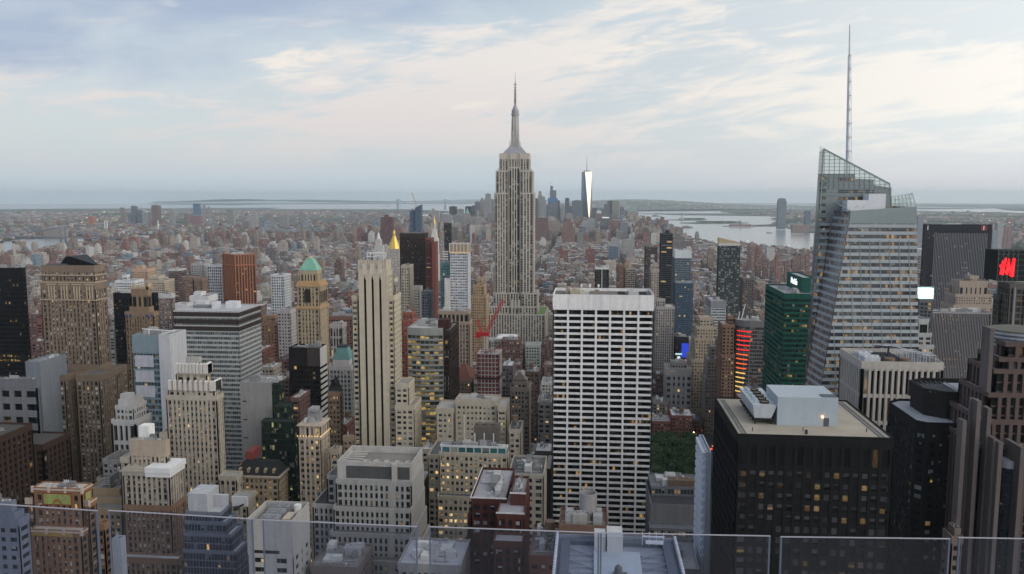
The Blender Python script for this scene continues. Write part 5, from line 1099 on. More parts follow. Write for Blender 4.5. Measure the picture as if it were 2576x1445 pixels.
for (xa, xb, ya) in ((2132, 2185, 504), (2186, 2229, 488)):
    a = atY(xa, ya, YB + 16); c = atY(xb, ya, YB + 16); m = MB(); m.box(a[0], c[0], YB + 16, YB + 27, zr - 2, a[2]); b.part('white_penthouse', m, wall((.66, .69, .73), .5, .06))
a = [atY(2243, 495, YB + 44), atY(2295, 487, YB + 50), atY(2304, 521, YB + 42), atY(2243, 521, YB + 44)]; m = MB(); m.quad([a[3], a[2], a[1], a[0]]); b.part('corner_screen', m, screen_mat(.6)); m = MB()
for i in range(7): t = i / 6; m.beam(Vector(a[3]).lerp(Vector(a[2]), t), Vector(a[0]).lerp(Vector(a[1]), t), .3)
for i in range(4): t = i / 3; m.beam(Vector(a[3]).lerp(Vector(a[0]), t), Vector(a[2]).lerp(Vector(a[1]), t), .3)
m.beam(a[1], FRt, .5); m.beam(R1t, FRt, .6); m.beam(L1t, R1t, .6); b.part('screen_frame', m, wall((.30, .36, .36), .4))
for (p, q) in (((2150, 524), (2160, 518)), ((2170, 522), (2176, 516))):
    m = MB(); m.beam(atY(*p, YB + 8), atY(*q, YB + 8), .4); b.part('roof_fixture', m, wall((.5, .5, .5)))
# spire
sx, sy = atY(2137, 400, YB + 38)[0], YB + 38; Zs = lambda y: atY(2138, y, sy)[2]; z0 = slab_pt(2137, 408).z - 12
m = MB(); zs = [z0] + [Zs(y) for y in (380, 345, 310, 275, 240, 205, 172, 139)]; zt = Zs(62)
for i in range(len(zs) - 1): r0 = 1.25 - .09 * i; m.cyl(sx - .7, sy, zs[i], zs[i + 1], r0, r0 - .08, n=10)
m.cyl(sx - .2, sy, zs[-1], zt, .62, .42, n=8); b.part('spire_tube', m, wall((.70, .74, .77), .4, .05)); m = MB()
for i in range(len(zs) - 1):
    w0 = 2.0 - .17 * i; w1 = w0 - .17
    m.cyl(sx, sy, zs[i + 1] - .25, zs[i + 1] + .25, w1 + .3, n=10)
    for k in range(3):
        a0 = k * 2.094; a1 = a0 + 2.094; p = lambda w, a, z: (sx + w * math.cos(a), sy + w * math.sin(a), z)
        m.beam(p(w0, a0, zs[i]), p(w1, a0, zs[i + 1]), .22); m.beam(p(w0, a0, zs[i]), p(w1, a1, (zs[i] + zs[i + 1]) / 2), .16); m.beam(p(w1, a1, (zs[i] + zs[i + 1]) / 2), p(w1, a0, zs[i + 1]), .16)
b.part('spire_lattice', m, wall((.62, .66, .70), .4, .05))
for o in b.r.children:
    if o.name.startswith('spire_'):
        for v in o.data.vertices: v.co.x -= max(0, v.co.z - z0) * .034
PASS_ = 0; BOXES.append((SLb.x, FRb.x, YB, YB + 75, 290))
# individually modelled windows of the front facet
cell = []
for r in range(14):
    for k in range(7): cell.append((r, k))
wm_ = {}
for r, k in cell:
    z = FH * .77 + FH * .46 + FH * (24 + r); L_, R_ = RZ(z); w_ = (R_ - L_).length; dd = (k + 1) * 5.9 - 1.6
    if dd > w_ - 2: continue
    P_ = R_ + (L_ - R_) * (dd / w_); xl = P_.x
    m = MB()
    for q in range(3): m.quad([(q * 1.5, 0, 0), (q * 1.5 + 1.35, 0, 0), (q * 1.5 + 1.35, 0, FH * .54), (q * 1.5, 0, FH * .54)], 0, [(q + .02, .46), (q + .9, .46), (q + .9, .98), (q + .02, .98)])
    if 'x' not in wm_: wm_['x'] = m.build('window', gl).data; o = bpy.data.objects['window' if 'window' in bpy.data.objects and bpy.data.objects['window'].data == wm_['x'] else [n_.name for n_ in bpy.data.objects if n_.data == wm_['x']][0]]
    else: o = bpy.data.objects.new('window', wm_['x']); COL.objects.link(o)
    yy = P_.y - .14; o.parent = b.r; q_ = b.r['_o']; o.location = (xl - q_[0], yy - q_[1], z - q_[2])
# ================================================================ RIGHT FOREGROUND
s_nn = S((.011, .0115, .013), None, 3.05, 3.9, .36, .42, .35, .2, tb=3.2, cw=1, tint=(.012, .012, .014), lit=.28, blind=.8, blindc=(.06, .06, .068), litc=(1, .55, .12), power=.42, rough=.12, roof=(.36, .32, .265), par=.5)
near = atY(1855, 1097, 275); nr = atY(2250, 1097, 275); f = (near[0], nr[0], 275.0, 326.0, (near[2] + nr[2]) / 2); z = f[4]
b = Bld('black_gravel_roofed_tower', 'black steel office tower with tan gravel roof and big rooftop fan unit', 'building', ((f[0] + f[1]) / 2, 300, 0)); b.st = s_nn
b.mass(rect(*f[:4]), z - 11.5, z, T(s_nn, fh=8, sh=.2, lit=.05, blind=0, tb=3.4)); b.mass(rect(f[0], f[1], f[2], f[3]), 0, z - 11.4, T(s_nn, tb=.4, par=.1))
x0, x1, y0, y1, _ = f; zr = z - .5
def TP(px, py, zz): return atZ(px, py, zz)
a = TP(1958, 1070, zr); c = TP(2104, 1072, zr); d = TP(1948, 1022, zr)
m = MB(); ph = 10.2; m.box(a[0] - .5, c[0], a[1], a[1] + 19, zr, zr + ph); b.part('penthouse', m, wall((.36, .42, .47), .5, .1))
m = MB(); m.box(a[0] + 7.5 + 8, a[0] + 7.5 + 9.8, a[1] - .12, a[1], zr, zr + 3); b.part('door', m, wall((.08, .09, .11)))
m = MB(); m.box(a[0] + 15, a[0] + 20, a[1] + 1, a[1] + 5, zr + ph, zr + ph + .25); b.part('roof_hatch', m, wall((.10, .12, .13)))
for (lx, ly, lz) in ((a[0] + 15, a[1] - .3, zr + 3.2), (a[0] - 2.0, a[1] + 2, zr + 5)):
    m = MB(); m.cyl(lx, ly, lz, lz + .5, .28, n=8); b.part('wall_lamp', m, emit((1, .45, .15), 12))
A = TP(1905, 1065, zr); Bk = TP(1862, 1010, zr)
m = MB(); w_ = 6.2
m.frustum(A[0] - 1.2, A[0] + w_ - 1.6, A[1] - 1, A[1] + 24, zr + 2.2, A[0] - 2.0, A[0] + w_ + .2, A[1] - 1.4, A[1] + 25, zr + 7.0); b.part('fan_housing', m, wall((.42, .46, .50), .45, .2))
m = MB(); m.box(A[0] - 1.8, A[0] + w_ - .6, A[1] - 1.6, A[1] + 25, zr + 1.6, zr + 2.2)
for k in range(6):
    for xx in (A[0] - 1.2, A[0] + w_ - 2): m.box(xx, xx + .3, A[1] + k * 4.6 - 1, A[1] + k * 4.6 - .7, zr, zr + 1.8)
b.part('steel_frame', m, wall((.02, .02, .02)))
for k in range(5):
    m = MB(); m.cyl(A[0] + 2.6, A[1] + 2 + k * 4.6, zr + 7, zr + 7.7, 1.7, n=20, top=False); m.cyl(A[0] + 2.6, A[1] + 2 + k * 4.6, zr + 7, zr + 7.2, 1.55, n=20); fo = b.part('fan_ring', m, wall((.05, .045, .04)))
    m = MB(); 
    for q in range(4): aa = q * .785 + .3; m.beam((A[0] + 2.6 - 1.5 * math.cos(aa), A[1] + 2 + k * 4.6 - 1.5 * math.sin(aa), zr + 7.45), (A[0] + 2.6 + 1.5 * math.cos(aa), A[1] + 2 + k * 4.6 + 1.5 * math.sin(aa), zr + 7.45), .18)
    b.part('fan_blade', m, wall((.3, .25, .2))); m = MB(); m.box(A[0] - .9, A[0] + .3, A[1] + 1.5 + k * 4.6, A[1] + 2.7 + k * 4.6, zr + 7, zr + 8.4); b.part('motor', m, wall((.35, .42, .48), .4))
m = MB()
for xx in (x1 - 2.4, x1 - 3.9): m.beam((xx, y0 + 1, zr + .15), (xx, y1 - 2, zr + .15), .22)
for k in range(34): m.beam((x1 - 2.4, y0 + 1 + k * 1.45, zr + .12), (x1 - 3.9, y0 + 1 + k * 1.45, zr + .12), .12)
for xx in (x0 + 2.0, x0 + 3.3): m.beam((xx, y0 + 1, zr + .15), (xx, y1 - 2, zr + .15), .2)
for k in range(30): m.beam((x0 + 2, y0 + 1 + k * 1.6, zr + .12), (x0 + 3.3, y0 + 1 + k * 1.6, zr + .12), .12)
b.part('roof_rail', m, wall((.14, .16, .18))); m = MB()
for (px_, py_) in ((2028, 1092), (2020, 1085), (2180, 1087), (1893, 1085)): t_ = TP(px_, py_, zr); m.beam(t_, (t_[0], t_[1], zr + 1.4), .25 if px_ != 2028 else .8)
b.part('roof_vent', m, wall((.05, .04, .04))); b.done(100); BOXES.append(f)
b = Bld('narrow_white_slab', 'tall narrow white slab seen edge on, left of the black gravel roofed tower', 'building', (0, 0, 0)); b.r['_o'] = (0, 0, 0)
f = foot((1778, 1790, 1138, 345, 26)); b.mass(rect(f[0], f[1], f[2], f[3]), 0, f[4], S((.34, .38, .45), None, 5, 5, .1, .1, .2, roof=(.45, .46, .5)), flat=True)
m = MB(); zz = f[4] - 1
for k in range(30): m.box(f[0] - 1.4, f[0] - .02, f[2] + 2, f[3] - .5, zz - 2.2, zz, bot=True); m.box(f[0] - .7, f[0] - .02, f[2] + 1, f[3], zz - 3.4, zz - 2.2, bot=True); zz -= 3.6
b.part('balcony', m, wall((.62, .66, .73))); b.done(0); BOXES.append((f[0] - 2, f[1], f[2], f[3], f[4]))
# chamfered black tower
s_ch = S((.014, .0145, .016), None, 3.0, 3.95, .62, .5, .3, .2, tb=4.5, cw=1.6, tint=(.01, .01, .011), lit=.13, blind=.28, blindc=(.22, .24, .23), litc=(1, .55, .10), power=1.3, roof=(.34, .36, .40), par=1)
zt = atY(2303, 1057, 366)[2]
def pz(px, py): q = atZ(px, py, zt); return (q[0], q[1])
p1 = pz(2303, 1057); p0 = (p1[0], p1[1] + 33); p2 = pz(2333, 1063); xr = p2[0] + 46
b = Bld('black_chamfered_tower', 'black tower with chamfered corners, pale roof and drum like plant house', 'building', (p1[0] + 25, p1[1] + 20, 0))
b.mass([p1, p2, (xr, p2[1]), (xr + 8, p1[1]), (xr + 8, p0[1]), (xr, p0[1] + 6), (p0[0] + 7, p0[1] + 6), p0], 0, zt, s_ch)
m1_ = (p1[0] + 11, p1[1] + 9); hx0, hx1, hy0, hy1 = p1[0] + 8.5, xr - 8, p1[1] + 7, p0[1] + 1
oc = [(hx0, hy0 + 6), (hx0 + 7, hy0), (hx1, hy0), (hx1, hy1), (hx0 + 7, hy1), (hx0, hy1 - 5)]
m = MB(); m.prism(oc, zt - 1, zt + 4.2, top=False); m.prism(inset(oc, -.9), zt + 4.2, zt + 11.5, top=False, cap_bot=True); m.prism(list(reversed(inset(oc, .2))), zt + 6, zt + 11.5, top=False)
i0, i1 = inset(oc, -.9), inset(oc, .2)
for k in range(6): j = (k + 1) % 6; m.quad([(*i0[k], zt + 11.5), (*i0[j], zt + 11.5), (*i1[j], zt + 11.5), (*i1[k], zt + 11.5)])
b.part('plant_screen', m, wall((.022, .020, .020))); m = MB(); m.prism(inset(oc, .3), zt + 3, zt + 9); b.part('plant_floor', m, wall((.12, .12, .13)))
m = MB(); m.box(hx0 + 14, hx1 - 4, hy0 + 5, hy1 - 5, zt + 9, zt + 10.6); b.part('plant_deck', m, wall((.34, .36, .40)))
m = MB()
for k in range(7): m.beam((hx0 + 1 + k * 2.2, hy0 + 2, zt + 10.5), (hx0 + 3 + k * 2.2, hy1 - 2, zt + 10.5), .4)
b.part('steel_beam', m, wall((.10, .10, .11))); b.done(100); BOXES.append((p1[0], xr + 8, p1[1], p0[1] + 6, zt))
# white pier building
s_oo = S((.46, .43, .39), None, 3.05, 15, .42, .13, 1.5, 1.2, tb=4.2, cw=1.6, tint=(.012, .009, .012), lit=.06, blind=.05, litc=(1, .45, .1), power=.6, roof=(.16, .16, .17), par=3)
b = B('concrete_pier_tower', 'concrete pier office tower with roof tanks and steel gantry, behind black roofs', s_oo, [(2168, 2375, 911, 450, 2113)], clut=0, hold=True)
x0, x1, y0, y1, z = b.F[0]; zr = z - 3
for (a, c, d, e, h, col) in ((.02, .26, .05, .25, 4.5, (.52, .54, .58)), (.05, .25, .4, .62, 4, (.5, .52, .56)), (.28, .6, .35, .75, 2.4, (.05, .05, .055))):
    m = MB(); m.box(x0 + 2 + (x1 - x0) * a, x0 + (x1 - x0) * c, y0 + 2 + (y1 - y0) * d, y0 + 2 + (y1 - y0) * e, zr, zr + h)
    for q in range(3): m.cyl(x0 + 3.5 + (x1 - x0) * a + q * 3, y0 + 2 + (y1 - y0) * (d + e) / 2, zr + h, zr + h + .5, 1.1, n=12)
    b.part('cooling_unit', m, wall(col))
for k in range(2): water_tank(b.r, x0 + (x1 - x0) * (.38 + .19 * k), y0 + 5, zr, 2.8, 3.6, .5)
m = MB()
for k in range(9):
    yy = y0 + 4 + k * 3.6; xx = x0 + (x1 - x0) * .50 + (x1 - x0) * .04 * (8 - k)
    m.beam((xx, yy, zr), (xx, yy, zr + 6), .25); m.beam((xx + 5, yy, zr), (xx + 5, yy, zr + 6), .25); m.beam((xx, yy, zr + 6), (xx + 5, yy, zr + 6), .2)
m.beam((x0 + (x1 - x0) * .82, y0 + 4, zr + 6), (x0 + (x1 - x0) * .5, y0 + 33, zr + 6), .35); m.beam((x0 + (x1 - x0) * .82 + 5, y0 + 4, zr + 6), (x0 + (x1 - x0) * .5 + 5, y0 + 33, zr + 6), .35)
m.beam((x0 + (x1 - x0) * .82, y0 + 4, zr + 4.6), (x0 + (x1 - x0) * .5, y0 + 33, zr + 4.6), .2); b.part('steel_gantry', m, wall((.62, .64, .68)))
m = MB(); m.box(x0 + 16, x0 + 26, y0 + 20, y0 + 20.5, zr + 7, zr + 7.5); m.beam((x0 + 20, y0 + 20, zr), (x0 + 21, y0 + 20, zr + 8), .8); m.beam((x0 + 13, y0 + 20, zr + 8), (x0 + 25, y0 + 20, zr + 7.2), .7); b.part('window_cleaning_crane', m, wall((.04, .04, .045))); b.done(60)
# stepped postmodern tower at the right edge
s_ll = S((.105, .075, .068), None, 3.4, 3.9, .42, .16, 1.4, .5, tb=2, cw=1.4, tint=(.016, .018, .022), lit=.03, blind=.05, litc=(1, .62, .2), power=1.2, roof=(.3, .28, .28))
b = Bld('stepped_granite_tower', 'brown granite setback tower with silver ribs at the right edge', 'building', (0, 0, 0)); b.r['_o'] = (0, 0, 0); b.st = s_ll
st_ = [(2530, 2660, 862, 357, 15), (2514, 2660, 900, 353, 30), (2500, 2660, 930, 349, 30), (2486, 2660, 990, 345, 30), (2472, 2660, 1058, 341, 30), (2460, 2660, 1120, 336, 30)]
F_ = [foot(t) for t in st_]
for i, f in enumerate(F_):
    zl = F_[i + 1][4] - 1.1 if i + 1 < len(F_) else 0
    b.mass(rect(f[0], f[1], f[2], F_[0][3]), zl, f[4], s_ll)
m = MB(); f = F_[0]; cxr = f[0] + 12; m.cyl(cxr, f[2] + 14, f[4] - 20, f[4] + 3, 12.5, n=36); b.part('rounded_top', m, wall((.17, .175, .20), .4)); m = MB()
for k in range(4): m.cyl(cxr, f[2] + 14, f[4] - 3 + k * 1.7, f[4] - 2.2 + k * 1.7, 13.1, n=36); m.cyl(cxr, f[2] + 14, f[4] - 16 + k * 1.5, f[4] - 15.3 + k * 1.5, 13.3, n=36)
b.part('silver_rib', m, wall((.50, .52, .57), .3, .08, .5)); m = MB(); m.cyl(cxr, f[2] + 14, f[4] + 3, f[4] + 3.6, 11.8, n=36); b.part('roof_deck', m, wall((.12, .12, .10)))
for (rx, ry, yy) in ((2425, 1058, 334), (2443, 1000, 338), (2462, 1008, 334), (2488, 1027, 334), (2502, 1103, 330), (2516, 1112, 328), (2571, 1125, 326), (2495, 826, 350)):
    m = MB(); q = atY(rx, ry, yy); m.box(q[0] - .8, q[0] + .8, yy - .9, F_[-1][2] + (20 if ry < 900 else 2), 0 if ry > 900 else 120, q[2]); b.part('buttress', m, wall((.135, .115, .112)))
for (rx, ry, yy) in ((2545, 1178, 331),):
    m = MB(); q = atY(rx, ry, yy); m.cyl(q[0], yy + 2, 0, q[2], 3.2, n=14)
    b.part('glass_bay', m, glazing(tint=(.03, .04, .055), lit=.05, blind=0))
    m = MB(); m.cyl(q[0], yy + 2, q[2], q[2] + 3, 3.6, n=14); b.part('silver_cap', m, wall((.45, .47, .52), .35))
b.done(60); BOXES.append((F_[-1][0], F_[-1][1], F_[-1][2], F_[0][3], F_[0][4]))
B('small_setback_block', 'small brown stepped block with jagged top beside the granite tower base', S((.17, .13, .12), None, 3, 4, .5, .5, .5, lit=0), [(2402, 2418, 1330, 322, 6), (2394, 2420, 1350, 320, 8)], clut=1)
# green glass block with lettering
s_ml_ = S((.018, .10, .075), None, 2.0, 4.0, .07, .42, .22, .2, tb=3.5, cw=.4, tint=(.012, .04, .035), lit=.22, blind=.05, litc=(1, .62, .12), power=.75, rough=.08, spec=.7, roof=(.36, .36, .38))
b = Bld('green_glass_office', 'deep green glass office block with white letters on its raised top', 'building', atY(2000, 900, 670)[:2] + (0,)); b.st = s_ml_
f = foot((1973, 2062, 739, 650, 1926)); b.mass(rect(*f[:4]), 0, f[4], s_ml_)
tp = atY(2019, 699, 664); xb = atZ(1977, 684, tp[2]); u = (tp[0], f[1], 664.0, min(f[3] + 15, max(690, xb[1])), tp[2]); b.mass(rect(u[0], u[1], u[2], u[3]), f[4] - 1, u[4], s_ml_, flat=True)
def text_part(B_, txt, size, loc, rot, mat, name='lettering', ext=.08, sx=1.0, shear=0.0, bold=.0):
    c = bpy.data.curves.new(name, 'FONT'); c.body = txt; c.size = size; c.extrude = ext; c.align_x = 'CENTER'; c.align_y = 'CENTER'; c.shear = shear; c.offset = bold
    o = bpy.data.objects.new(name, c); COL.objects.link(o); bpy.context.view_layer.update()
    me = bpy.data.meshes.new_from_object(o.evaluated_get(bpy.context.evaluated_depsgraph_get())); bpy.data.objects.remove(o)
    me.materials.clear(); me.materials.append(mat); o = bpy.data.objects.new(name, me); COL.objects.link(o); q = B_.r['_o']
    o.parent = B_.r; o.location = (loc[0] - q[0], loc[1] - q[1], loc[2] - q[2]); o.rotation_euler = rot; o.scale = (sx, 1, 1); return o
text_part(b, 'MetLife', 7.0, (u[0] - .25, u[2] + (u[3] - u[2]) * .50, u[4] - 5.6), (math.radians(90), 0, math.radians(-90)), emit((.85, .9, 1), 1.5), bold=.09)
b.clutter(f[0] + 2, u[0] - 2, f[2] + 3, f[3] - 5, f[4] - 1, 3); b.done(80); BOXES.append((f[0], f[1], f[2], f[3], f[4]))
# dark tower with white pinstripe panel
s_op = S((.025, .026, .032), None, 3.2, 4.1, .1, .5, .3, tb=11, cw=6, tint=(.015, .016, .022), lit=.04, blind=.06, rowlit=.08, litc=(1, .6, .15), power=.55, roof=(.12, .12, .12))
b = B('pinstriped_black_tower', 'broad black tower with white pinstripe panel and red and white numeral signs', s_op, [(2326, 2497, 565, 1300, 2322)], clut=3, hold=True)
x0, x1, y0, y1, z = b.F[0]; m = MB(); xa, xb_, zt = x0 + (x1 - x0) * .16, x0 + (x1 - x0) * .93, atY(2400, 587, y0)[2]
for k in range(34): m.box(xa + (xb_ - xa) * k / 33 - .3, xa + (xb_ - xa) * k / 33 + .3, y0 - .6, y0 - .02, 0, zt)
b.part('pinstripe', m, wall((.27, .27, .30))); m = MB(); m.box(x1 - 16.5, x1 - 12.5, y0 - .15, y0 - .02, z - 9, z - 2); m.box(x1 - 16.5, x1 - 7.8, y0 - .12, y0 - .02, z - 9, z - 2); b.part('red_sign', m, wall((.28, .03, .03), .6, .05))
text_part(b, '1', 9.5, (x0 + 5, y0 - .3, z - 5.6), (math.radians(90), 0, 0), wall((.7, .7, .7), .6, .05), name='numeral', bold=.15)
text_part(b, '1', 9.5, (x1 - 12.5, y0 - .35, z - 5.6), (math.radians(90), 0, 0), wall((.8, .8, .8), .6, .05), name='numeral', bold=.15); b.done(60)
s_ii = S((.31, .295, .31), (.03, .03, .035), 1.55, 4.1, .30, .45, .7, .15, tb=1.5, cw=.6, tint=(.02, .02, .026), lit=.02, blind=.03, rowlit=.16, litc=(1, .6, .22), power=.7, roof=(.08, .08, .09))
b = B('close_ribbed_block', 'wide office block with close white vertical ribs and amber rows, behind pier tower', s_ii, [(2335, 2494, 786, 860, 2311)], clut=5, win=100)
B('cream_setback_hotel', 'cream brick setback hotel tower in front of the pinstriped black tower', S((.36, .29, .235), None, 3.2, 3.5, .5, .5, .5, tb=4, lit=.05, blind=.25, roof=(.15, .13, .12)), [(2440, 2463, 694, 1165, 16), (2414, 2487, 707, 1160, 28, S((.36, .29, .235), None, 6, 22, .7, .3, .5, tb=6)), (2404, 2495, 740, 1155, 34), (2398, 2498, 768, 1150, 40)], clut=1, win=60)
b = B('white_screen_block', 'glowing white box screen on a small dark block beside crystal tower', S((.12, .13, .14), None, 3, 3.6, .2, .3, .3, lit=.05), [(2313, 2348, 753, 800, 30)], clut=0, hold=True)
x0, x1, y0, y1, z = b.F[0]; m = MB(); m.box(x0, x1, y0, y0 + 6, z + .3, z + 10.5); b.part('lit_screen', m, emit((.75, 1, .98), 1.3)); m = MB()
for xx in (x0, x1): m.beam((xx, y0, z + 10.5), (xx, y0, z + 12), .3)
m.beam((x0, y0, z + 12), (x1, y0, z + 12), .3); b.part('screen_frame', m, wall((.6, .65, .65))); b.done(20)
B('pale_setback_block', 'pale grey masonry setback block squeezed right of crystal tower', S((.42, .43, .43), None, 3.6, 3.8, .5, .4, .5, tb=3, lit=.06, blind=.1, roof=(.5, .5, .52)), [(2311, 2338, 803, 700, 30, S((.42, .43, .43), None, 5, 11, .5, .3, .5)), (2309, 2345, 838, 697, 34), (2307, 2350, 868, 694, 38)], clut=1, win=40)
# tower with red illuminated lettering
s_hm = S((.13, .12, .11), None, 3.4, 4, .12, .2, .4, tb=3, cw=1.2, tint=(.045, .04, .035), lit=.02, blind=.45, blindc=(.10, .085, .055), power=.6, roof=(.15, .15, .15))
b = Bld('sign_tower', 'dark glass tower topped by a black steel cube frame with red letters, right edge', 'building', atY(2545, 900, 560)[:2] + (0,)); b.st = s_hm
f = foot((2540, 2660, 716, 560, 16)); b.mass(rect(*f[:4]), 0, f[4], s_hm); g_ = b.wing(2514, 2538, 742, 570, 8, T(s_hm, blind=.7), x1=f[0] - .1)
m = MB()
for k in range(3): q = f[0] + 3 + k * 7.5; m.cyl(q, f[2] - .6, 0, f[4] - 2, .8, n=10)
b.part('column', m, wall((.25, .25, .26))); a = atY(2513, 627, 556); c = atY(2558, 708, 556); d = atY(2600, 627, 556)
m = MB(); X0, X1, Z0, Z1 = a[0], c[0], c[2], a[2]
m.box(X0 + .5, d[0], 557.2, 575, Z0, Z1 - 1); b.part('sign_back', m, wall((.02, .024, .024))); m = MB(); n = 4
for i in range(n + 1): m.beam((X0 + (X1 - X0) * i / n, 556, Z0), (X0 + (X1 - X0) * i / n, 556, Z1), .35)
for j in range(7): m.beam((X0, 556, Z0 + (Z1 - Z0) * j / 6), (X1 + 10, 556, Z0 + (Z1 - Z0) * j / 6), .3)
for i in range(n):
    for j in range(6): m.beam((X0 + (X1 - X0) * i / n, 556, Z0 + (Z1 - Z0) * j / 6), (X0 + (X1 - X0) * (i + 1) / n, 556, Z0 + (Z1 - Z0) * (j + 1) / 6), .16)
b.part('sign_frame', m, wall((.10, .12, .12)))
def RP(cx, cy): q = atY(1932 + .25 * cx, 628.9 + .25 * cy, 555.2); return Vector(q)
def stroke(m, p, q, w0, w1):
    p, q = RP(*p), RP(*q); d = (q - p); nrm = Vector((d.z, 0, -d.x)).normalized()
    for yy in (0, .5): m.quad([tuple(v + Vector((0, yy, 0))) for v in (p + nrm * w0, q + nrm * w1, q - nrm * w1, p - nrm * w0)])
for nm, L_ in (('letter_h', [((2366, 110), (2342, 248), .4, .7), ((2398, 80), (2360, 252), .5, .75), ((2334, 168), (2398, 148), .9, 1.0)]),
               ('letter_m', [((2428, 92), (2404, 250), .45, .75), ((2426, 92), (2440, 262), .4, .5), ((2474, 86), (2438, 262), .5, .45), ((2480, 86), (2458, 272), .7, .95)])):
    m = MB()
    for s_ in L_: stroke(m, *s_)
    b.part(nm, m, emit((1, .012, .02), 1.6))
p = RP(2393, 215); text_part(b, '&', 3.2, p, (math.radians(90), 0, 0), emit((1, .012, .02), 1.6), name='ampersand', shear=.3, bold=.08)
m = MB(); m.beam((X0 + 9, 565, Z1), (X0 + 9, 565, Z1 + 12), .3); m.beam((X0 + 6, 565, Z1), (X0 + 6, 565, Z1 + 7), .3); b.part('antenna', m, wall((.2, .2, .2)))
b.done(60); BOXES.append((f[0], f[1], f[2], f[3], f[4]))
# curved office with red light bars
s_cv = S((.17, .165, .165), None, 2.2, 3.95, .06, .30, .3, .25, tb=6, cw=.5, tint=(.05, .05, .055), lit=.04, blind=.25, blindc=(.14, .13, .12), power=.8, rowlit=.04, roof=(.3, .3, .3))
f = foot((1853, 1924, 808, 850, 1843)); x0, x1, y0, y1, z = f
b = Bld('light_barred_office', 'grey glass office with rounded corner of red and yellow light bars', 'building', ((x0 + x1) / 2, 870, 0)); b.st = s_cv
pts = [(x0, y1), (x0, y0 + 17)] + [(x0 + 17 - 17 * math.cos(a), y0 + 17 - 17 * math.sin(a)) for a in (.35, .7, 1.05, 1.4)] + [(x1, y0 - 1), (x1, y1)]
pts = pts[1:-1] + [(x1, y1), (x0, y1)]
b.mass(pts, 0, z, s_cv); 
for k in range(14):
    m = MB(); yy = 834 + k * 11.7; zz = atY(1860, yy, y0 + 2)[2]; col = (1, .03, .03) if k < 5 else ((1, .16, .04) if k < 9 else (1, .62, .16)); ln = 3 - (k * .09)
    arc = [.55 + (1.5 - .55) * (1 - k * .035) * q / 5 for q in range(6)]
    for q in range(5):
        a0, a1 = arc[q], arc[q + 1]; P = lambda a, zz: (x0 + 17 - 17.5 * math.cos(a), y0 + 17 - 17.5 * math.sin(a), zz)
        m.quad([P(a0, zz - .6), P(a1, zz - .6), P(a1, zz + .6), P(a0, zz + .6)])
    b.part('light_bar', m, emit(col, 1.05))
b.clutter(x0 + 8, x1 - 2, y0 + 8, y1 - 3, z - 1, 6); m = MB(); m.beam((x0 + 7, y0 + 12, z), (x0 + 11, y0 + 14, z + 16), .8); m.beam((x0 + 4, y0 + 12, z), (x0 + 5, y0 + 12, z + 8), .9); b.part('roof_crane', m, wall((.6, .6, .62))); b.done(90); BOXES.append(f)
s_bo = S((.22, .13, .09), None, 3, 3.7, .5, .4, .5, lit=.02, blind=.1, roof=(.5, .45, .42)); b = B('brown_ribbed_tower', 'brown brick tower with white parapet beside the red light barred office', s_bo, [(1832, 1846, 795, 862, 16), (1817, 1842, 816, 856, 28), (1815, 1843, 892, 852, 34)], clut=1, win=50)
s_cr = S((.40, .33, .25), None, 3.1, 3.7, .5, .45, .5, tb=3, lit=.07, blind=.3, power=1.4, roof=(.3, .28, .25))
B('cream_ziggurat_tower', 'cream brick ziggurat tower with square top knob, left of brown ribbed tower', s_cr, [(1760, 1795, 799, 964, 18), (1752, 1804, 822, 956, 28), (1748, 1806, 850, 950, 34), (1738, 1810, 905, 945, 45)], clut=0, win=100)
B('grey_brown_setback_block', 'grey brown masonry setback block in front of the cream ziggurat tower', S((.25, .21, .18), None, 3, 3.7, .5, .5, .5, lit=.10, blind=.2, roof=(.35, .34, .33)), [(1803, 1815, 850, 905, 10), (1788, 1816, 872, 898, 18), (1780, 1817, 905, 893, 26), (1775, 1818, 950, 890, 30)], clut=1, win=80)
B('pale_fluted_block', 'pale grey block with fluted piers and flat roof above the park', S((.37, .35, .34), (.30, .28, .28), 5, 7, .55, .5, .5, tb=8, lit=.02, blind=.15, roof=(.25, .24, .23)), [(1690, 1728, 912, 932, 18, S((.30, .27, .25))), (1676, 1741, 928, 925, 32)], clut=3, win=60)
s_ap = S((.36, .33, .31), (.25, .235, .23), 2.6, 3.3, .45, .4, .5, tb=2.5, lit=.02, blind=.15, tint=(.05, .05, .055), roof=(.4, .38, .34))
B('ribbed_apartment_tower', 'tall pale ribbed apartment slab just right of the white gridded tower', s_ap, [(1652, 1674, 753, 1008, 10), (1649, 1698, 773, 1000, 30)], clut=2, win=100)
# blue screen block
b = B('blue_screen_block', 'dark curved block with tall blue lit screen and bright signs below', S((.04, .035, .045), None, 3, 5, .3, .5, .3, tb=12, lit=.02, roof=(.25, .25, .27)), [(1699, 1733, 848, 1010, 30)], clut=4, hold=True)
y0 = b.F[0][2] - 1.5
def scr(xa, xb, ya, yb, col, s_):
    p, q = atY(xa, ya, y0), atY(xb, yb, y0); m = MB(); m.box(p[0], q[0], y0 - .3, y0, q[2], p[2], bot=True); b.part('lit_screen', m, emit(col, s_))
scr(1715, 1732, 864, 900, (.04, .10, 1), .55); scr(1704, 1711, 897, 904, (.7, .9, .8), 1); scr(1720, 1733, 905, 911, (1, .5, .45), 1.1); scr(1722, 1733, 915, 923, (1, .55, .2), 1); scr(1699, 1716, 889, 893, (.6, .9, 1), .9); b.done(20)
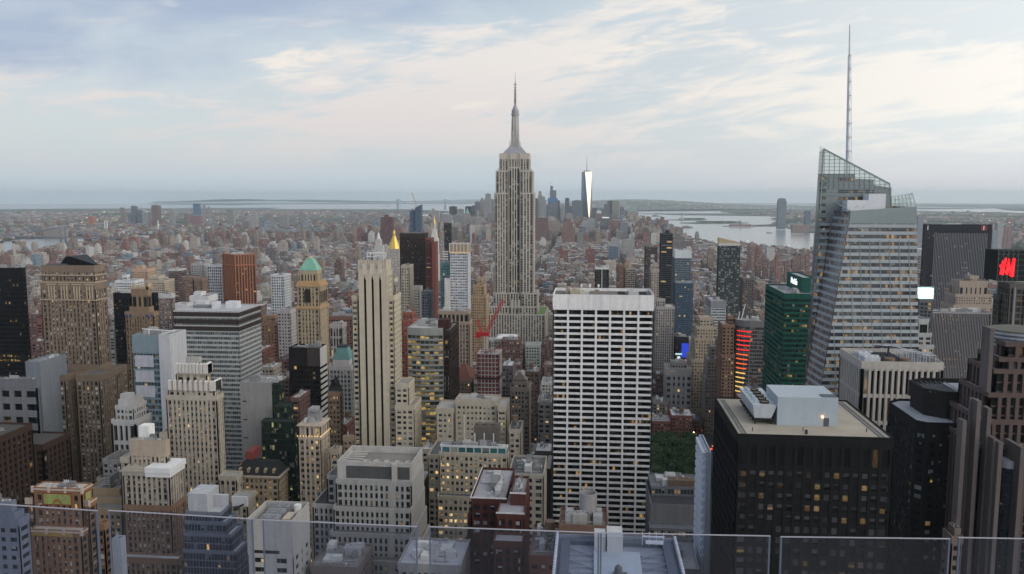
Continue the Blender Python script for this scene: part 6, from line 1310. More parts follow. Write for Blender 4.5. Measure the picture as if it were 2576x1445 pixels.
# ---------------------------------------------------------------- simpler towers: name, label, style, tiers, extras
def G(w, **k): return S(w, **{**dict(lit=.04, blind=.25), **k})
tab = [
 ('ribbed_orange_tower', None, None, None),
 ('white_office_block', 'small white ribboned office tower with dark grey cap, left of tall balconied tower', G((.50, .54, .56), bay=2.2, fh=3.6, pw=.06, sh=.42, tb=10, tint=(.06, .08, .08), top=(.22, .22, .25), roof=(.5, .5, .5)), [(1788, 1827, 757, 1080, 1775)]),
 ('balconied_glass_tower', 'tall dark balconied glass tower with tan slanted cap', G((.07, .085, .085), bay=2.6, fh=3.1, pw=.25, sh=.3, tint=(.04, .055, .055), blind=.45, blindc=(.34, .36, .36), tb=3.5, top=(.5, .5, .47)), [(1808, 1863, 612, 1100, 1805)]),
 ('blue_glass_tower', 'blue grey glass tower with broad white cap, right of the dark tower pair', G((.17, .22, .25), bay=2.4, fh=3.4, pw=.12, sh=.25, tint=(.06, .09, .115), blind=.3, blindc=(.13, .17, .20), top=(.55, .58, .61), tb=12, spec=.7, roof=(.5, .5, .5)), [(1698, 1740, 630, 1250, 34)]),
 ('blue_glass_podium_tower', 'darker blue glass shaft rising in front of the white capped glass tower', G((.10, .15, .20), bay=2.4, fh=3.3, pw=.12, sh=.2, tint=(.04, .08, .13), blind=.3, blindc=(.09, .15, .22), tb=1.5, spec=.7), [(1699, 1745, 712, 1215, 30)]),
 ('dark_slender_tower', 'slender near black tower with thin pale floor lines and notched top', G((.07, .072, .08), bay=8, fh=3.4, pw=.02, sh=.22, tint=(.018, .02, .025), blind=.05, tb=2), [(1674, 1684, 578, 1405, 8), (1663, 1693, 588, 1400, 26)]),
 ('dark_twin_tower', 'dark brown tower with ladder of pale windows, left of the slender black one', G((.075, .06, .06), bay=3, fh=3.4, pw=.6, sh=.5, tint=(.03, .03, .035), tb=3), [(1624, 1654, 622, 1560, 28)]),
 ('beige_slab_tower', 'beige slab with stepped top and dark notch before the dark brown tower', G((.38, .33, .29), bay=3, fh=3.4, pw=.55, sh=.5, tb=5), [(1643, 1655, 662, 1215, 10), (1637, 1659, 677, 1210, 26)]),
 ('black_white_finned_block', 'black block with six tall white fins and dark side wall above gridded tower', G((.60, .60, .60), s=(.03, .03, .03), bay=9.8, fh=4, pw=.11, sh=.6, sd=.1, pd=1.2, tint=(.012, .012, .014), blind=.02, tb=3, cw=1.2, roof=(.42, .41, .4)), [(1497, 1532, 673, 1150, 30)]),
 ('brown_brick_tower', 'brown brick apartment tower right of the white finned block', G((.20, .125, .10), bay=2.8, fh=3.2, pw=.55, sh=.5, tb=3), [(1552, 1572, 667, 1230, 20)]),
 ('balconied_beige_tower', 'beige tower with stacked balconies right of the brown brick tower', G((.38, .33, .28), bay=3.2, fh=3.1, pw=.2, sh=.45, tb=2.5), [(1580, 1590, 664, 1250, 8), (1573, 1599, 674, 1240, 22)]),
 ('dark_bronze_slab', 'wide dark bronze slab tower with faint amber rows, right of gold pyramid', G((.045, .03, .028), bay=1.7, fh=3.9, pw=.2, sh=.5, tint=(.025, .018, .018), lit=.02, blind=.05, rowlit=.05, litc=(1, .5, .1), power=.5, tb=8), [(1005, 1070, 587, 1350, 25)]),
 ('red_brown_slab', 'thin red brown brick slab with striped left half beside the bronze slab', G((.19, .06, .05), bay=6, fh=3.1, pw=.04, sh=.55, tb=3), [(1070, 1085, 599, 1300, 24)]),
 ('plain_red_slab', 'plain windowless red brown slab, the right part of the thin pair', G((.17, .055, .045)), [(1085.5, 1095, 609, 1285, 22)]),
 ('small_cream_tower', 'small cream brick tower with lit windows below the gold pyramid', G((.42, .37, .31), bay=3.2, fh=3.6, pw=.5, sh=.5, lit=.08, tb=3), [(1008, 1030, 668, 1000, 24)]),
 ('white_grid_tower', 'white gridded office tower between orange tower and copper roofed tower', G((.52, .54, .56), bay=2.9, fh=3.5, pw=.35, sh=.35, tint=(.04, .055, .07), tb=2, roof=(.4, .4, .4)), [(680, 713, 692, 1000, 732)]),
 ('tan_setback_block', 'orange tan brick block with rounded setbacks below the orange tower', G((.33, .19, .12), bay=3.4, fh=3.6, pw=.6, sh=.5, tb=3), [(660, 690, 794, 880, 14), (656, 697, 812, 875, 24)]),
 ('pale_corniced_block', 'pale grey masonry block with heavy cornice left of copper roofed tower', G((.44, .41, .41), bay=3, fh=3.6, pw=.5, sh=.45, tb=4), [(697, 730, 779, 850, 746)]),
 ('classical_block', 'stone block with pedimented colonnade between copper tower and striped tower', G((.40, .37, .35), bay=3.6, fh=12, pw=.4, sh=.2, tb=4, pd=1), [(828, 860, 816, 930, 872)]),
 ('brick_loft_block', 'long red brown brick loft block behind the pedimented stone block', G((.22, .11, .085), bay=3.4, fh=3.8, pw=.4, sh=.45, tb=4), [(822, 886, 796, 1030, 30)]),
 ('checked_apartment_tower', 'brown and white chequered apartment block right of gothic tower', G((.26, .20, .18), bay=3, fh=3.1, pw=.45, sh=.4, tb=5, top=(.5, .5, .5), blindc=(.5, .5, .5), blind=.5), [(397, 431, 740, 920, 441)]),
 ('white_crown_block', 'white stepped block with finned crown behind the striped office block', G((.62, .62, .63), bay=3, fh=3.6, pw=.5, sh=.5, tb=6), [(487, 506, 735, 905, 12), (476, 524, 745, 895, 24), (440, 470, 764, 880, 14)]),
 ('white_curved_block', 'white apartment block with rounded balconies, left of gothic tower', G((.62, .63, .66), bay=2.5, fh=3.2, pw=.2, sh=.5, tb=3), [(308, 318, 692, 1010, 8), (289, 337, 706, 1000, 24)]),
 ('peach_setback_tower', 'peach brick tower with square knob top above the gothic tower', G((.47, .33, .24), bay=3, fh=3.3, pw=.5, sh=.5, tb=4), [(342, 358, 668, 1160, 10), (331, 369, 677, 1150, 26)]),
 ('cream_terraced_block', 'cream terraced apartment block right of the peach tower', G((.46, .39, .31), bay=3, fh=3.2, pw=.45, sh=.5, tb=3), [(375, 398, 695, 1100, 20), (368, 412, 706, 1090, 30)]),
 ('round_balconied_block', 'dark ringed round cornered apartment block right of the cream terraces', G((.20, .14, .13), bay=9, fh=3.1, pw=.02, sh=.45, tb=3, top=(.5, .5, .5), roof=(.45, .45, .45)), [(423, 449, 678, 1300, 28)]),
 ('brown_brick_pair_block', 'brown brick tower pair with taller tan half, left of orange tower', G((.22, .15, .12), bay=3, fh=3.3, pw=.5, sh=.5, tb=4), [(459, 485, 697, 1120, 20), (487, 507, 700, 1118, 20)]),
 ('grey_balconied_block', 'light grey apartment block with white framed grid left of orange tower', G((.40, .39, .39), bay=3, fh=3.1, pw=.45, sh=.4, tb=3), [(480, 512, 664, 1350, 24)]),
 ('white_framed_block', 'low white framed block touching the left side of orange tower', G((.55, .56, .6), bay=3.4, fh=5, pw=.3, sh=.25, tb=2), [(520, 557, 668, 1330, 20)]),
 ('dark_angular_tower', 'dark angular tower with white striped lower half, left of great skyscraper', G((.03, .035, .04), bay=2.6, fh=3.4, pw=.1, sh=.2, tint=(.02, .025, .03), blind=.05, tb=3), [(1117, 1133, 562, 2300, 20)]),
 ('brown_hospital_tower', 'dark red brown tower behind, far left of twin blue towers', G((.14, .07, .07), bay=3.4, fh=3.2, pw=.5, sh=.5, tb=3), [(966, 976, 541, 3520, 20), (957, 986, 547, 3500, 35)]),
 ('beige_far_block', 'beige setback office block behind masonry block left of great skyscraper', G((.38, .27, .17), bay=3, fh=3.6, pw=.5, sh=.5, lit=.1, tb=3), [(1199, 1212, 700, 1080, 14), (1189, 1217, 716, 1070, 24), (1186, 1222, 745, 1060, 30)]),
 ('gothic_stone_block', 'slim gothic stone block with gabled top between red grid tower and gridded tower', G((.25, .21, .18), bay=2.8, fh=3.6, pw=.45, sh=.4, lit=.05, tb=3), [(1290, 1325, 957, 640, 14), (1283, 1331, 975, 636, 24)]),
 ('arched_stone_block', 'ornate stone block with arched windows touching the gridded tower left edge', G((.30, .28, .26), bay=3.4, fh=3.8, pw=.4, sh=.4, lit=.05, tb=2), [(1352, 1387, 1012, 610, 25)]),
 ('brick_park_block', 'dark red brick block with skylit roof above the park trees', G((.15, .08, .06), bay=3.6, fh=4, pw=.4, sh=.4, lit=.08, tb=2, roof=(.07, .07, .08)), [(1684, 1766, 1056, 885, 24)]),
 ('grey_park_block', 'grey masonry block with lit attic directly right of gridded tower', G((.22, .20, .19), bay=3, fh=3.7, pw=.45, sh=.4, lit=.05, tb=2, roof=(.1, .1, .1)), [(1643, 1683, 1012, 880, 26)]),
 ('long_white_roofed_block', 'low block with long white roof in front of the great skyscraper', G((.30, .29, .27), bay=3.4, fh=4, pw=.4, sh=.4, tb=3, roof=(.66, .67, .68)), [(1243, 1298, 855, 1130, 50)]),
 ('green_corniced_block', 'pale green corniced block with white pointed water tank near great skyscraper', G((.40, .44, .41), bay=3.4, fh=4, pw=.4, sh=.4, tb=3, roof=(.3, .3, .3)), [(1344, 1358, 866, 1090, 14), (1322, 1358, 868, 1080, 24)]),
 ('dark_loft_block', 'dark loft block with black billboard left of the gridded tower', G((.12, .085, .075), bay=3, fh=3.7, pw=.5, sh=.5, lit=.05, tb=2), [(1321, 1356, 935, 720, 26)]),
 ('red_brick_mid_block', 'red brick block with water tank, right of striped cream tower shoulder', G((.28, .09, .065), bay=3, fh=3.5, pw=.5, sh=.5, tb=3), [(1013, 1036, 786, 870, 18), (1009, 1040, 806, 860, 24)]),
 ('dark_blue_grey_tower', 'dark blue grey slim block left of the plain red slab foot', G((.13, .15, .17), bay=2.6, fh=3.5, pw=.4, sh=.4, tb=3), [(1060, 1082, 733, 1000, 22)]),
 ('grey_white_pair_block', 'pale block with pilasters below the dark bronze slab', G((.34, .32, .30), bay=3.2, fh=3.7, pw=.5, sh=.5, tb=4), [(1009, 1034, 735, 1080, 20), (1036, 1056, 722, 1090, 20)]),
 ('tall_piered_tower', 'narrow dark piered tower far right of gridded tower, mid distance', G((.13, .11, .11), bay=3, fh=3.5, pw=.4, sh=.4, tb=3), [(1868, 1898, 700, 1300, 24)]),
]
s_or = S((.33, .135, .07), (.09, .055, .05), 4.4, 3.7, .42, .5, 1.3, .3, tb=2, cw=1.4, tint=(.03, .025, .022), lit=.05, blind=.03, litc=(1, .5, .15), roof=(.2, .18, .17))
c0 = atY(558, 641, 1262); c1 = atY(590, 641, 1240); c2 = atY(643, 641, 1258); cb_ = (c1[0] + 12, 1290)
b = Bld('ribbed_orange_tower', 'orange brown brick tower with deep vertical ribs, turned corner on', 'building', (c1[0], 1260, 0)); b.st = s_or
pts = [(c0[0], c0[1]), (c1[0], c1[1]), (c2[0], c2[1]), (c2[0] - 12, c2[1] + 26), (c0[0] + 8, c0[1] + 24)]
b.mass(pts, 0, c1[2] - 16, T(s_or)); b.mass(inset(pts, .1), c1[2] - 16.9, c1[2], T(s_or, tb=1.4, sh=.9, lit=0, blind=0, tint=(.3, .11, .05))); b.clutter(c0[0] + 12, c2[0] - 12, 1252, 1275, c1[2] - 1, 4); b.done(100); BOXES.append((c0[0], c2[0], 1240, 1290, c1[2]))
for t in tab:
    if not t[1]: continue
    nm, lb, st, tiers = t
    multi = []
    for q in tiers: multi.append(q)
    side = nm in ('brown_brick_pair_block', 'grey_white_pair_block', 'white_crown_block')
    if side:
        f = foot(multi[0]); b = Bld(nm, lb, 'building', ((f[0] + f[1]) / 2, (f[2] + f[3]) / 2, 0)); b.st = st
        for i, q in enumerate(multi):
            f = foot(q)
            if nm == 'white_crown_block' and i == 0: z_ = foot(multi[1])[4] - 1
            else: z_ = 0
            b.mass(rect(*f[:4]), z_, f[4], st); BOXES.append(f)
        b.done(40)
    else:
        big = (tiers[0][1] - tiers[0][0]) > 34
        b = B(nm, lb, st, tiers, clut=3 if big or tiers[0][3] < 1000 else 1, tank=1 if 'brick' in nm or 'loft' in nm else 0, win=100 if big else 50, flat=(nm == 'plain_red_slab'), hold=True)
        x0, x1, y0, y1, z = b.F[0]
        if nm == 'balconied_glass_tower':
            m = MB(); a = atY(1807, 598, y0); c = atY(1862, 611, y0); m.quad([(x0, y0, z), (x1, y0, z), (x1, y0, z + .5), (x0, y0, a[2])]); m.prism(rect(x0, x1, y0 + .02, y1), z - .5, z, z1s=[a[2], z + .5, z + .5, a[2]]); b.part('slanted_cap', m, wall((.42, .33, .20)))
        if nm == 'dark_twin_tower':
            m = MB(); g = MB()
            for k in range(9): g.box(x0 + (x1 - x0) * .45, x0 + (x1 - x0) * .75, y0 - .4, y0 - .02, z - 20 - k * 9, z - 14 - k * 9, bot=True)
            b.part('pale_bay', g, wall((.42, .42, .42)))
        if nm == 'dark_angular_tower':
            m = MB()
            for k in range(9): m.box(x0 - 4, x0 + (x1 - x0) * .62, y0 - 2, y0 - .1, 45 + k * 7, 48.5 + k * 7, bot=True)
            b.part('white_balcony', m, wall((.6, .6, .6)))
        if nm == 'long_white_roofed_block':
            m = MB(); m.box(x0 + 4, x1 - 2, y0 + 6, y0 + 40, z, z + 1.2); b.part('white_canopy', m, wall((.75, .75, .75)))
        if nm == 'gothic_stone_block':
            m = MB(); m.prism([((x0 + x1) / 2 - 6, y0), ((x0 + x1) / 2 + 6, y0), ((x0 + x1) / 2 + 6, y1), ((x0 + x1) / 2 - 6, y1)], z - .5, z); m.frustum((x0 + x1) / 2 - 6, (x0 + x1) / 2 + 6, y0 - .2, y0 + 5, z, (x0 + x1) / 2 - .2, (x0 + x1) / 2 + .2, y0 - .2, y0 + 5, z + 7); b.part('gable', m, wall((.24, .20, .17)))
        if nm == 'brick_park_block':
            m = MB()
            for k in range(3): m.box(x0 + 12 + k * 6, x0 + 17 + k * 6, y0 + 8, y0 + 14, z, z + 3)
            b.part('skylight', m, wall((.5, .53, .62)))
        b.done(b.win)
# ================================================================ DISTANT TOWERS
FW, FR = farwall(), farroof()
def wb(m, x0, x1, y0, y1, z0, z1, c, rc=(.3, .3, .3), win=1.0, top=True):
    m.box(x0, x1, y0, y1, z0, z1, 0, (*c, win), tm=1, tc=(*rc, 0), top=top, uo=random.random() * 300)
def FT(name, label, tiers, c, rc=(.3, .3, .3), win=.9, pyr=0, pc=(.2, .4, .33), group=None, cat='building', dep=None):
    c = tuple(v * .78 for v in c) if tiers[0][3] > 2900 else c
    fs = []
    for (xl, xr, yt, Y) in tiers:
        a, b_ = atY(xl, yt, Y), atY(xr, yt, Y); w = b_[0] - a[0]; fs.append([a[0], b_[0], Y, Y + (dep or max(14, min(45, w))), (a[2] + b_[2]) / 2])
    X0, X1, Y0, Y1 = fs[-1][:4]; zb = curv((X0 + X1) / 2, Y0); m = MB()
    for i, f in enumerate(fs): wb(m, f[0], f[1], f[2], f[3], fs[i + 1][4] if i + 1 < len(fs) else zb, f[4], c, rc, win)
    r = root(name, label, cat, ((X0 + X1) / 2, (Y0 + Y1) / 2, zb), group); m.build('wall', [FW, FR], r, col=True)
    f = fs[0]; m = MB(); w = f[1] - f[0]
    if pyr: m.frustum(f[0], f[1], f[2], f[3], f[4], (f[0] + f[1]) / 2 - .4, (f[0] + f[1]) / 2 + .4, (f[2] + f[3]) / 2 - .4, (f[2] + f[3]) / 2 + .4, f[4] + pyr); m.build('pyramid_roof', wall(pc), r)
    else: m.box(f[0] + w * .25, f[1] - w * .3, f[2] + 4, f[3] - 4, f[4], f[4] + 4); m.build('bulkhead', wall((.3, .3, .32)), r)
    BOXES.append((X0, X1, Y0, Y1, f[4])); return r, fs
# landmarks of the middle distance
r, fs = FT('gold_pyramid_tower', 'pale gothic tower with shining gold octagonal pyramid roof', [(974, 1003, 627, 1805), (969, 1011, 648, 1800), (964, 1014, 690, 1795)], (.46, .42, .38), pyr=0)
f = fs[0]; cx, cy_ = (f[0] + f[1]) / 2, (f[2] + f[3]) / 2; R_ = (f[1] - f[0]) / 2; ap = atY(987, 577, cy_)[2]; bz = atY(987, 627, cy_)[2]; h = ap - bz
GOLD = wall((.75, .52, .12), .35, .06, .7, False)
m = MB(); m.cyl(cx, cy_, bz, bz + h * .66, R_ * 1.0, R_ * .28, n=8, rot=.39); m.build('gold_roof', GOLD, r)
m = MB(); m.cyl(cx, cy_, bz + h * .66, bz + h * .8, R_ * .24, n=8); m.cyl(cx, cy_, bz + h * .8, ap, R_ * .26, 0, n=8); m.build('gold_lantern', GOLD, r)
for k in range(8):
    a = k * math.pi / 4 + .39; m = MB(); m.cyl(cx + R_ * 1.1 * math.cos(a), cy_ + R_ * 1.1 * math.sin(a), bz - 2, bz + 5, 1.2, 0, n=4); m.build('pinnacle', wall((.5, .46, .42)), r)
r, fs = FT('clock_tower', 'slender white marble campanile tower with gilded cupola, beside red slab pair', [(1082, 1101, 606, 2052), (1080.5, 1102.5, 640, 2050)], (.55, .53, .50))
f = fs[0]; cx, cy_ = (f[0] + f[1]) / 2, (f[2] + f[3]) / 2; w = (f[1] - f[0]) / 2; Z = lambda y: atY(1090, y, cy_)[2]
m = MB(); m.frustum(cx - w, cx + w, cy_ - w, cy_ + w, Z(606), cx - w * .35, cx + w * .35, cy_ - w * .35, cy_ + w * .35, Z(576)); m.build('pyramid_roof', wall((.55, .53, .50)), r)
m = MB(); m.cyl(cx, cy_, Z(576), Z(562), w * .33, n=8); m.build('lantern', wall((.5, .45, .35)), r); m = MB(); m.cyl(cx, cy_, Z(562), Z(553), w * .30, w * .2, n=10); m.cyl(cx, cy_, Z(553), Z(540), w * .16, 0, n=8); m.build('gilded_cupola', GOLD, r)
m = MB(); m.cyl(cx, f[2] - .1, 0, 1, 1); m = MB(); c_z = Z(650)
for k in range(20):
    a0, a1 = k * .314, (k + 1) * .314; m.quad([(cx, fs[1][2] - .4, c_z), (cx + 4 * math.cos(a0), fs[1][2] - .4, c_z + 4 * math.sin(a0)), (cx + 4 * math.cos(a1), fs[1][2] - .4, c_z + 4 * math.sin(a1))])
m.build('clock_face', wall((.5, .5, .5)), r)
r, fs = FT('white_cupola_tower', 'white stone tower with arched belfry and domed cap left of gold pyramid', [(944, 957, 602, 2805), (941, 962, 618, 2800), (938, 964, 638, 2795)], (.58, .56, .54), pyr=0)
f = fs[0]; cx, cy_ = (f[0] + f[1]) / 2, (f[2] + f[3]) / 2; w = (f[1] - f[0]) / 2; m = MB(); m.cyl(cx, cy_, f[4], f[4] + 12, w * .8, w * .6, n=8); m.cyl(cx, cy_, f[4] + 12, f[4] + 26, w * .6, .5, n=8); m.build('domed_cap', wall((.6, .6, .6)), r)
r, fs = FT('twin_blue_tower', 'tall blue glass tower with crane on its slanted top, behind the bronze slab', [(1044, 1059, 524, 2150)], (.07, .11, .16), win=.4, dep=22)
f = fs[0]; m = MB(); m.prism(rect(f[0], f[1], f[2], f[3]), f[4], f[4] + 1, z1s=[f[4] + 1, f[4] + 9, f[4] + 9, f[4] + 1]); m.build('slanted_top', wall((.08, .12, .16)), r)
FT('lower_blue_tower', 'lower blue glass half of the twin blue towers, lit strip between them', [(1030, 1043, 530, 2160)], (.09, .14, .22), win=.6, dep=22)
cb = atY(1047, 522, 2160); tp = atY(1036, 486, 2150); r = root('jib_crane', 'pale luffing crane leaning left over the twin blue towers', 'crane', (cb[0], cb[1], cb[2]))
m = MB(); lattice(m, (cb[0], cb[1], cb[2] - 2), (cb[0], cb[1], cb[2] + 12), 2, 4, .5); m.build('mast', wall((.6, .5, .4)), r); m = MB(); lattice(m, (cb[0], cb[1], cb[2] + 10), tp, 1.8, 10, .5); m.beam((cb[0], cb[1], cb[2] + 10), atY(1053, 507, 2160), 1); m.build('jib', wall((.6, .45, .32)), r)
# the slanted mirror tower
def anti_tower():
    Y0 = 5850; a = atY(1464.5, 433, Y0); c = atY(1488, 433, Y0); zt = a[2]; w = (c[0] - a[0]) / 2; cx = (a[0] + c[0]) / 2; zb = curv(cx, Y0)
    r = root('mirror_glass_tower', 'tapering mirror glass supertall with needle spire, one facet coloured with sun glint', 'skyscraper', (cx, Y0, zb))
    ph = math.radians(-90 + 27)        # azimuth of the facet coloured for the sun glint
    Rt = w / math.cos(math.radians(27)) * 1.02; th = [ph + math.radians(45) + k * math.pi / 2 for k in range(4)]; tb = [ph + k * math.pi / 2 for k in range(4)]
    T_ = [(cx + Rt * math.cos(t), Y0 + Rt * math.sin(t), zt) for t in th]; Bq = [(cx + Rt * 1.22 * math.cos(t), Y0 + Rt * 1.22 * math.sin(t), zb + 55) for t in tb]
    glint_mir = wall((.46, .42, .34), .16, .03, 1.0, False); gls = wall((.20, .25, .32), .22, .1, .55, False)  # first is a lighter, warmer metal for one facet: sunset glint in its colour
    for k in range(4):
        m = MB(); m.quad([T_[k - 1], Bq[k], T_[k]]); m.build('mirror_facet', glint_mir if k == 0 else gls, r)
        m = MB(); m.quad([Bq[k], Bq[(k + 1) % 4], T_[k]]); m.build('mirror_facet', gls, r)
    m = MB(); m.quad(T_); m.cyl(cx, Y0, zt, zt + 4, Rt * .6, n=16); m.cyl(cx, Y0, zt + 6, zt + 9, Rt * .62, n=16); m.build('roof_ring', wall((.3, .32, .35)), r)
    m = MB(); zz = atY(1475.5, 390, Y0)[2]; m.cyl(cx, Y0, zt, zt + (zz - zt) * .45, 2.6, 1.8, n=8); m.cyl(cx, Y0, zt + (zz - zt) * .45, zz, 1.5, .6, n=8); m.cyl(cx, Y0, zt + (zz - zt) * .42, zt + (zz - zt) * .46, 3.6, n=8); m.build('spire', wall((.25, .27, .30)), r)
    m = MB(); P = [(cx + Rt * 1.22 * math.cos(t), Y0 + Rt * 1.22 * math.sin(t)) for t in tb]; m.prism(P, zb, zb + 55, top=False); m.build('base', wall((.25, .28, .32)), r); BOXES.append((cx - 40, cx + 40, Y0 - 40, Y0 + 40, 400))
anti_tower()
GB, BB, LG, DK, TN, BR = (.20, .22, .25), (.12, .16, .22), (.40, .40, .41), (.06, .07, .085), (.33, .27, .22), (.20, .12, .10)
far = [
 ('downtown_tower', 'dark flat topped downtown tower nearest the right edge of great skyscraper', [(1343, 1354, 500, 6100)], BB),
 ('downtown_tower', 'slim pale limestone tower with lantern top among downtown towers', [(1355, 1362, 482, 5600), (1353, 1364, 492, 5595)], (.42, .36, .33)),
 ('downtown_tower', 'rounded pale glass tower just right of the slim limestone tower', [(1362, 1371, 496, 5500), (1360, 1374, 503, 5495)], (.33, .37, .40)),
 ('downtown_tower', 'stepped unfinished tower wrapped with blue band, right of rounded glass tower', [(1384, 1391, 469, 5800), (1383, 1399, 479, 5798), (1378, 1402, 508, 5795)], (.22, .25, .29)),
 ('downtown_tower', 'dark slab touching the right side of the blue banded tower', [(1399, 1408, 505, 5900)], (.16, .18, .22)),
 ('downtown_tower', 'white finned short tower between blue banded tower and dark slim tower', [(1410, 1422, 517, 5600)], (.44, .46, .48)),
 ('downtown_tower', 'dark slim residential tower standing alone left of the mirror tower group', [(1421.5, 1432, 499, 5500)], (.13, .15, .18)),
 ('downtown_tower', 'wide blue grey office slab directly left of mirror tower', [(1439, 1466, 505, 5700)], (.17, .21, .26)),
 ('downtown_tower', 'blue grey block tucked behind the foot of mirror tower', [(1487, 1501, 524, 6000)], (.24, .26, .30)),
 ('downtown_tower', 'curved grey office block with sloping shoulder right of mirror tower', [(1528, 1545, 506, 5900), (1520, 1545, 514, 5895), (1513, 1545, 526, 5890)], (.20, .22, .24)),
 ('downtown_tower', 'pale square office block with green flat roof, right of curved block', [(1540, 1558, 506, 5880)], (.34, .33, .30)),
 ('downtown_tower', 'rounded grey block with small green dome, left of square stone block', [(1571, 1580, 531, 5800), (1563, 1581, 540, 5790)], (.22, .24, .26)),
 ('downtown_tower', 'square stone block with green copper cap above the river shore', [(1578, 1606, 532, 5700)], (.42, .36, .33)),
 ('shore_tower', 'red brown slim apartment tower at the river edge', [(1625, 1637, 546, 5300)], (.25, .15, .14)),
 ('shore_tower', 'stepped red brown apartment block rightmost on the river edge', [(1640, 1644, 557, 5100), (1634, 1645, 563, 5090)], (.28, .16, .14)),
 ('shore_block', 'small grey block between stone block and red shore tower', [(1609, 1619, 550, 5400)], (.20, .22, .24)),
 ('brick_office_block', 'large dark red brick office block at lower right of great skyscraper', [(1344, 1379, 548, 4300)], (.19, .10, .10)),
 ('brick_ziggurat_block', 'stepped red brick telephone building left of white stepped glass block', [(1422, 1436, 550, 4300), (1417, 1441, 560, 4290), (1413, 1447, 572, 4280)], (.26, .14, .12)),
 ('white_stepped_block', 'pale stepped glass block in front of the mirror tower foot', [(1478, 1496, 550, 4600), (1466, 1496, 560, 4595), (1459, 1496, 568, 4590)], (.47, .50, .50)),
 ('lit_topped_block', 'dark glass block with bright white top row, below curved office block', [(1510, 1532, 546, 4500)], (.15, .17, .19)),
 ('brown_slab_block', 'wide red brown apartment slab below the square stone block', [(1532, 1575, 555, 4600)], (.26, .16, .15)),
 ('beige_block', 'beige block left of the brick ziggurat building', [(1381, 1407, 556, 4500)], (.36, .30, .26)),
 ('grey_tower_block', 'grey tower block in front of the brown slab, glass and stone stripes', [(1560, 1580, 560, 4400)], (.22, .25, .28)),
 ('far_dark_block', 'dark flat office block above the masonry towers, far left of downtown', [(1130, 1148, 520, 6000)], DK),
 ('far_dark_block', 'black glass office block just right of the first dark downtown block', [(1170, 1186, 520, 6200)], DK),
 ('pale_slab', 'pale windowless telephone slab left of the pointed civic tower', [(1110, 1134, 540, 4800)], (.36, .36, .38)),
 ('pale_slim_tower', 'pair of pale slim slabs behind the gilded cupola tower', [(1086, 1092, 526, 5000), (1086, 1104, 530, 5000)], (.42, .41, .42)),
 ('striped_dark_tower', 'dark tower with white vertical stripes in the left downtown cluster', [(1194, 1208, 508, 6100)], (.24, .26, .29)),
 ('domed_stone_tower', 'stone tower with small pyramid top left of the rippled metal tower', [(1210, 1215, 499, 6000), (1208, 1218, 504, 5995)], (.36, .35, .35)),
 ('rippled_metal_tower', 'tall rippled silver tower at the left edge of great skyscraper', [(1221, 1234, 488, 5600), (1218, 1234, 500, 5595)], (.36, .36, .37)),
 ('grey_stone_tower', 'grey stone tower behind, touching the great skyscraper left edge', [(1234, 1242, 502, 5900)], (.28, .29, .31)),
 ('civic_block', 'wide pale civic block below the black glass office block', [(1141, 1168, 541, 5000)], (.30, .32, .35)),
 ('grey_court_block', 'grey blue court block right of the wide civic block', [(1186, 1201, 548, 5000)], (.28, .30, .32)),
 ('pinnacled_white_tower', 'white gothic office tower with green tip left of the rippled tower', [(1199, 1205, 530, 5300), (1195, 1211, 548, 5290)], (.46, .44, .42)),
 ('white_cubic_tower', 'small bright white tower below the pointed civic tower', [(1182, 1192, 567, 4200)], (.62, .62, .62)),
 ('shore_hospital_block', 'wide cream block with many windows low in the left downtown cluster', [(1196, 1214, 548, 4800)], (.40, .38, .36)),
 ('stepped_brown_apartment', 'sprawling stepped brown apartment block above the dark slender tower', [(1700, 1712, 588, 3400), (1694, 1724, 595, 3390), (1688, 1736, 606, 3380)], (.19, .17, .17)),
 ('long_white_block', 'long white gridded slab block in the village, centre right', [(1566, 1597, 605, 3500)], (.42, .41, .39)),
 ('twin_white_block', 'pale twin slab blocks left of the long white gridded slab', [(1537, 1553, 600, 3400), (1537, 1560, 604, 3395)], (.42, .42, .43)),
 ('blue_hotel_tower', 'blue glass tower alone amid low roofs right of great skyscraper', [(1532, 1556, 620, 3000)], (.13, .19, .27)),
 ('orange_roofed_tower', 'tan tower with round orange tank top above brown brick tower', [(1574, 1584, 654, 2000), (1570, 1588, 664, 1995)], (.40, .22, .14)),
 ('jersey_tower', 'tall solitary grey blue tower across the river, left of crystal tower', [(1960, 1977, 500, 6650), (1958, 1979, 506, 6648)], (.20, .24, .29)),
 ('jersey_tower', 'dark blue tower across the river nearest the crystal tower edge', [(2027, 2040, 531, 6200)], (.13, .18, .25)),
 ('jersey_tower', 'low red brown blocks across the river behind the solitary tower foot', [(1994, 2035, 566, 5900)], (.32, .22, .20)),
 ('jersey_block', 'pale blue slab right of crystal tower behind the pinstriped tower', [(2310, 2324, 545, 4300)], (.30, .32, .36)),
 ('jersey_block', 'white balconied slab right of the pinstriped tower', [(2510, 2526, 566, 3600)], (.45, .44, .45)),
 ('jersey_block', 'blue grey slab right of pinstriped tower, left half of the riverside pair', [(2498, 2512, 582, 3550)], (.30, .34, .37)),
 ('jersey_block', 'red brown slab behind the red letter sign top', [(2527, 2548, 570, 3600)], (.30, .20, .19)),
 ('power_station', 'red brick power station with two tall capped chimneys at left edge', [(-20, 58, 660, 2900), (-20, 59, 668, 2890)], (.30, .10, .08)),
 ('orange_warehouse', 'orange brick block alone across the river, far left', [(222, 233, 545, 6900)], (.50, .17, .08)),
 ('grey_river_block', 'grey slab on the far river bank left of bridge tower', [(76, 105, 568, 5200)], (.26, .25, .25)),
 ('long_factory', 'long pale sugar factory roofs on the far bank beside the bridge tower', [(108, 158, 574, 4900)], (.36, .31, .27)),
]
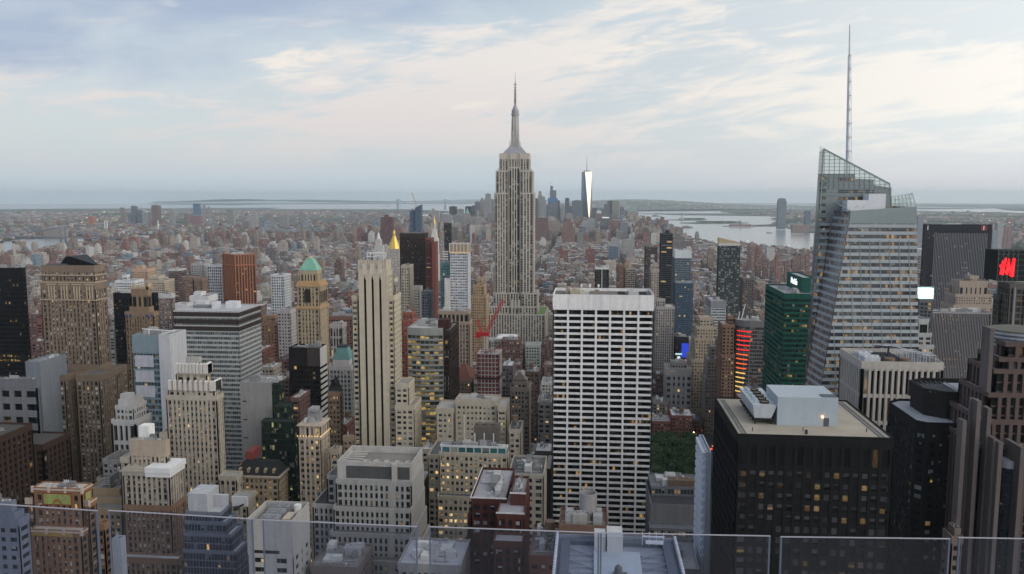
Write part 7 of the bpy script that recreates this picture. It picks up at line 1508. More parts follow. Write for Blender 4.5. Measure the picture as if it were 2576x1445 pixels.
far += [('downtown_tower', lb, t, c) for lb, t, c in (
 ('grey blue slab between rounded glass tower and blue banded tower', [(1372, 1380, 517, 5900)], (.24, .28, .33)),
 ('broad dark office slab behind the white finned short tower', [(1404, 1421, 525, 6100)], (.17, .20, .25)),
 ('mid grey block filling the gap before the wide blue grey slab', [(1430, 1441, 520, 5950)], (.22, .25, .29)),
 ('pale stone block low between dark slim tower and brick ziggurat', [(1424, 1440, 538, 5300)], (.38, .35, .33)),
 ('dull brown block at the foot of curved grey office block', [(1498, 1516, 538, 5500)], (.27, .20, .19)),
 ('blue grey tower filling the gap right of pale square office block', [(1559, 1570, 522, 6000)], (.20, .23, .28)),
 ('grey slab left of the striped dark tower, left downtown cluster', [(1187, 1195, 518, 6150)], (.20, .23, .27)),
 ('pale slab between wide civic block and first dark downtown block', [(1150, 1165, 527, 5900)], (.32, .33, .35)),
 ('low brown block below the domed stone tower', [(1212, 1228, 560, 4700)], (.28, .20, .18)),
 ('grey setback block left of great skyscraper shaft, under rippled tower', [(1226, 1240, 536, 5200)], (.27, .28, .30)))]
for i, (xl, xr, yt, Y, c, lb) in enumerate([
 (329, 340, 519, 7000, (.16, .19, .23), 'dark slim tower left of white chimneys tower cluster across the river'), (321, 329, 537, 7000, (.20, .22, .26), 'low grey tower touching the dark slim tower left side'),
 (346, 355, 529, 7000, (.17, .20, .24), 'dark blue short tower right of the dark slim tower'), (357, 371, 535, 6900, (.36, .38, .42), 'pale white twin peaked tower left of the broad brown tower'),
 (380, 398, 517, 6900, (.22, .15, .15), 'broad tall brown tower, biggest across the river'), (426, 436, 527, 6900, (.38, .37, .38), 'pale slim tower right of the broad brown tower'),
 (302, 309, 523, 7000, (.30, .25, .24), 'thin tan clock tower left of dark slim tower'), (485, 499, 513, 7000, (.12, .22, .36), 'bright blue glass tower across the river'),
 (509, 515, 517, 7000, (.38, .40, .43), 'thin pale tower just right of the bright blue tower'), (522, 527, 521, 7000, (.36, .36, .38), 'thinnest pale tower, second right of the bright blue tower'),
 (570, 587, 527, 6800, (.32, .33, .31), 'olive grey block far right of the bright blue tower'), (462, 474, 538, 6700, (.28, .23, .22), 'brown slab left of the bright blue tower'),
 (477, 502, 544, 6600, (.32, .16, .16), 'red brick court block below the bright blue tower'), (621, 645, 545, 6500, (.44, .43, .42), 'wide white block across the river, rightmost of the group'),
 (668, 683, 538, 6500, (.33, .31, .30), 'grey brown twin tower above the green bridge, left one'), (703, 722, 541, 6500, (.35, .33, .31), 'grey brown tower above the green bridge, right one'),
 (757, 771, 539, 6400, (.33, .32, .33), 'pale tower with pointed cap above the bridge cables'), (610, 624, 556, 5900, (.25, .21, .20), 'brown tower below and left of the wide white block')]):
    far.append(('riverside_tower', lb, [(xl, xr, yt, Y)], c))
for (nm, lb, tiers, c) in far:
    r, fs = FT(nm, lb, tiers, c, win=.75)
    if 'wrapped with blue band' in lb: f = fs[2]; m = MB(); m.box(f[0] - .5, f[1] + .5, f[2] - .5, f[3], f[4], f[4] + 26); m.build('blue_band', wall((.08, .18, .38)), r); q = fs[0]; m = MB(); m.beam((q[0] + 4, q[2], q[4]), (q[0] + 4, q[2], q[4] + 26), 1.5); m.beam((q[0] - 8, q[2], q[4] + 22), (q[0] + 26, q[2], q[4] + 30), 1.2); m.build('crane', wall((.4, .4, .4)), r)
    if 'green' in lb and 'roof' in lb or 'copper cap' in lb: f = fs[0]; m = MB(); m.frustum(f[0], f[1], f[2], f[3], f[4], f[0] + 8, f[1] - 8, f[2] + 8, f[3] - 8, f[4] + 6); m.build('copper_roof', wall((.16, .30, .25)), r)
    if 'bright white top' in lb: f = fs[0]; m = MB(); m.box(f[0] + 10, f[1], f[2] - .6, f[2] - .1, f[4] - 7, f[4] - 2); m.build('lit_row', emit((.9, .95, 1), .9), r)
    if nm == 'power_station':
        for px_ in (9, 38):
            b_ = atY(px_, 665, 2900); t_ = atY(px_, 607, 2900); m = MB(); m.cyl(b_[0], 2900, b_[2] - 5, t_[2] - 8, 5.5, 4.2, n=12); m.build('chimney', wall((.42, .36, .33)), r); m = MB(); m.cyl(b_[0], 2900, t_[2] - 8, t_[2], 4.8, n=12); m.build('chimney_cap', wall((.06, .06, .06)), r)
# pyramids on three stone towers
for (px_, py_, Y, h, c) in ((1175, 528, 5200, 32, (.35, .30, .25)),):
    r, fs = FT('pointed_civic_tower', 'stepped stone civic tower with pointed top, left downtown cluster', [(px_ - 4, px_ + 4, py_ + 8, Y), (px_ - 8, px_ + 8, py_ + 16, Y - 2), (px_ - 12, px_ + 12, py_ + 32, Y - 4)], (.40, .36, .34), pyr=h)
for (px_, lb) in ((418, 'white chimney of the left pair across the river'), (427, 'second white chimney of the pair across the river'), (632, 'white navy yard chimney with dark top')):
    if px_ == 418: xa, ya, yb_ = 263, 555, 578
    elif px_ == 427: xa, ya, yb_ = 269, 555, 578
    else: xa, ya, yb_ = 397, 555, 582
    a = atY(xa, ya, 5900); b_ = curv(a[0], 5900); r = root('chimney', lb, 'chimney', (a[0], 5900, b_)); m = MB(); m.cyl(a[0], 5900, b_, a[2], 5.5, 4, n=10); m.build('stack', wall((.6, .6, .6)), r)
# ---------------------------------------------------------------- bridges
def bridge(name, label, P1, P2, top, deckz, e1, e2, c, tw=10, dw=24, cable=2.2):
    r = root(name, label, 'bridge', (P1[0], P1[1], curv(P1[0], P1[1]) - 5)); mt = wall(c)
    d = Vector((P2[0] - P1[0], P2[1] - P1[1], 0)).normalized(); n = Vector((-d.y, d.x, 0))
    for P in (P1, P2):
        m = MB(); zb = curv(*P) - 5
        for s_ in (-1, 1): q = Vector((P[0], P[1], 0)) + n * s_ * dw / 2; m.beam((q.x, q.y, zb), (q.x, q.y, top), tw)
        q1 = Vector((P[0], P[1], 0)) + n * dw / 2; q2 = Vector((P[0], P[1], 0)) - n * dw / 2
        for zz in (top - tw / 2, deckz + (top - deckz) * .5): m.beam((q1.x, q1.y, zz), (q2.x, q2.y, zz), tw * .8)
        m.build('bridge_tower', mt, r)
    m = MB(); A, B_ = Vector((*e1, deckz - 6)), Vector((*e2, deckz - 6)); o = n * dw / 2
    for k in range(12):
        a, c_ = A.lerp(B_, k / 12), A.lerp(B_, (k + 1) / 12)
        for z0 in (0, 6): m.quad([tuple(a - o + Vector((0, 0, z0))), tuple(c_ - o + Vector((0, 0, z0))), tuple(c_ + o + Vector((0, 0, z0))), tuple(a + o + Vector((0, 0, z0)))])
        for s_ in (-1, 1): m.quad([tuple(a + o * s_), tuple(c_ + o * s_), tuple(c_ + o * s_ + Vector((0, 0, 6))), tuple(a + o * s_ + Vector((0, 0, 6)))])
    m.build('deck', mt, r)
    for s_ in (-1, 1):
        m = MB(); pts = []
        L1, L2 = Vector((*P1, 0)), Vector((*P2, 0)); E1, E2 = Vector((*e1, 0)), Vector((*e2, 0))
        for k in range(9): t = k / 8; p = E1.lerp(L1, t); pts.append((p.x, p.y, deckz + (top - deckz) * t ** 1.6))
        for k in range(1, 17): t = k / 16; p = L1.lerp(L2, t); pts.append((p.x, p.y, deckz + 4 + (top - deckz - 4) * (2 * t - 1) ** 2))
        for k in range(1, 9): t = 1 - k / 8; p = E2.lerp(L2, t); pts.append((p.x, p.y, deckz + (top - deckz) * t ** 1.6))
        for a, c_ in zip(pts, pts[1:]): m.beam(Vector(a) + o * s_, Vector(c_) + o * s_, cable)
        m.build('main_cable', mt, r)
    return r
def P2(px, py, Y): a = atY(px, py, Y); return (a[0], a[1])
bridge('strait_bridge', 'great suspension bridge at the harbour mouth on the horizon', P2(1001, 500, 16900), P2(1120, 500, 18000), 190, 45, P2(965, 500, 16600), P2(1165, 500, 18400), (.30, .36, .42), 20, 30, 7)
bridge('river_bridge', 'steel suspension bridge crossing the river at far left', P2(159, 600, 4150), P2(-150, 600, 4500), 98, 42, P2(300, 600, 3990), P2(-200, 600, 4560), (.20, .20, .23), 7, 30, 3)
bridge('blue_bridge', 'pale blue suspension bridge amid brick towers, upper left of centre', P2(671, 570, 5250), P2(768, 570, 5150), 98, 38, P2(640, 570, 5280), P2(800, 570, 5110), (.22, .28, .34), 8, 30, 3)
# statue on its island
sp = geo(40.6892, -74.0445); zb = curv(*sp); r = root('harbour_statue', 'tiny robed statue on stone pedestal on a wooded harbour island', 'statue', (sp[0], sp[1], zb))
m = MB(); m.frustum(sp[0] - 22, sp[0] + 22, sp[1] - 22, sp[1] + 22, zb, sp[0] - 18, sp[0] + 18, sp[1] - 18, sp[1] + 18, zb + 16); m.frustum(sp[0] - 10, sp[0] + 10, sp[1] - 10, sp[1] + 10, zb + 16, sp[0] - 6.5, sp[0] + 6.5, sp[1] - 6.5, sp[1] + 6.5, zb + 47); m.build('pedestal', wall((.4, .38, .35)), r)
m = MB(); z0 = zb + 47
for (za, zc, ra, rc_) in ((0, 14, 6, 5), (14, 26, 5, 4.2), (26, 31, 4.2, 2), (31, 33, 1.6, 1.6), (33, 38, 2.4, 2.2)): m.cyl(sp[0], sp[1], z0 + za, z0 + zc, ra, rc_, n=10)
m.beam((sp[0] - 3.5, sp[1], z0 + 28), (sp[0] - 5, sp[1], z0 + 43), 2.2); m.cyl(sp[0] - 5, sp[1], z0 + 43, z0 + 47, 1.6, .5, n=8); m.build('figure', wall((.20, .32, .28)), r)
# boats
def boat(px, py, L_, lb, nm='ferry_boat', c=(.6, .6, .6), ang=0.3):
    p = atZ(px, py, -8); zb = curv(p[0], p[1]) - 5; p = atZ(px, py, zb); r = root(nm, lb, 'boat', (p[0], p[1], zb)); m = MB(); w = L_ * .22
    hull = [(-L_ / 2, -w / 2), (L_ * .3, -w / 2), (L_ / 2, 0), (L_ * .3, w / 2), (-L_ / 2, w / 2)]; ca, sa = math.cos(ang), math.sin(ang)
    R = lambda q: (p[0] + q[0] * ca - q[1] * sa, p[1] + q[0] * sa + q[1] * ca)
    m.prism([R(q) for q in hull], zb, zb + L_ * .09); m.build('hull', wall((.12, .10, .12)), r)
    m = MB(); m.prism([R((q[0] * .55 - L_ * .1, q[1] * .7)) for q in hull], zb + L_ * .09, zb + L_ * .22); m.build('cabin', wall(c), r)
boat(1730, 574, 90, 'dark barge on the harbour nearest below the statue island', 'barge', (.25, .2, .2)); boat(2137 - 245, 572, 40, 'small white ferry low in the harbour left of solitary tower'); boat(1641, 554, 50, 'white ferry on the harbour right of shore apartments'); boat(1720, 571, 35, 'small boat right beside the dark barge', 'small_boat')
boat(1936, 587, 45, 'white ferry with pale wake in front of jersey tower foot'); boat(1637, 530, 120, 'long ship far off near the wooded hills', 'cargo_ship', (.5, .5, .5), .1); boat(1612, 531, 70, 'distant small freighter left of the long ship', 'cargo_ship', (.4, .3, .3), .1)
boat(1650, 545, 110, 'dark long barge just below the long ship', 'barge', (.2, .2, .22), .1); boat(1870, 572, 30, 'tiny tug near the old railway terminal pier', 'small_boat')
st = geo(40.7075, -74.0347); zb = curv(*st); r = root('terminal_station', 'old brick ferry terminal with clock spire on the far pier', 'building', (st[0], st[1], zb)); m = MB(); wb(m, st[0] - 90, st[0] + 90, st[1] - 20, st[1] + 20, zb, zb + 18, (.28, .14, .12)); m.build('wall', [FW, FR], r, col=True); m = MB(); m.frustum(st[0] - 12, st[0] + 12, st[1] - 12, st[1] + 12, zb + 18, st[0] - 1, st[0] + 1, st[1] - 1, st[1] + 1, zb + 55); m.build('clock_spire', wall((.2, .12, .12)), r)
# ================================================================ THE CITY BETWEEN
RNG = random.Random(11)
MP = [geo(*p) for p in MANH]; BP = [geo(*p) for p in BKLYN]
def inside(P, x, y):
    c = False; j = len(P) - 1
    for i in range(len(P)):
        if (P[i][1] > y) != (P[j][1] > y) and x < (P[j][0] - P[i][0]) * (y - P[i][1]) / (P[j][1] - P[i][1]) + P[i][0]: c = not c
        j = i
    return c
NAMED = sorted(BOXES, key=lambda b_: b_[2])
def clash(x0, x1, y0, y1, g=2.0):
    for b_ in NAMED:
        if b_[0] - g < x1 and b_[1] + g > x0 and b_[2] - g < y1 and b_[3] + g > y0: return True
    return False
WC = [((.235, .10, .08), 'red brick', 17), ((.175, .10, .085), 'dark brown brick', 16), ((.28, .215, .17), 'tan brick', 14), ((.40, .355, .30), 'cream stone', 15),
      ((.26, .25, .245), 'grey stone', 16), ((.55, .54, .52), 'white', 9), ((.15, .13, .13), 'charcoal', 8), ((.17, .235, .29), 'blue grey glass', 7), ((.38, .31, .29), 'pinkish stone', 8)]
RC = [((.55, .56, .58), 'white roof', 30), ((.32, .32, .33), 'grey roof', 30), ((.12, .12, .125), 'black roof', 28), ((.34, .28, .22), 'tan roof', 12)]
def pick(L_):
    t = RNG.uniform(0, sum(q[2] for q in L_))
    for q in L_:
        t -= q[2]
        if t <= 0: return q
    return L_[-1]
AV = [-3000, -2720, -2440, -2180, -1950, -1720, -1460, -1210, -990, -800, -640, -490, -340, -185, 124, 400, 680, 960, 1230, 1500, 1760]
lots = []
ny = 8
while True:
    Yb = ny * 80.5 - 7; ny += 1
    if Yb > 6500: break
    for k in range(len(AV) - 1):
        xa, xb = AV[k] + 15, AV[k + 1] - 15; xm = (xa + xb) / 2
        pa = proj(xa, Yb, 30)[0]; pb = proj(xb, Yb, 30)[0]
        if pb < -150 or pa > 2750: continue
        far_ = Yb > 2600
        for row in range(2):
            y0 = Yb + 9 + row * 31.5; y1 = y0 + 30.5; x = xa
            while x < xb - 6:
                w = RNG.choice((8, 15, 18, 22, 30)) if not far_ else RNG.choice((14, 20, 26, 34))
                if Yb < 1500: w = RNG.choice((15, 20, 28, 36, 46))
                x1 = min(x + w, xb); cx, cy_ = (x + x1) / 2, (y0 + y1) / 2
                if x1 - x < 6: break
                if not inside(MP, cx, cy_): x = x1 + .4; continue
                r = RNG.random(); Yc = cy_
                if Yc < 1000: h = 28 + 52 * r ** 1.3; 
                elif Yc < 1500: h = 24 + 48 * r ** 1.5
                elif Yc < 2200: h = 18 + 42 * r ** 1.7
                elif Yc < 3200: h = 14 + 26 * r ** 2
                else: h = 13 + 14 * r ** 2
                if Yc > 1600 and RNG.random() < .022: h = 45 + 35 * RNG.random()
                if Yc > 4300 and -1300 < cx < 500: h = 26 + 75 * r ** 1.5 + (Yc - 4300) * .02
                if Yc > 1000 and cx < -1200 and cx > -2400 and RNG.random() < .03: h = RNG.uniform(50, 75)
                if cx > 700 and h > 45: h *= .6
                # park and square openings
                if 10 < cx < 118 and 600 < cy_ < 850: x = x1 + .4; continue
                if (-330 < cx < -190 and 1990 < cy_ < 2110): x = x1 + .4; continue
                if RNG.random() < (.03 if Yc < 1500 else .06): x = x1 + .4; continue
                if not clash(x, x1, y0, y1, 1.5 if Yc < 1600 else 0):
                    lots.append([x, x1, y0 + RNG.uniform(0, 1.5), y1, h])
                x = x1 + .3
# near plots filled by hand where the photograph shows gaps between the named towers: (xl, xr, ytop, Y, depth, colour)
near_fill = [(272, 286, 800, 900, 25, 4), (640, 660, 880, 760, 30, 0), (692, 726, 905, 745, 30, 1), (645, 690, 925, 700, 26, 3), (700, 728, 950, 650, 30, 1), (430, 470, 1010, 640, 24, 2), (1060, 1100, 1130, 520, 20, 3), (1043, 1075, 1050, 600, 25, 4),
             (1280, 1310, 1080, 520, 22, 3), (1330, 1352, 1060, 600, 20, 1), (1345, 1388, 1135, 560, 22, 6), (1735, 1765, 960, 925, 25, 1), (1890, 1925, 985, 560, 25, 4),
             (90, 104, 780, 900, 30, 0), (64, 101, 790, 1000, 25, 1), (68, 100, 860, 760, 30, 1), (1188, 1200, 960, 700, 25, 3), (1262, 1290, 920, 760, 25, 6), (890, 905, 1170, 420, 20, 3), (730, 752, 1000, 560, 24, 1), (555, 605, 1120, 520, 30, 2), (240, 300, 1160, 470, 25, 4), (880, 1060, 1175, 470, 30, 2), (400, 470, 1265, 400, 20, 4), (1062, 1104, 1260, 400, 24, 2), (1365, 1392, 1290, 380, 26, 1), (1280, 1400, 1250, 372, 20, 2), (1630, 1760, 1430, 330, 30, 4), (1900, 2110, 905, 610, 0, 0)]
for q in near_fill:
    if q[4] == 0: continue
    f = foot(q[:5]); 
    for o in list(lots):
        if o[0] < f[1] and o[1] > f[0] and o[2] < f[3] and o[3] > f[2]: lots.remove(o)
    if not clash(f[0], f[1], f[2], f[3], .2): lots.append([f[0], f[1], f[2], f[3], f[4]] + [WC[q[5] % len(WC)]])
# visibility: paint boxes nearest first on a coarse screen and count what stays visible
import numpy as np
SCW, SCH = 1288, 723
cover = np.zeros((SCH, SCW), bool); items = [('n', b_) for b_ in BOXES] + [('l', l) for l in lots]
items.sort(key=lambda q: q[1][2])
vis = {}
for i, (kd, q) in enumerate(items):
    pts = [proj(x, y, z) for x in q[:2] for y in q[2:4] for z in (0, q[4])]
    xs = [p[0] / 2 for p in pts]; ys = [p[1] / 2 for p in pts]
    x0, x1, y0, y1 = int(max(0, min(xs))), int(min(SCW, max(xs) + 1)), int(max(0, min(ys))), int(min(SCH, max(ys)))
    if x1 <= x0 or y1 <= y0: n = 0
    else: sub = cover[y0:y1, x0:x1]; n = int(sub.size - sub.sum()); ix_ = int((x1 - x0) * .2) + 2; iy_ = 3; cover[y0 + iy_:y1, x0 + ix_:max(x0 + ix_, x1 - ix_)] = True
    if kd == 'l': vis[id(q)] = n
lots = [l for l in lots if vis[id(l)] > 0]
order = sorted(lots, key=lambda l: -vis[id(l)])
NIND = 190
MARKS = []
for o in list(COL.objects):
    if o.parent is None and o.get('label') and o.get('category') and o.name.split('.')[0] not in ('downtown_tower', 'riverside_tower', 'jersey_block', 'jersey_tower', 'ferry_boat', 'small_boat', 'barge', 'cargo_ship', 'chimney', 'strait_bridge', 'far_dark_block', 'shore_tower'):
        lx = o.location; MARKS.append((o.name.split('.')[0].replace('_', ' '), proj(lx.x, lx.y, 60), lx.y))
used = set()
def auto_label(x0, x1, y0, y1, h, cname, rname, extra):
    p = proj((x0 + x1) / 2, y0, h * .8); cand = []
    for nm, q, yy in MARKS:
        d = math.hypot(p[0] - q[0], (p[1] - q[1])); cand.append((d, nm, q, yy))
    cand.sort(key=lambda t: t[0]); hw = 'low' if h < 26 else ('mid height' if h < 48 else 'taller'); w = 'narrow ' if x1 - x0 < 13 else ('wide ' if x1 - x0 > 32 else '')
    for (d, nm, q, yy) in cand[:9]:
        if abs(p[0] - q[0]) > 26: rel = 'left of' if p[0] < q[0] else 'right of'
        else: rel = 'beyond' if y0 > yy else 'in front of'
        far_ = 'close ' if abs(p[0] - q[0]) < 70 else ('some way ' if abs(p[0] - q[0]) < 160 else 'far ')
        lb = f'{hw} {w}{cname} block with {rname}{extra}, {far_ if rel[0] in "lr" else ""}{rel} {nm}'
        if len(lb.split()) <= 16 and lb not in used: used.add(lb); return lb
    lb = f'{hw} {w}{cname} block with {rname}, {rel} {nm}, at {"upper" if p[1] < 800 else "lower"} part of its row'
    used.add(lb); return ' '.join(lb.split()[:16])
def small_tank(m, x, y, z): m.cyl(x, y, z, z + 2, .5, n=4, m=0, c=(.1, .08, .07, 0)); m.cyl(x, y, z + 2, z + 5.5, 1.9, n=8, m=0, c=(.17, .12, .09, 0)); m.cyl(x, y, z + 5.5, z + 7, 2.1, 0, n=8, m=1, c=(.2, .16, .12, 0))
near_m = {}
def stylef(c):
    if c not in near_m: near_m[c] = S(c, None, 3.2, 3.6, .45, .45, .45, .35, tb=2.5, cw=1.2, lit=.04, blind=.28, blindc=(.4, .39, .37), power=1.2)
    return near_m[c]
def fill_part(rt, nm, m, mats): return m.build(nm, mats, rt, col=True)
ind = set(id(l) for l in order[:NIND]); masses = [MB(), MB(), MB()]
for l in lots:
    x0, x1, y0, y1, h = l[:5]; wc = l[5] if len(l) > 5 else pick(WC); rc = pick(RC); jit = RNG.uniform(.8, 1.2); c = tuple(v * jit for v in wc[0]); zb = curv(x0, y0)
    bulk = RNG.random() < .75; tank = RNG.random() < (.35 if y0 < 3000 else .05) and h > 18; setb = h > 42 and RNG.random() < .6; w, d = x1 - x0, y1 - y0
    if id(l) in ind:
        extra = ' and water tank' if tank else (' and stepped top' if setb else '')
        r = root('city_block' if h < 60 else 'apartment_tower', auto_label(x0, x1, y0, y1, h, wc[1], rc[1], extra), 'building', ((x0 + x1) / 2, (y0 + y1) / 2, zb), 'buildings filling the streets between the named towers')
        if y0 < 1400:
            b = Bld.__new__(Bld); b.r = r; b.W = {}; b.cells = []; b.units = []; st = T(stylef(tuple(round(v, 2) for v in wc[0])), roof=rc[0]); r['_o'] = ((x0 + x1) / 2, (y0 + y1) / 2, zb)
            if setb: b.mass(rect(x0, x1, y0, y1), 0, h - 11, st); b.mass(rect(x0 + w * .15, x1 - w * .15, y0 + 3, y1 - 2), h - 12.1, h, st)
            else: b.mass(rect(x0, x1, y0, y1), 0, h, st)
            b.clutter(x0 + 2 + (w * .15 if setb else 0), x1 - 2 - (w * .15 if setb else 0), y0 + 4, y1 - 3, h - 1.1, 4 if w > 18 else 2, tank=1 if tank else 0); b.done(0)
        else:
            m = MB(); wb(m, x0, x1, y0, y1, zb, h - (10 if setb else 0), c, rc[0])
            if setb: wb(m, x0 + w * .18, x1 - w * .18, y0 + 3, y1 - 3, h - 10, h, c, rc[0])
            fill_part(r, 'wall', m, [FW, FR])
            m = MB(); bx = x0 + w * RNG.uniform(.25, .5); m.box(bx, bx + w * .25, y0 + d * .4, y0 + d * .7, h, h + 3.5, 0, (*[v * .9 for v in c], 0)); fill_part(r, 'bulkhead', m, [FW, FR])
            m = MB(); m.box(x0 + .3, x1 - .3, y0 + .05, y0 + .5, h - (10 if setb else 0) + .01, h - (10 if setb else 0) + 1, 0, (*[v * 1.15 for v in c], 0)); fill_part(r, 'parapet', m, [FW, FR])
            if tank: m = MB(); small_tank(m, x0 + w * .7, y0 + d * .3, h); fill_part(r, 'water_tank', m, [FW, FR])
    else:
        m = masses[0 if cy_ < 0 else (0 if x0 < -400 else (1 if x0 < 300 else 2))]
        wb(m, x0, x1, y0, y1, zb, h - (9 if setb else 0), c, rc[0])
        if setb: wb(m, x0 + w * .2, x1 - w * .2, y0 + 3, y1 - 3, h - 9, h, c, rc[0])
        if bulk:
            bx = x0 + w * RNG.uniform(.1, .6); hh = h + RNG.uniform(2, 4.5); wb(m, bx, bx + w * RNG.uniform(.15, .35), y0 + d * .3, y0 + d * .7, h, hh, c, RNG.choice(RC)[0], 0)
        if RNG.random() < .5 and w > 12: bx = x0 + w * RNG.uniform(.5, .8); g_ = RNG.choice((.6, .35, .12)); wb(m, bx, bx + 3, y0 + d * .1, y0 + d * .3, h, h + 1.8, (g_, g_, g_), (g_, g_, g_), 0)
        if tank: small_tank(m, x0 + w * .7, y0 + d * .3, h)
for i, (m, lb) in enumerate(zip(masses, ('dense low rooftops of brick and cream blocks on the east side', 'dense low rooftops of brick and white blocks down the middle', 'dense low rooftops of brick blocks on the west side'))):
    o = m.build('distant_rooftops', [FW, FR], col=True)
    if o: o['kind'] = 'stuff'; o['label'] = lb
# brick tower estates by the river (individual towers in clusters)
est = MB(); EST = [(372, 392, 600, 3900, 4), (400, 448, 598, 3950, 7), (453, 466, 602, 4000, 2), (468, 486, 596, 4050, 3), (275, 345, 592, 4200, 8), (527, 545, 585, 4250, 3), (545, 640, 582, 4300, 9), (75, 130, 632, 3300, 6), (150, 178, 625, 3250, 2), (178, 203, 634, 3200, 2), (204, 232, 633, 3250, 2), (235, 300, 612, 3650, 7), (300, 350, 618, 3500, 5), (97, 128, 648, 3000, 2), (660, 750, 610, 3700, 8), (680, 750, 588, 4300, 6), (620, 660, 625, 3300, 4), (560, 575, 620, 3400, 2), (850, 940, 590, 4300, 7), (755, 830, 585, 4600, 6), (1590, 1640, 610, 3800, 4), (1880, 1920, 620, 2600, 4), (2000, 2040, 640, 2300, 3), (1900, 2010, 655, 2200, 6), (1950, 1970, 640, 2100, 1), (190, 240, 648, 2900, 3)]
for q in EST:
    n = q[4]
    for k in range(n):
        xc = q[0] + (q[1] - q[0]) * (k + .5) / n; wpx = min(14, (q[1] - q[0]) / n * .8); Y = q[3] + RNG.uniform(-60, 120); yt = q[2] + RNG.uniform(-5, 5)
        a, c_ = atY(xc - wpx / 2, yt, Y), atY(xc + wpx / 2, yt, Y); wd = c_[0] - a[0]
        c = RNG.choice(((.22, .135, .12), (.20, .125, .115), (.26, .18, .155), (.42, .34, .28) if q[0] in (372, 400, 150) else (.25, .14, .12)))
        m = MB(); wb(m, a[0], c_[0], Y, Y + wd * .8, curv(a[0], Y), a[2], c, (.3, .28, .27), 1); 
        wb(m, a[0] + wd * .35, c_[0] - wd * .3, Y + 2, Y + wd * .5, a[2], a[2] + 5, c, (.3, .3, .3), 0)
        wds = 'pale tan' if c[0] > .4 else 'red brown'
        r = m.build('estate_tower', [FW, FR], col=True)
        tag(r, ['', 'first', 'second', 'third', 'fourth', 'fifth', 'sixth', 'seventh', 'eighth', 'ninth'][k + 1] + f' from left of {wds} brick estate towers, ' + ('near' if q[3] < 3500 else 'far') + ' cluster ' + min(((abs(mk[1][0] - xc), mk[0]) for mk in MARKS))[1], 'apartment tower', 'brick estate towers near the river')
        lb = r['label'].replace(' cluster ', ' cluster above ')
        i = 2
        base = lb
        while lb in used: lb = base.replace('cluster', ['row', 'group', 'huddle', 'line', 'knot'][i % 5]); i += 1; 
        used.add(lb); r['label'] = ' '.join(lb.split()[:16])
# ---------------------------------------------------------------- across the rivers
def scatter(P, n, xr, yr, hmax, dens_trees, name, label, zfun=None, pxlim=(-60, 2640)):
    m = MB(); tr = MB(); k = 0; tries = 0
    while k < n and tries < n * 12:
        tries += 1; yy = yr[0] + (yr[1] - yr[0]) * RNG.random() ** 1.5; xx = RNG.uniform(*xr)
        px_ = proj(xx, yy, 0)[0]
        if px_ < pxlim[0] or px_ > pxlim[1] or not inside(P, xx, yy): continue
        d = math.hypot(xx, yy); s_ = max(1, d / 6500); zb = curv(xx, yy) + 1; k += 1
        gn = math.sin(xx * .0011 + 2) * math.sin(yy * .0013) + .5 * math.sin(xx * .0037) * math.cos(yy * .003)
        if gn > .45 or RNG.random() < dens_trees:
            c = RNG.uniform(.7, 1.2); w = RNG.uniform(20, 45) * s_
            tr.cyl(xx, yy, zb, zb + 8, w * .6, w * .5, n=6, c=(.05 * c, .075 * c, .045 * c, 0), m=0, top=False, sy=.7, rot=RNG.random()); tr.cyl(xx, yy, zb + 8, zb + 14, w * .5, w * .15, n=6, c=(.055 * c, .08 * c, .045 * c, 0), sy=.7)
            continue
        wc = pick(WC); rc = pick(RC); w = RNG.uniform(14, 40) * s_; dd = RNG.uniform(12, 26) * s_; h = 8 + (hmax - 8) * RNG.random() ** 4; 
        if RNG.random() < .03: h = RNG.uniform(20, 45); w = 18 * s_
        cc = tuple(v * RNG.uniform(.8, 1.25) for v in wc[0]); wb(m, xx - w / 2, xx + w / 2, yy - dd / 2, yy + dd / 2, zb, zb + h, cc, rc[0])
    o = m.build(name, [FW, FR], col=True); o['kind'] = 'stuff'; o['label'] = label
    o = tr.build('distant_trees', [FR], col=True)
    if o: o['kind'] = 'stuff'; o['label'] = 'dark tree clumps among ' + label
scatter(BP, 26000, (-9500, 800), (3400, 13500), 26, .24, 'distant_houses', 'low houses across the east river')
WSH = [geo(*p) for p in [(40.8000, -73.9900), (40.7680, -74.0170), (40.7550, -74.0240), (40.7370, -74.0250), (40.7270, -74.0300), (40.7160, -74.0320), (40.7080, -74.0400),
                (40.6960, -74.0530), (40.6900, -74.0620), (40.6800, -74.0700), (40.6650, -74.0800), (40.6560, -74.0850), (40.6460, -74.0950), (40.6450, -74.1400), (40.6700, -74.1350), (40.7000, -74.1100), (40.7300, -74.1100), (40.7600, -74.0800), (40.80, -74.03)]]
scatter(WSH, 9000, (1200, 7500), (1500, 14000), 24, .2, 'distant_houses', 'low houses across the west river')
SIP = [geo(*p) for p in [(40.6440, -74.0735), (40.6270, -74.0730), (40.6030, -74.0560), (40.5900, -74.0660), (40.5500, -74.1100), (40.58, -74.20), (40.6430, -74.1900), (40.6440, -74.1300)]]
mm = MB(); k = 0
while k < 1500:
    xx, yy = RNG.uniform(-3000, 5000), RNG.uniform(12500, 22000)
    if inside(SIP, xx, yy):
        k += 1; z = curv(xx, yy) + sihill(xx, yy); g_ = RNG.uniform(.2, .5); wb(mm, xx - 22, xx + 22, yy - 14, yy + 14, z - 2, z + 9, (g_, g_ * .95, g_ * .9), (g_, g_, g_), 0)
o = mm.build('distant_houses', [FW, FR], col=True); o['kind'] = 'stuff'; o['label'] = 'houses dotted over the wooded island hills'
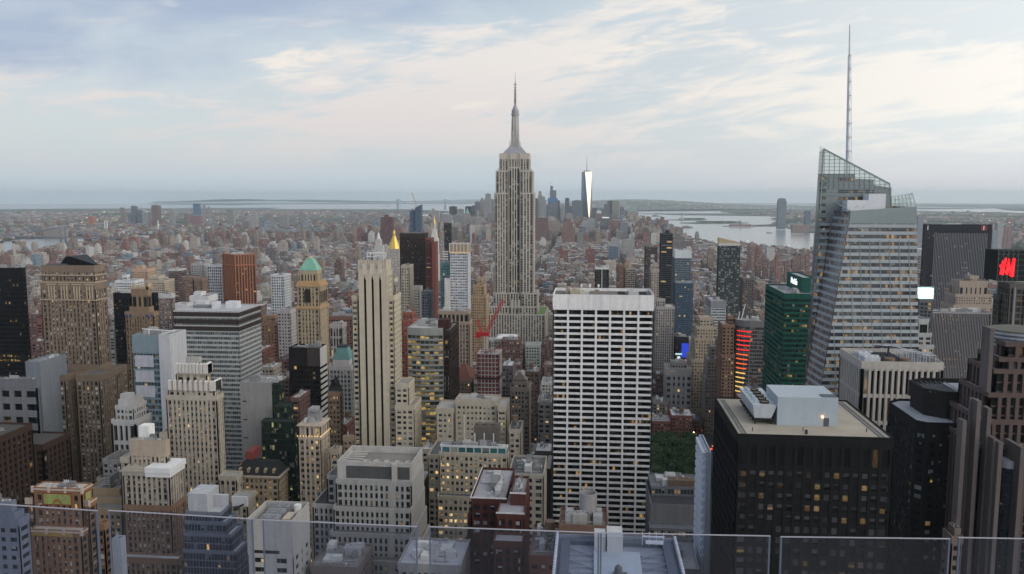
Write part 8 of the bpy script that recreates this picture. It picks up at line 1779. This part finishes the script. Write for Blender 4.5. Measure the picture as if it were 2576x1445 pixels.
# tree masses on the islands and in the city parks
mm = MB()
def grove(cx, cy_, rx, ry, n, h=12, s_=9):
    for _ in range(n):
        a = RNG.random() * 6.283; r = math.sqrt(RNG.random()); x, y = cx + rx * r * math.cos(a), cy_ + ry * r * math.sin(a); c = RNG.uniform(.6, 1.3); zb = curv(x, y); w = s_ * RNG.uniform(.7, 1.3); hh = h * RNG.uniform(.8, 1.2)
        mm.cyl(x, y, zb + hh * .3, zb + hh * .7, w * .45, w * .6, n=6, c=(.05 * c, .085 * c, .035 * c, 0), top=False, rot=a); mm.cyl(x, y, zb + hh * .7, zb + hh, w * .6, w * .2, n=6, c=(.055 * c, .095 * c, .04 * c, 0), rot=a)
for la, lo, rx, ry, n in ((40.6895, -74.0460, 150, 80, 140), (40.6990, -74.0405, 220, 90, 160), (40.6890, -74.0170, 500, 220, 400), (40.7265, -73.9817, 110, 140, 160), (40.7308, -73.9973, 110, 130, 130), (40.7420, -73.9880, 80, 100, 90), (40.7225, -73.9740, 60, 900, 260), (40.7150, -73.9920, 60, 220, 80), (40.7330, -73.9780, 200, 180, 160), (40.7120, -74.0150, 40, 500, 90), (40.6960, -74.0560, 250, 600, 250)):
    x, y = geo(la, lo); grove(x, y, rx, ry, n, 14, 12)
o = mm.build('distant_trees', [FR], col=True); o['kind'] = 'stuff'; o['label'] = 'dark green tree masses in parks and on islands'
# ---------------------------------------------------------------- lamps already lit across the city
mm = MB()
for _ in range(170):
    yy = RNG.uniform(2200, 12000); xx = RNG.uniform(-.75, .75) * yy
    if inside(MP, xx, yy) or inside(BP, xx, yy) or inside(WSH, xx, yy):
        z = curv(xx, yy) + RNG.choice((24, 32, 45)); s_ = yy / 5000 * 1.5; mm.box(xx - s_, xx + s_, yy - s_, yy + s_, z - s_, z + s_, bot=True)
o = mm.build('distant_lamps', emit((1, .72, .45), 2.5)); o['kind'] = 'stuff'; o['label'] = 'tiny warm lamps scattered over the far city'
# ---------------------------------------------------------------- park trees
def leaf_mesh(seed):
    R_ = random.Random(seed); m = MB(); cl = [(R_.uniform(-3.2, 3.2), R_.uniform(-3.2, 3.2), R_.uniform(7, 13.5), R_.uniform(1.6, 2.8)) for _ in range(13)]
    for (cx, cy_, cz, r) in cl:
        for _ in range(85):
            a, b_ = R_.random() * 6.283, math.acos(R_.uniform(-.8, 1)); rr = r * R_.uniform(.55, 1.1); p = Vector((cx + rr * math.cos(a) * math.sin(b_), cy_ + rr * math.sin(a) * math.sin(b_), cz + rr * .8 * math.cos(b_)))
            u = Vector((R_.uniform(-1, 1), R_.uniform(-1, 1), R_.uniform(-.5, .5))).normalized() * .42; v = u.cross(Vector((R_.uniform(-1, 1), R_.uniform(-1, 1), R_.uniform(-1, 1)))).normalized() * .32; c = R_.uniform(.35, 1.9)
            m.quad([tuple(p - u), tuple(p - v), tuple(p + u), tuple(p + v)], 0, None, (.045 * c, .095 * c, .028 * c, 0))
    t = MB(); t.cyl(0, 0, 0, 8, .32, .2, n=7); [t.beam((0, 0, 5), (c_[0] * .7, c_[1] * .7, c_[2] - .8), .16) for c_ in cl[:8]]
    return m.build('crown', FR, col=True), t.build('trunk', wall((.10, .07, .05)))
tv = [leaf_mesh(s_) for s_ in range(4)]; first = [True] * 4; n = 0
for iy in range(12):
    for ix in range(6):
        x = 40 + ix * 12.5 + RNG.uniform(-3, 3); y = 700 + iy * 12.5 + RNG.uniform(-3, 3)
        if 62 < x < 88 and 735 < y < 775 and RNG.random() < .5: continue
        k = RNG.randrange(4); r = bpy.data.objects.new('park_tree', None); COL.objects.link(r); r.location = (x, y, 0); s_ = RNG.uniform(1.15, 1.5); r.scale = (s_ * 1.15, s_ * 1.15, s_); r.rotation_euler = (0, 0, RNG.random() * 6.28)
        tag(r, 'leafy dark green tree in the grove between the louvred office and brick park block', 'tree', 'trees of the park grove')
        for o in tv[k]:
            if first[k]: c = o
            else: c = o.copy(); COL.objects.link(c)
            c.parent = r
        first[k] = False
for k in range(4):
    if first[k]:
        for o in tv[k]: bpy.data.objects.remove(o)
gm = MB(); gm.quad([(36, 690, .01 + .1), (112, 690, .11), (112, 848, .11), (36, 848, .11)]); o = gm.build('park_lawn', grass_mat()); o['kind'] = 'structure'
def lamp(x, y, z=4.5, first_=[None]):
    if first_[0] is None:
        r = root('park_lamp', 'glowing white globe lamp among the park trees', 'lamp', (x, y, 0), 'globe lamps in the park'); m = MB(); m.cyl(x, y, 0, z, .12, n=6); m.build('post', wall((.05, .05, .05)), r); m = MB(); m.cyl(x, y, z, z + .5, .3, .45, n=8); m.cyl(x, y, z + .5, z + .9, .45, .1, n=8); m.build('globe', emit((1, .85, .6), 14), r); first_[0] = r
    else:
        r = first_[0].copy(); COL.objects.link(r); r.location = (x, y, 0)
        for ch in list(first_[0].children): c = ch.copy(); COL.objects.link(c); c.parent = r
for k in range(12): lamp(52 + k * 4.6 + RNG.uniform(-1, 1), 690 + RNG.uniform(-6, 2))
# ---------------------------------------------------------------- cars on the avenue
def car0(x, y, back):
    r = root('car', 'small car with glowing lights on the avenue beyond the park', 'car', (x, y, 0), 'cars on the avenue beyond the park')
    m = MB(); m.box(x - .9, x + .9, y - 2.2, y + 2.2, .35, .95, bot=True); m.frustum(x - .85, x + .85, y - 1.3, y + 1.6, .95, x - .65, x + .65, y - .7, y + 1.0, 1.5); m.build('body', wall((.5, .4, .05) if back else (.1, .1, .1), .3, .05), r)
    for sx in (-1, 1):
        for yy in (-1.4, 1.4):
            m = MB(); m.cyl(0, 0, -.1, .1, .33, n=10); o = m.build('wheel', wall((.02, .02, .02)), r); o.location = (sx * .85, yy, .33); o.rotation_euler = (0, math.pi / 2, 0); 
            o.data.transform(__import__('mathutils').Matrix.Translation((x, y, 0)))
        m = MB(); m.box(x + sx * .6 - .25, x + sx * .6 + .25, y - 2.3, y - 2.2, .6, .85, bot=True); m.build('tail_light' if back else 'headlight', emit((1, .08, .04) if back else (1, .9, .75), 18), r)
    return r
ca, cbk = car0(118, 830, False), car0(128, 838, True)
for k in range(26):
    s_ = ca if k % 2 else cbk; r = s_.copy(); COL.objects.link(r); r.location = (RNG.choice((115, 119, 123, 127, 131)), 850 + k * 15 + RNG.uniform(-4, 4), 0)
    for ch in list(s_.children): c = ch.copy(); COL.objects.link(c); c.parent = r
# ================================================================ GLASS RAIL OF THE TERRACE
def rail_glass():
    m, nt, b_ = mat_base('rail_glass'); N = nt.nodes; t = N.new('ShaderNodeBsdfTransparent'); t.inputs[0].default_value = (.66, .70, .80, 1); g = N.new('ShaderNodeBsdfGlossy'); g.inputs['Roughness'].default_value = .01
    d = N.new('ShaderNodeBsdfDiffuse'); d.inputs[0].default_value = (.35, .4, .55, 1); x1 = N.new('ShaderNodeMixShader'); x2 = N.new('ShaderNodeMixShader'); x1.inputs[0].default_value = .03; x2.inputs[0].default_value = .02
    L = nt.links; L.new(t.outputs[0], x1.inputs[1]); L.new(g.outputs[0], x1.inputs[2]); L.new(x1.outputs[0], x2.inputs[1]); L.new(d.outputs[0], x2.inputs[2]); L.new(x2.outputs[0], N['Material Output'].inputs[0]); return m
rg = rail_glass(); edge = wall((.30, .295, .35), .35, .05, 0, False); vedge = wall((.10, .12, .17), .3, .05, 0, False)
PAN = [((-330, 1246), (246, 1284.5), 'leftmost glass panel of the terrace rail'), ((272, 1283.6), (636, 1305), 'second glass panel from left, crossing the corniced tower'), ((660, 1307), (1050, 1324.5), 'third glass panel from left, crossing the stepped grey office'),
       ((1079, 1324.5), (1508, 1340), 'glass panel crossing the red brick pair'), ((1509.5, 1340), (1938, 1348), 'glass panel crossing the framed roof and narrow white slab'), ((1963, 1350), (2390, 1355), 'glass panel in front of the black gravel roofed tower'), ((2411, 1352), (2900, 1360), 'rightmost glass panel of the terrace rail')]
DG = 7.0
for (a, c_, lb) in PAN:
    def D(px, py): r_ = ray(px, py); f = -r_[0] * syw + r_[1] * cyw; k = DG / f; return Vector((r_[0] * k, r_[1] * k, H + r_[2] * k))
    A, C_ = D(*a), D(*c_); r = root('rail_panel', lb, 'glass panel', (A.x, A.y, A.z - 2.1), 'glass panels of the terrace rail'); dn = (C_ - A).normalized(); n = Vector((-dn.y, dn.x, 0)).normalized() * .0055
    dz = Vector((0, 0, -2.1)); m = MB(); P = lambda p, s_: tuple(p + n * s_)
    m.quad([P(A + dz, -1), P(C_ + dz, -1), P(C_, -1), P(A, -1)]); m.build('pane', rg, r)
    m = MB(); m.quad([P(A, -1.4), P(C_, -1.4), P(C_, 1.4), P(A, 1.4)]); e_ = Vector((0, 0, -.006)); m.quad([P(A + e_, -1.4), P(C_ + e_, -1.4), P(C_, -1.4), P(A, -1.4)]); m.build('polished_edge', edge, r)
    for q, s_ in ((A, 1), (C_, -1)):
        m = MB(); o_ = dn * .016 * s_; m.quad([P(q + dz, -1.3), P(q + dz + o_, -1.3), P(q + o_, -1.3), P(q, -1.3)]); m.quad([P(q + dz, -1.3), P(q + dz, 1.3), P(q, 1.3), P(q, -1.3)]); m.build('side_edge', vedge, r)
    m = MB(); m.beam(A + dz + Vector((0, 0, .1)), C_ + dz + Vector((0, 0, .1)), .12); m.build('base_channel', wall((.4, .4, .42)), r)
m = MB(); m.box(-80, 75, -38, 6.4, 0, H - 5.2); o = m.build('terrace_tower', wall((.42, .39, .35))); tag(o, 'limestone tower carrying the viewing terrace below the camera', 'building')

# street lamps in the two avenue canyons
def street_lamp(x, y, first_=[None]):
    if first_[0] is None:
        r = root('street_lamp', 'lit street lamp down in the avenue canyon', 'street lamp', (x, y, 0), 'street lamps along the avenues'); m = MB(); m.cyl(x, y, 0, 9, .12, .08, n=6); m.beam((x, y, 9), (x + 1.6, y, 9.4), .12); m.build('post', wall((.12, .12, .12)), r)
        m = MB(); m.box(x + 1.2, x + 2.2, y - .3, y + .3, 9.2, 9.45, bot=True); m.build('lamp_head', emit((1, .62, .32), 25), r); first_[0] = r
    else:
        r = first_[0].copy(); COL.objects.link(r); r.location = (x, y, 0)
        for ch in list(first_[0].children): c = ch.copy(); COL.objects.link(c); c.parent = r
for k in range(36):
    street_lamp(-196 if k % 2 else -174, 640 + k * 24)
    street_lamp(112 if k % 2 else 136, 850 + k * 16)
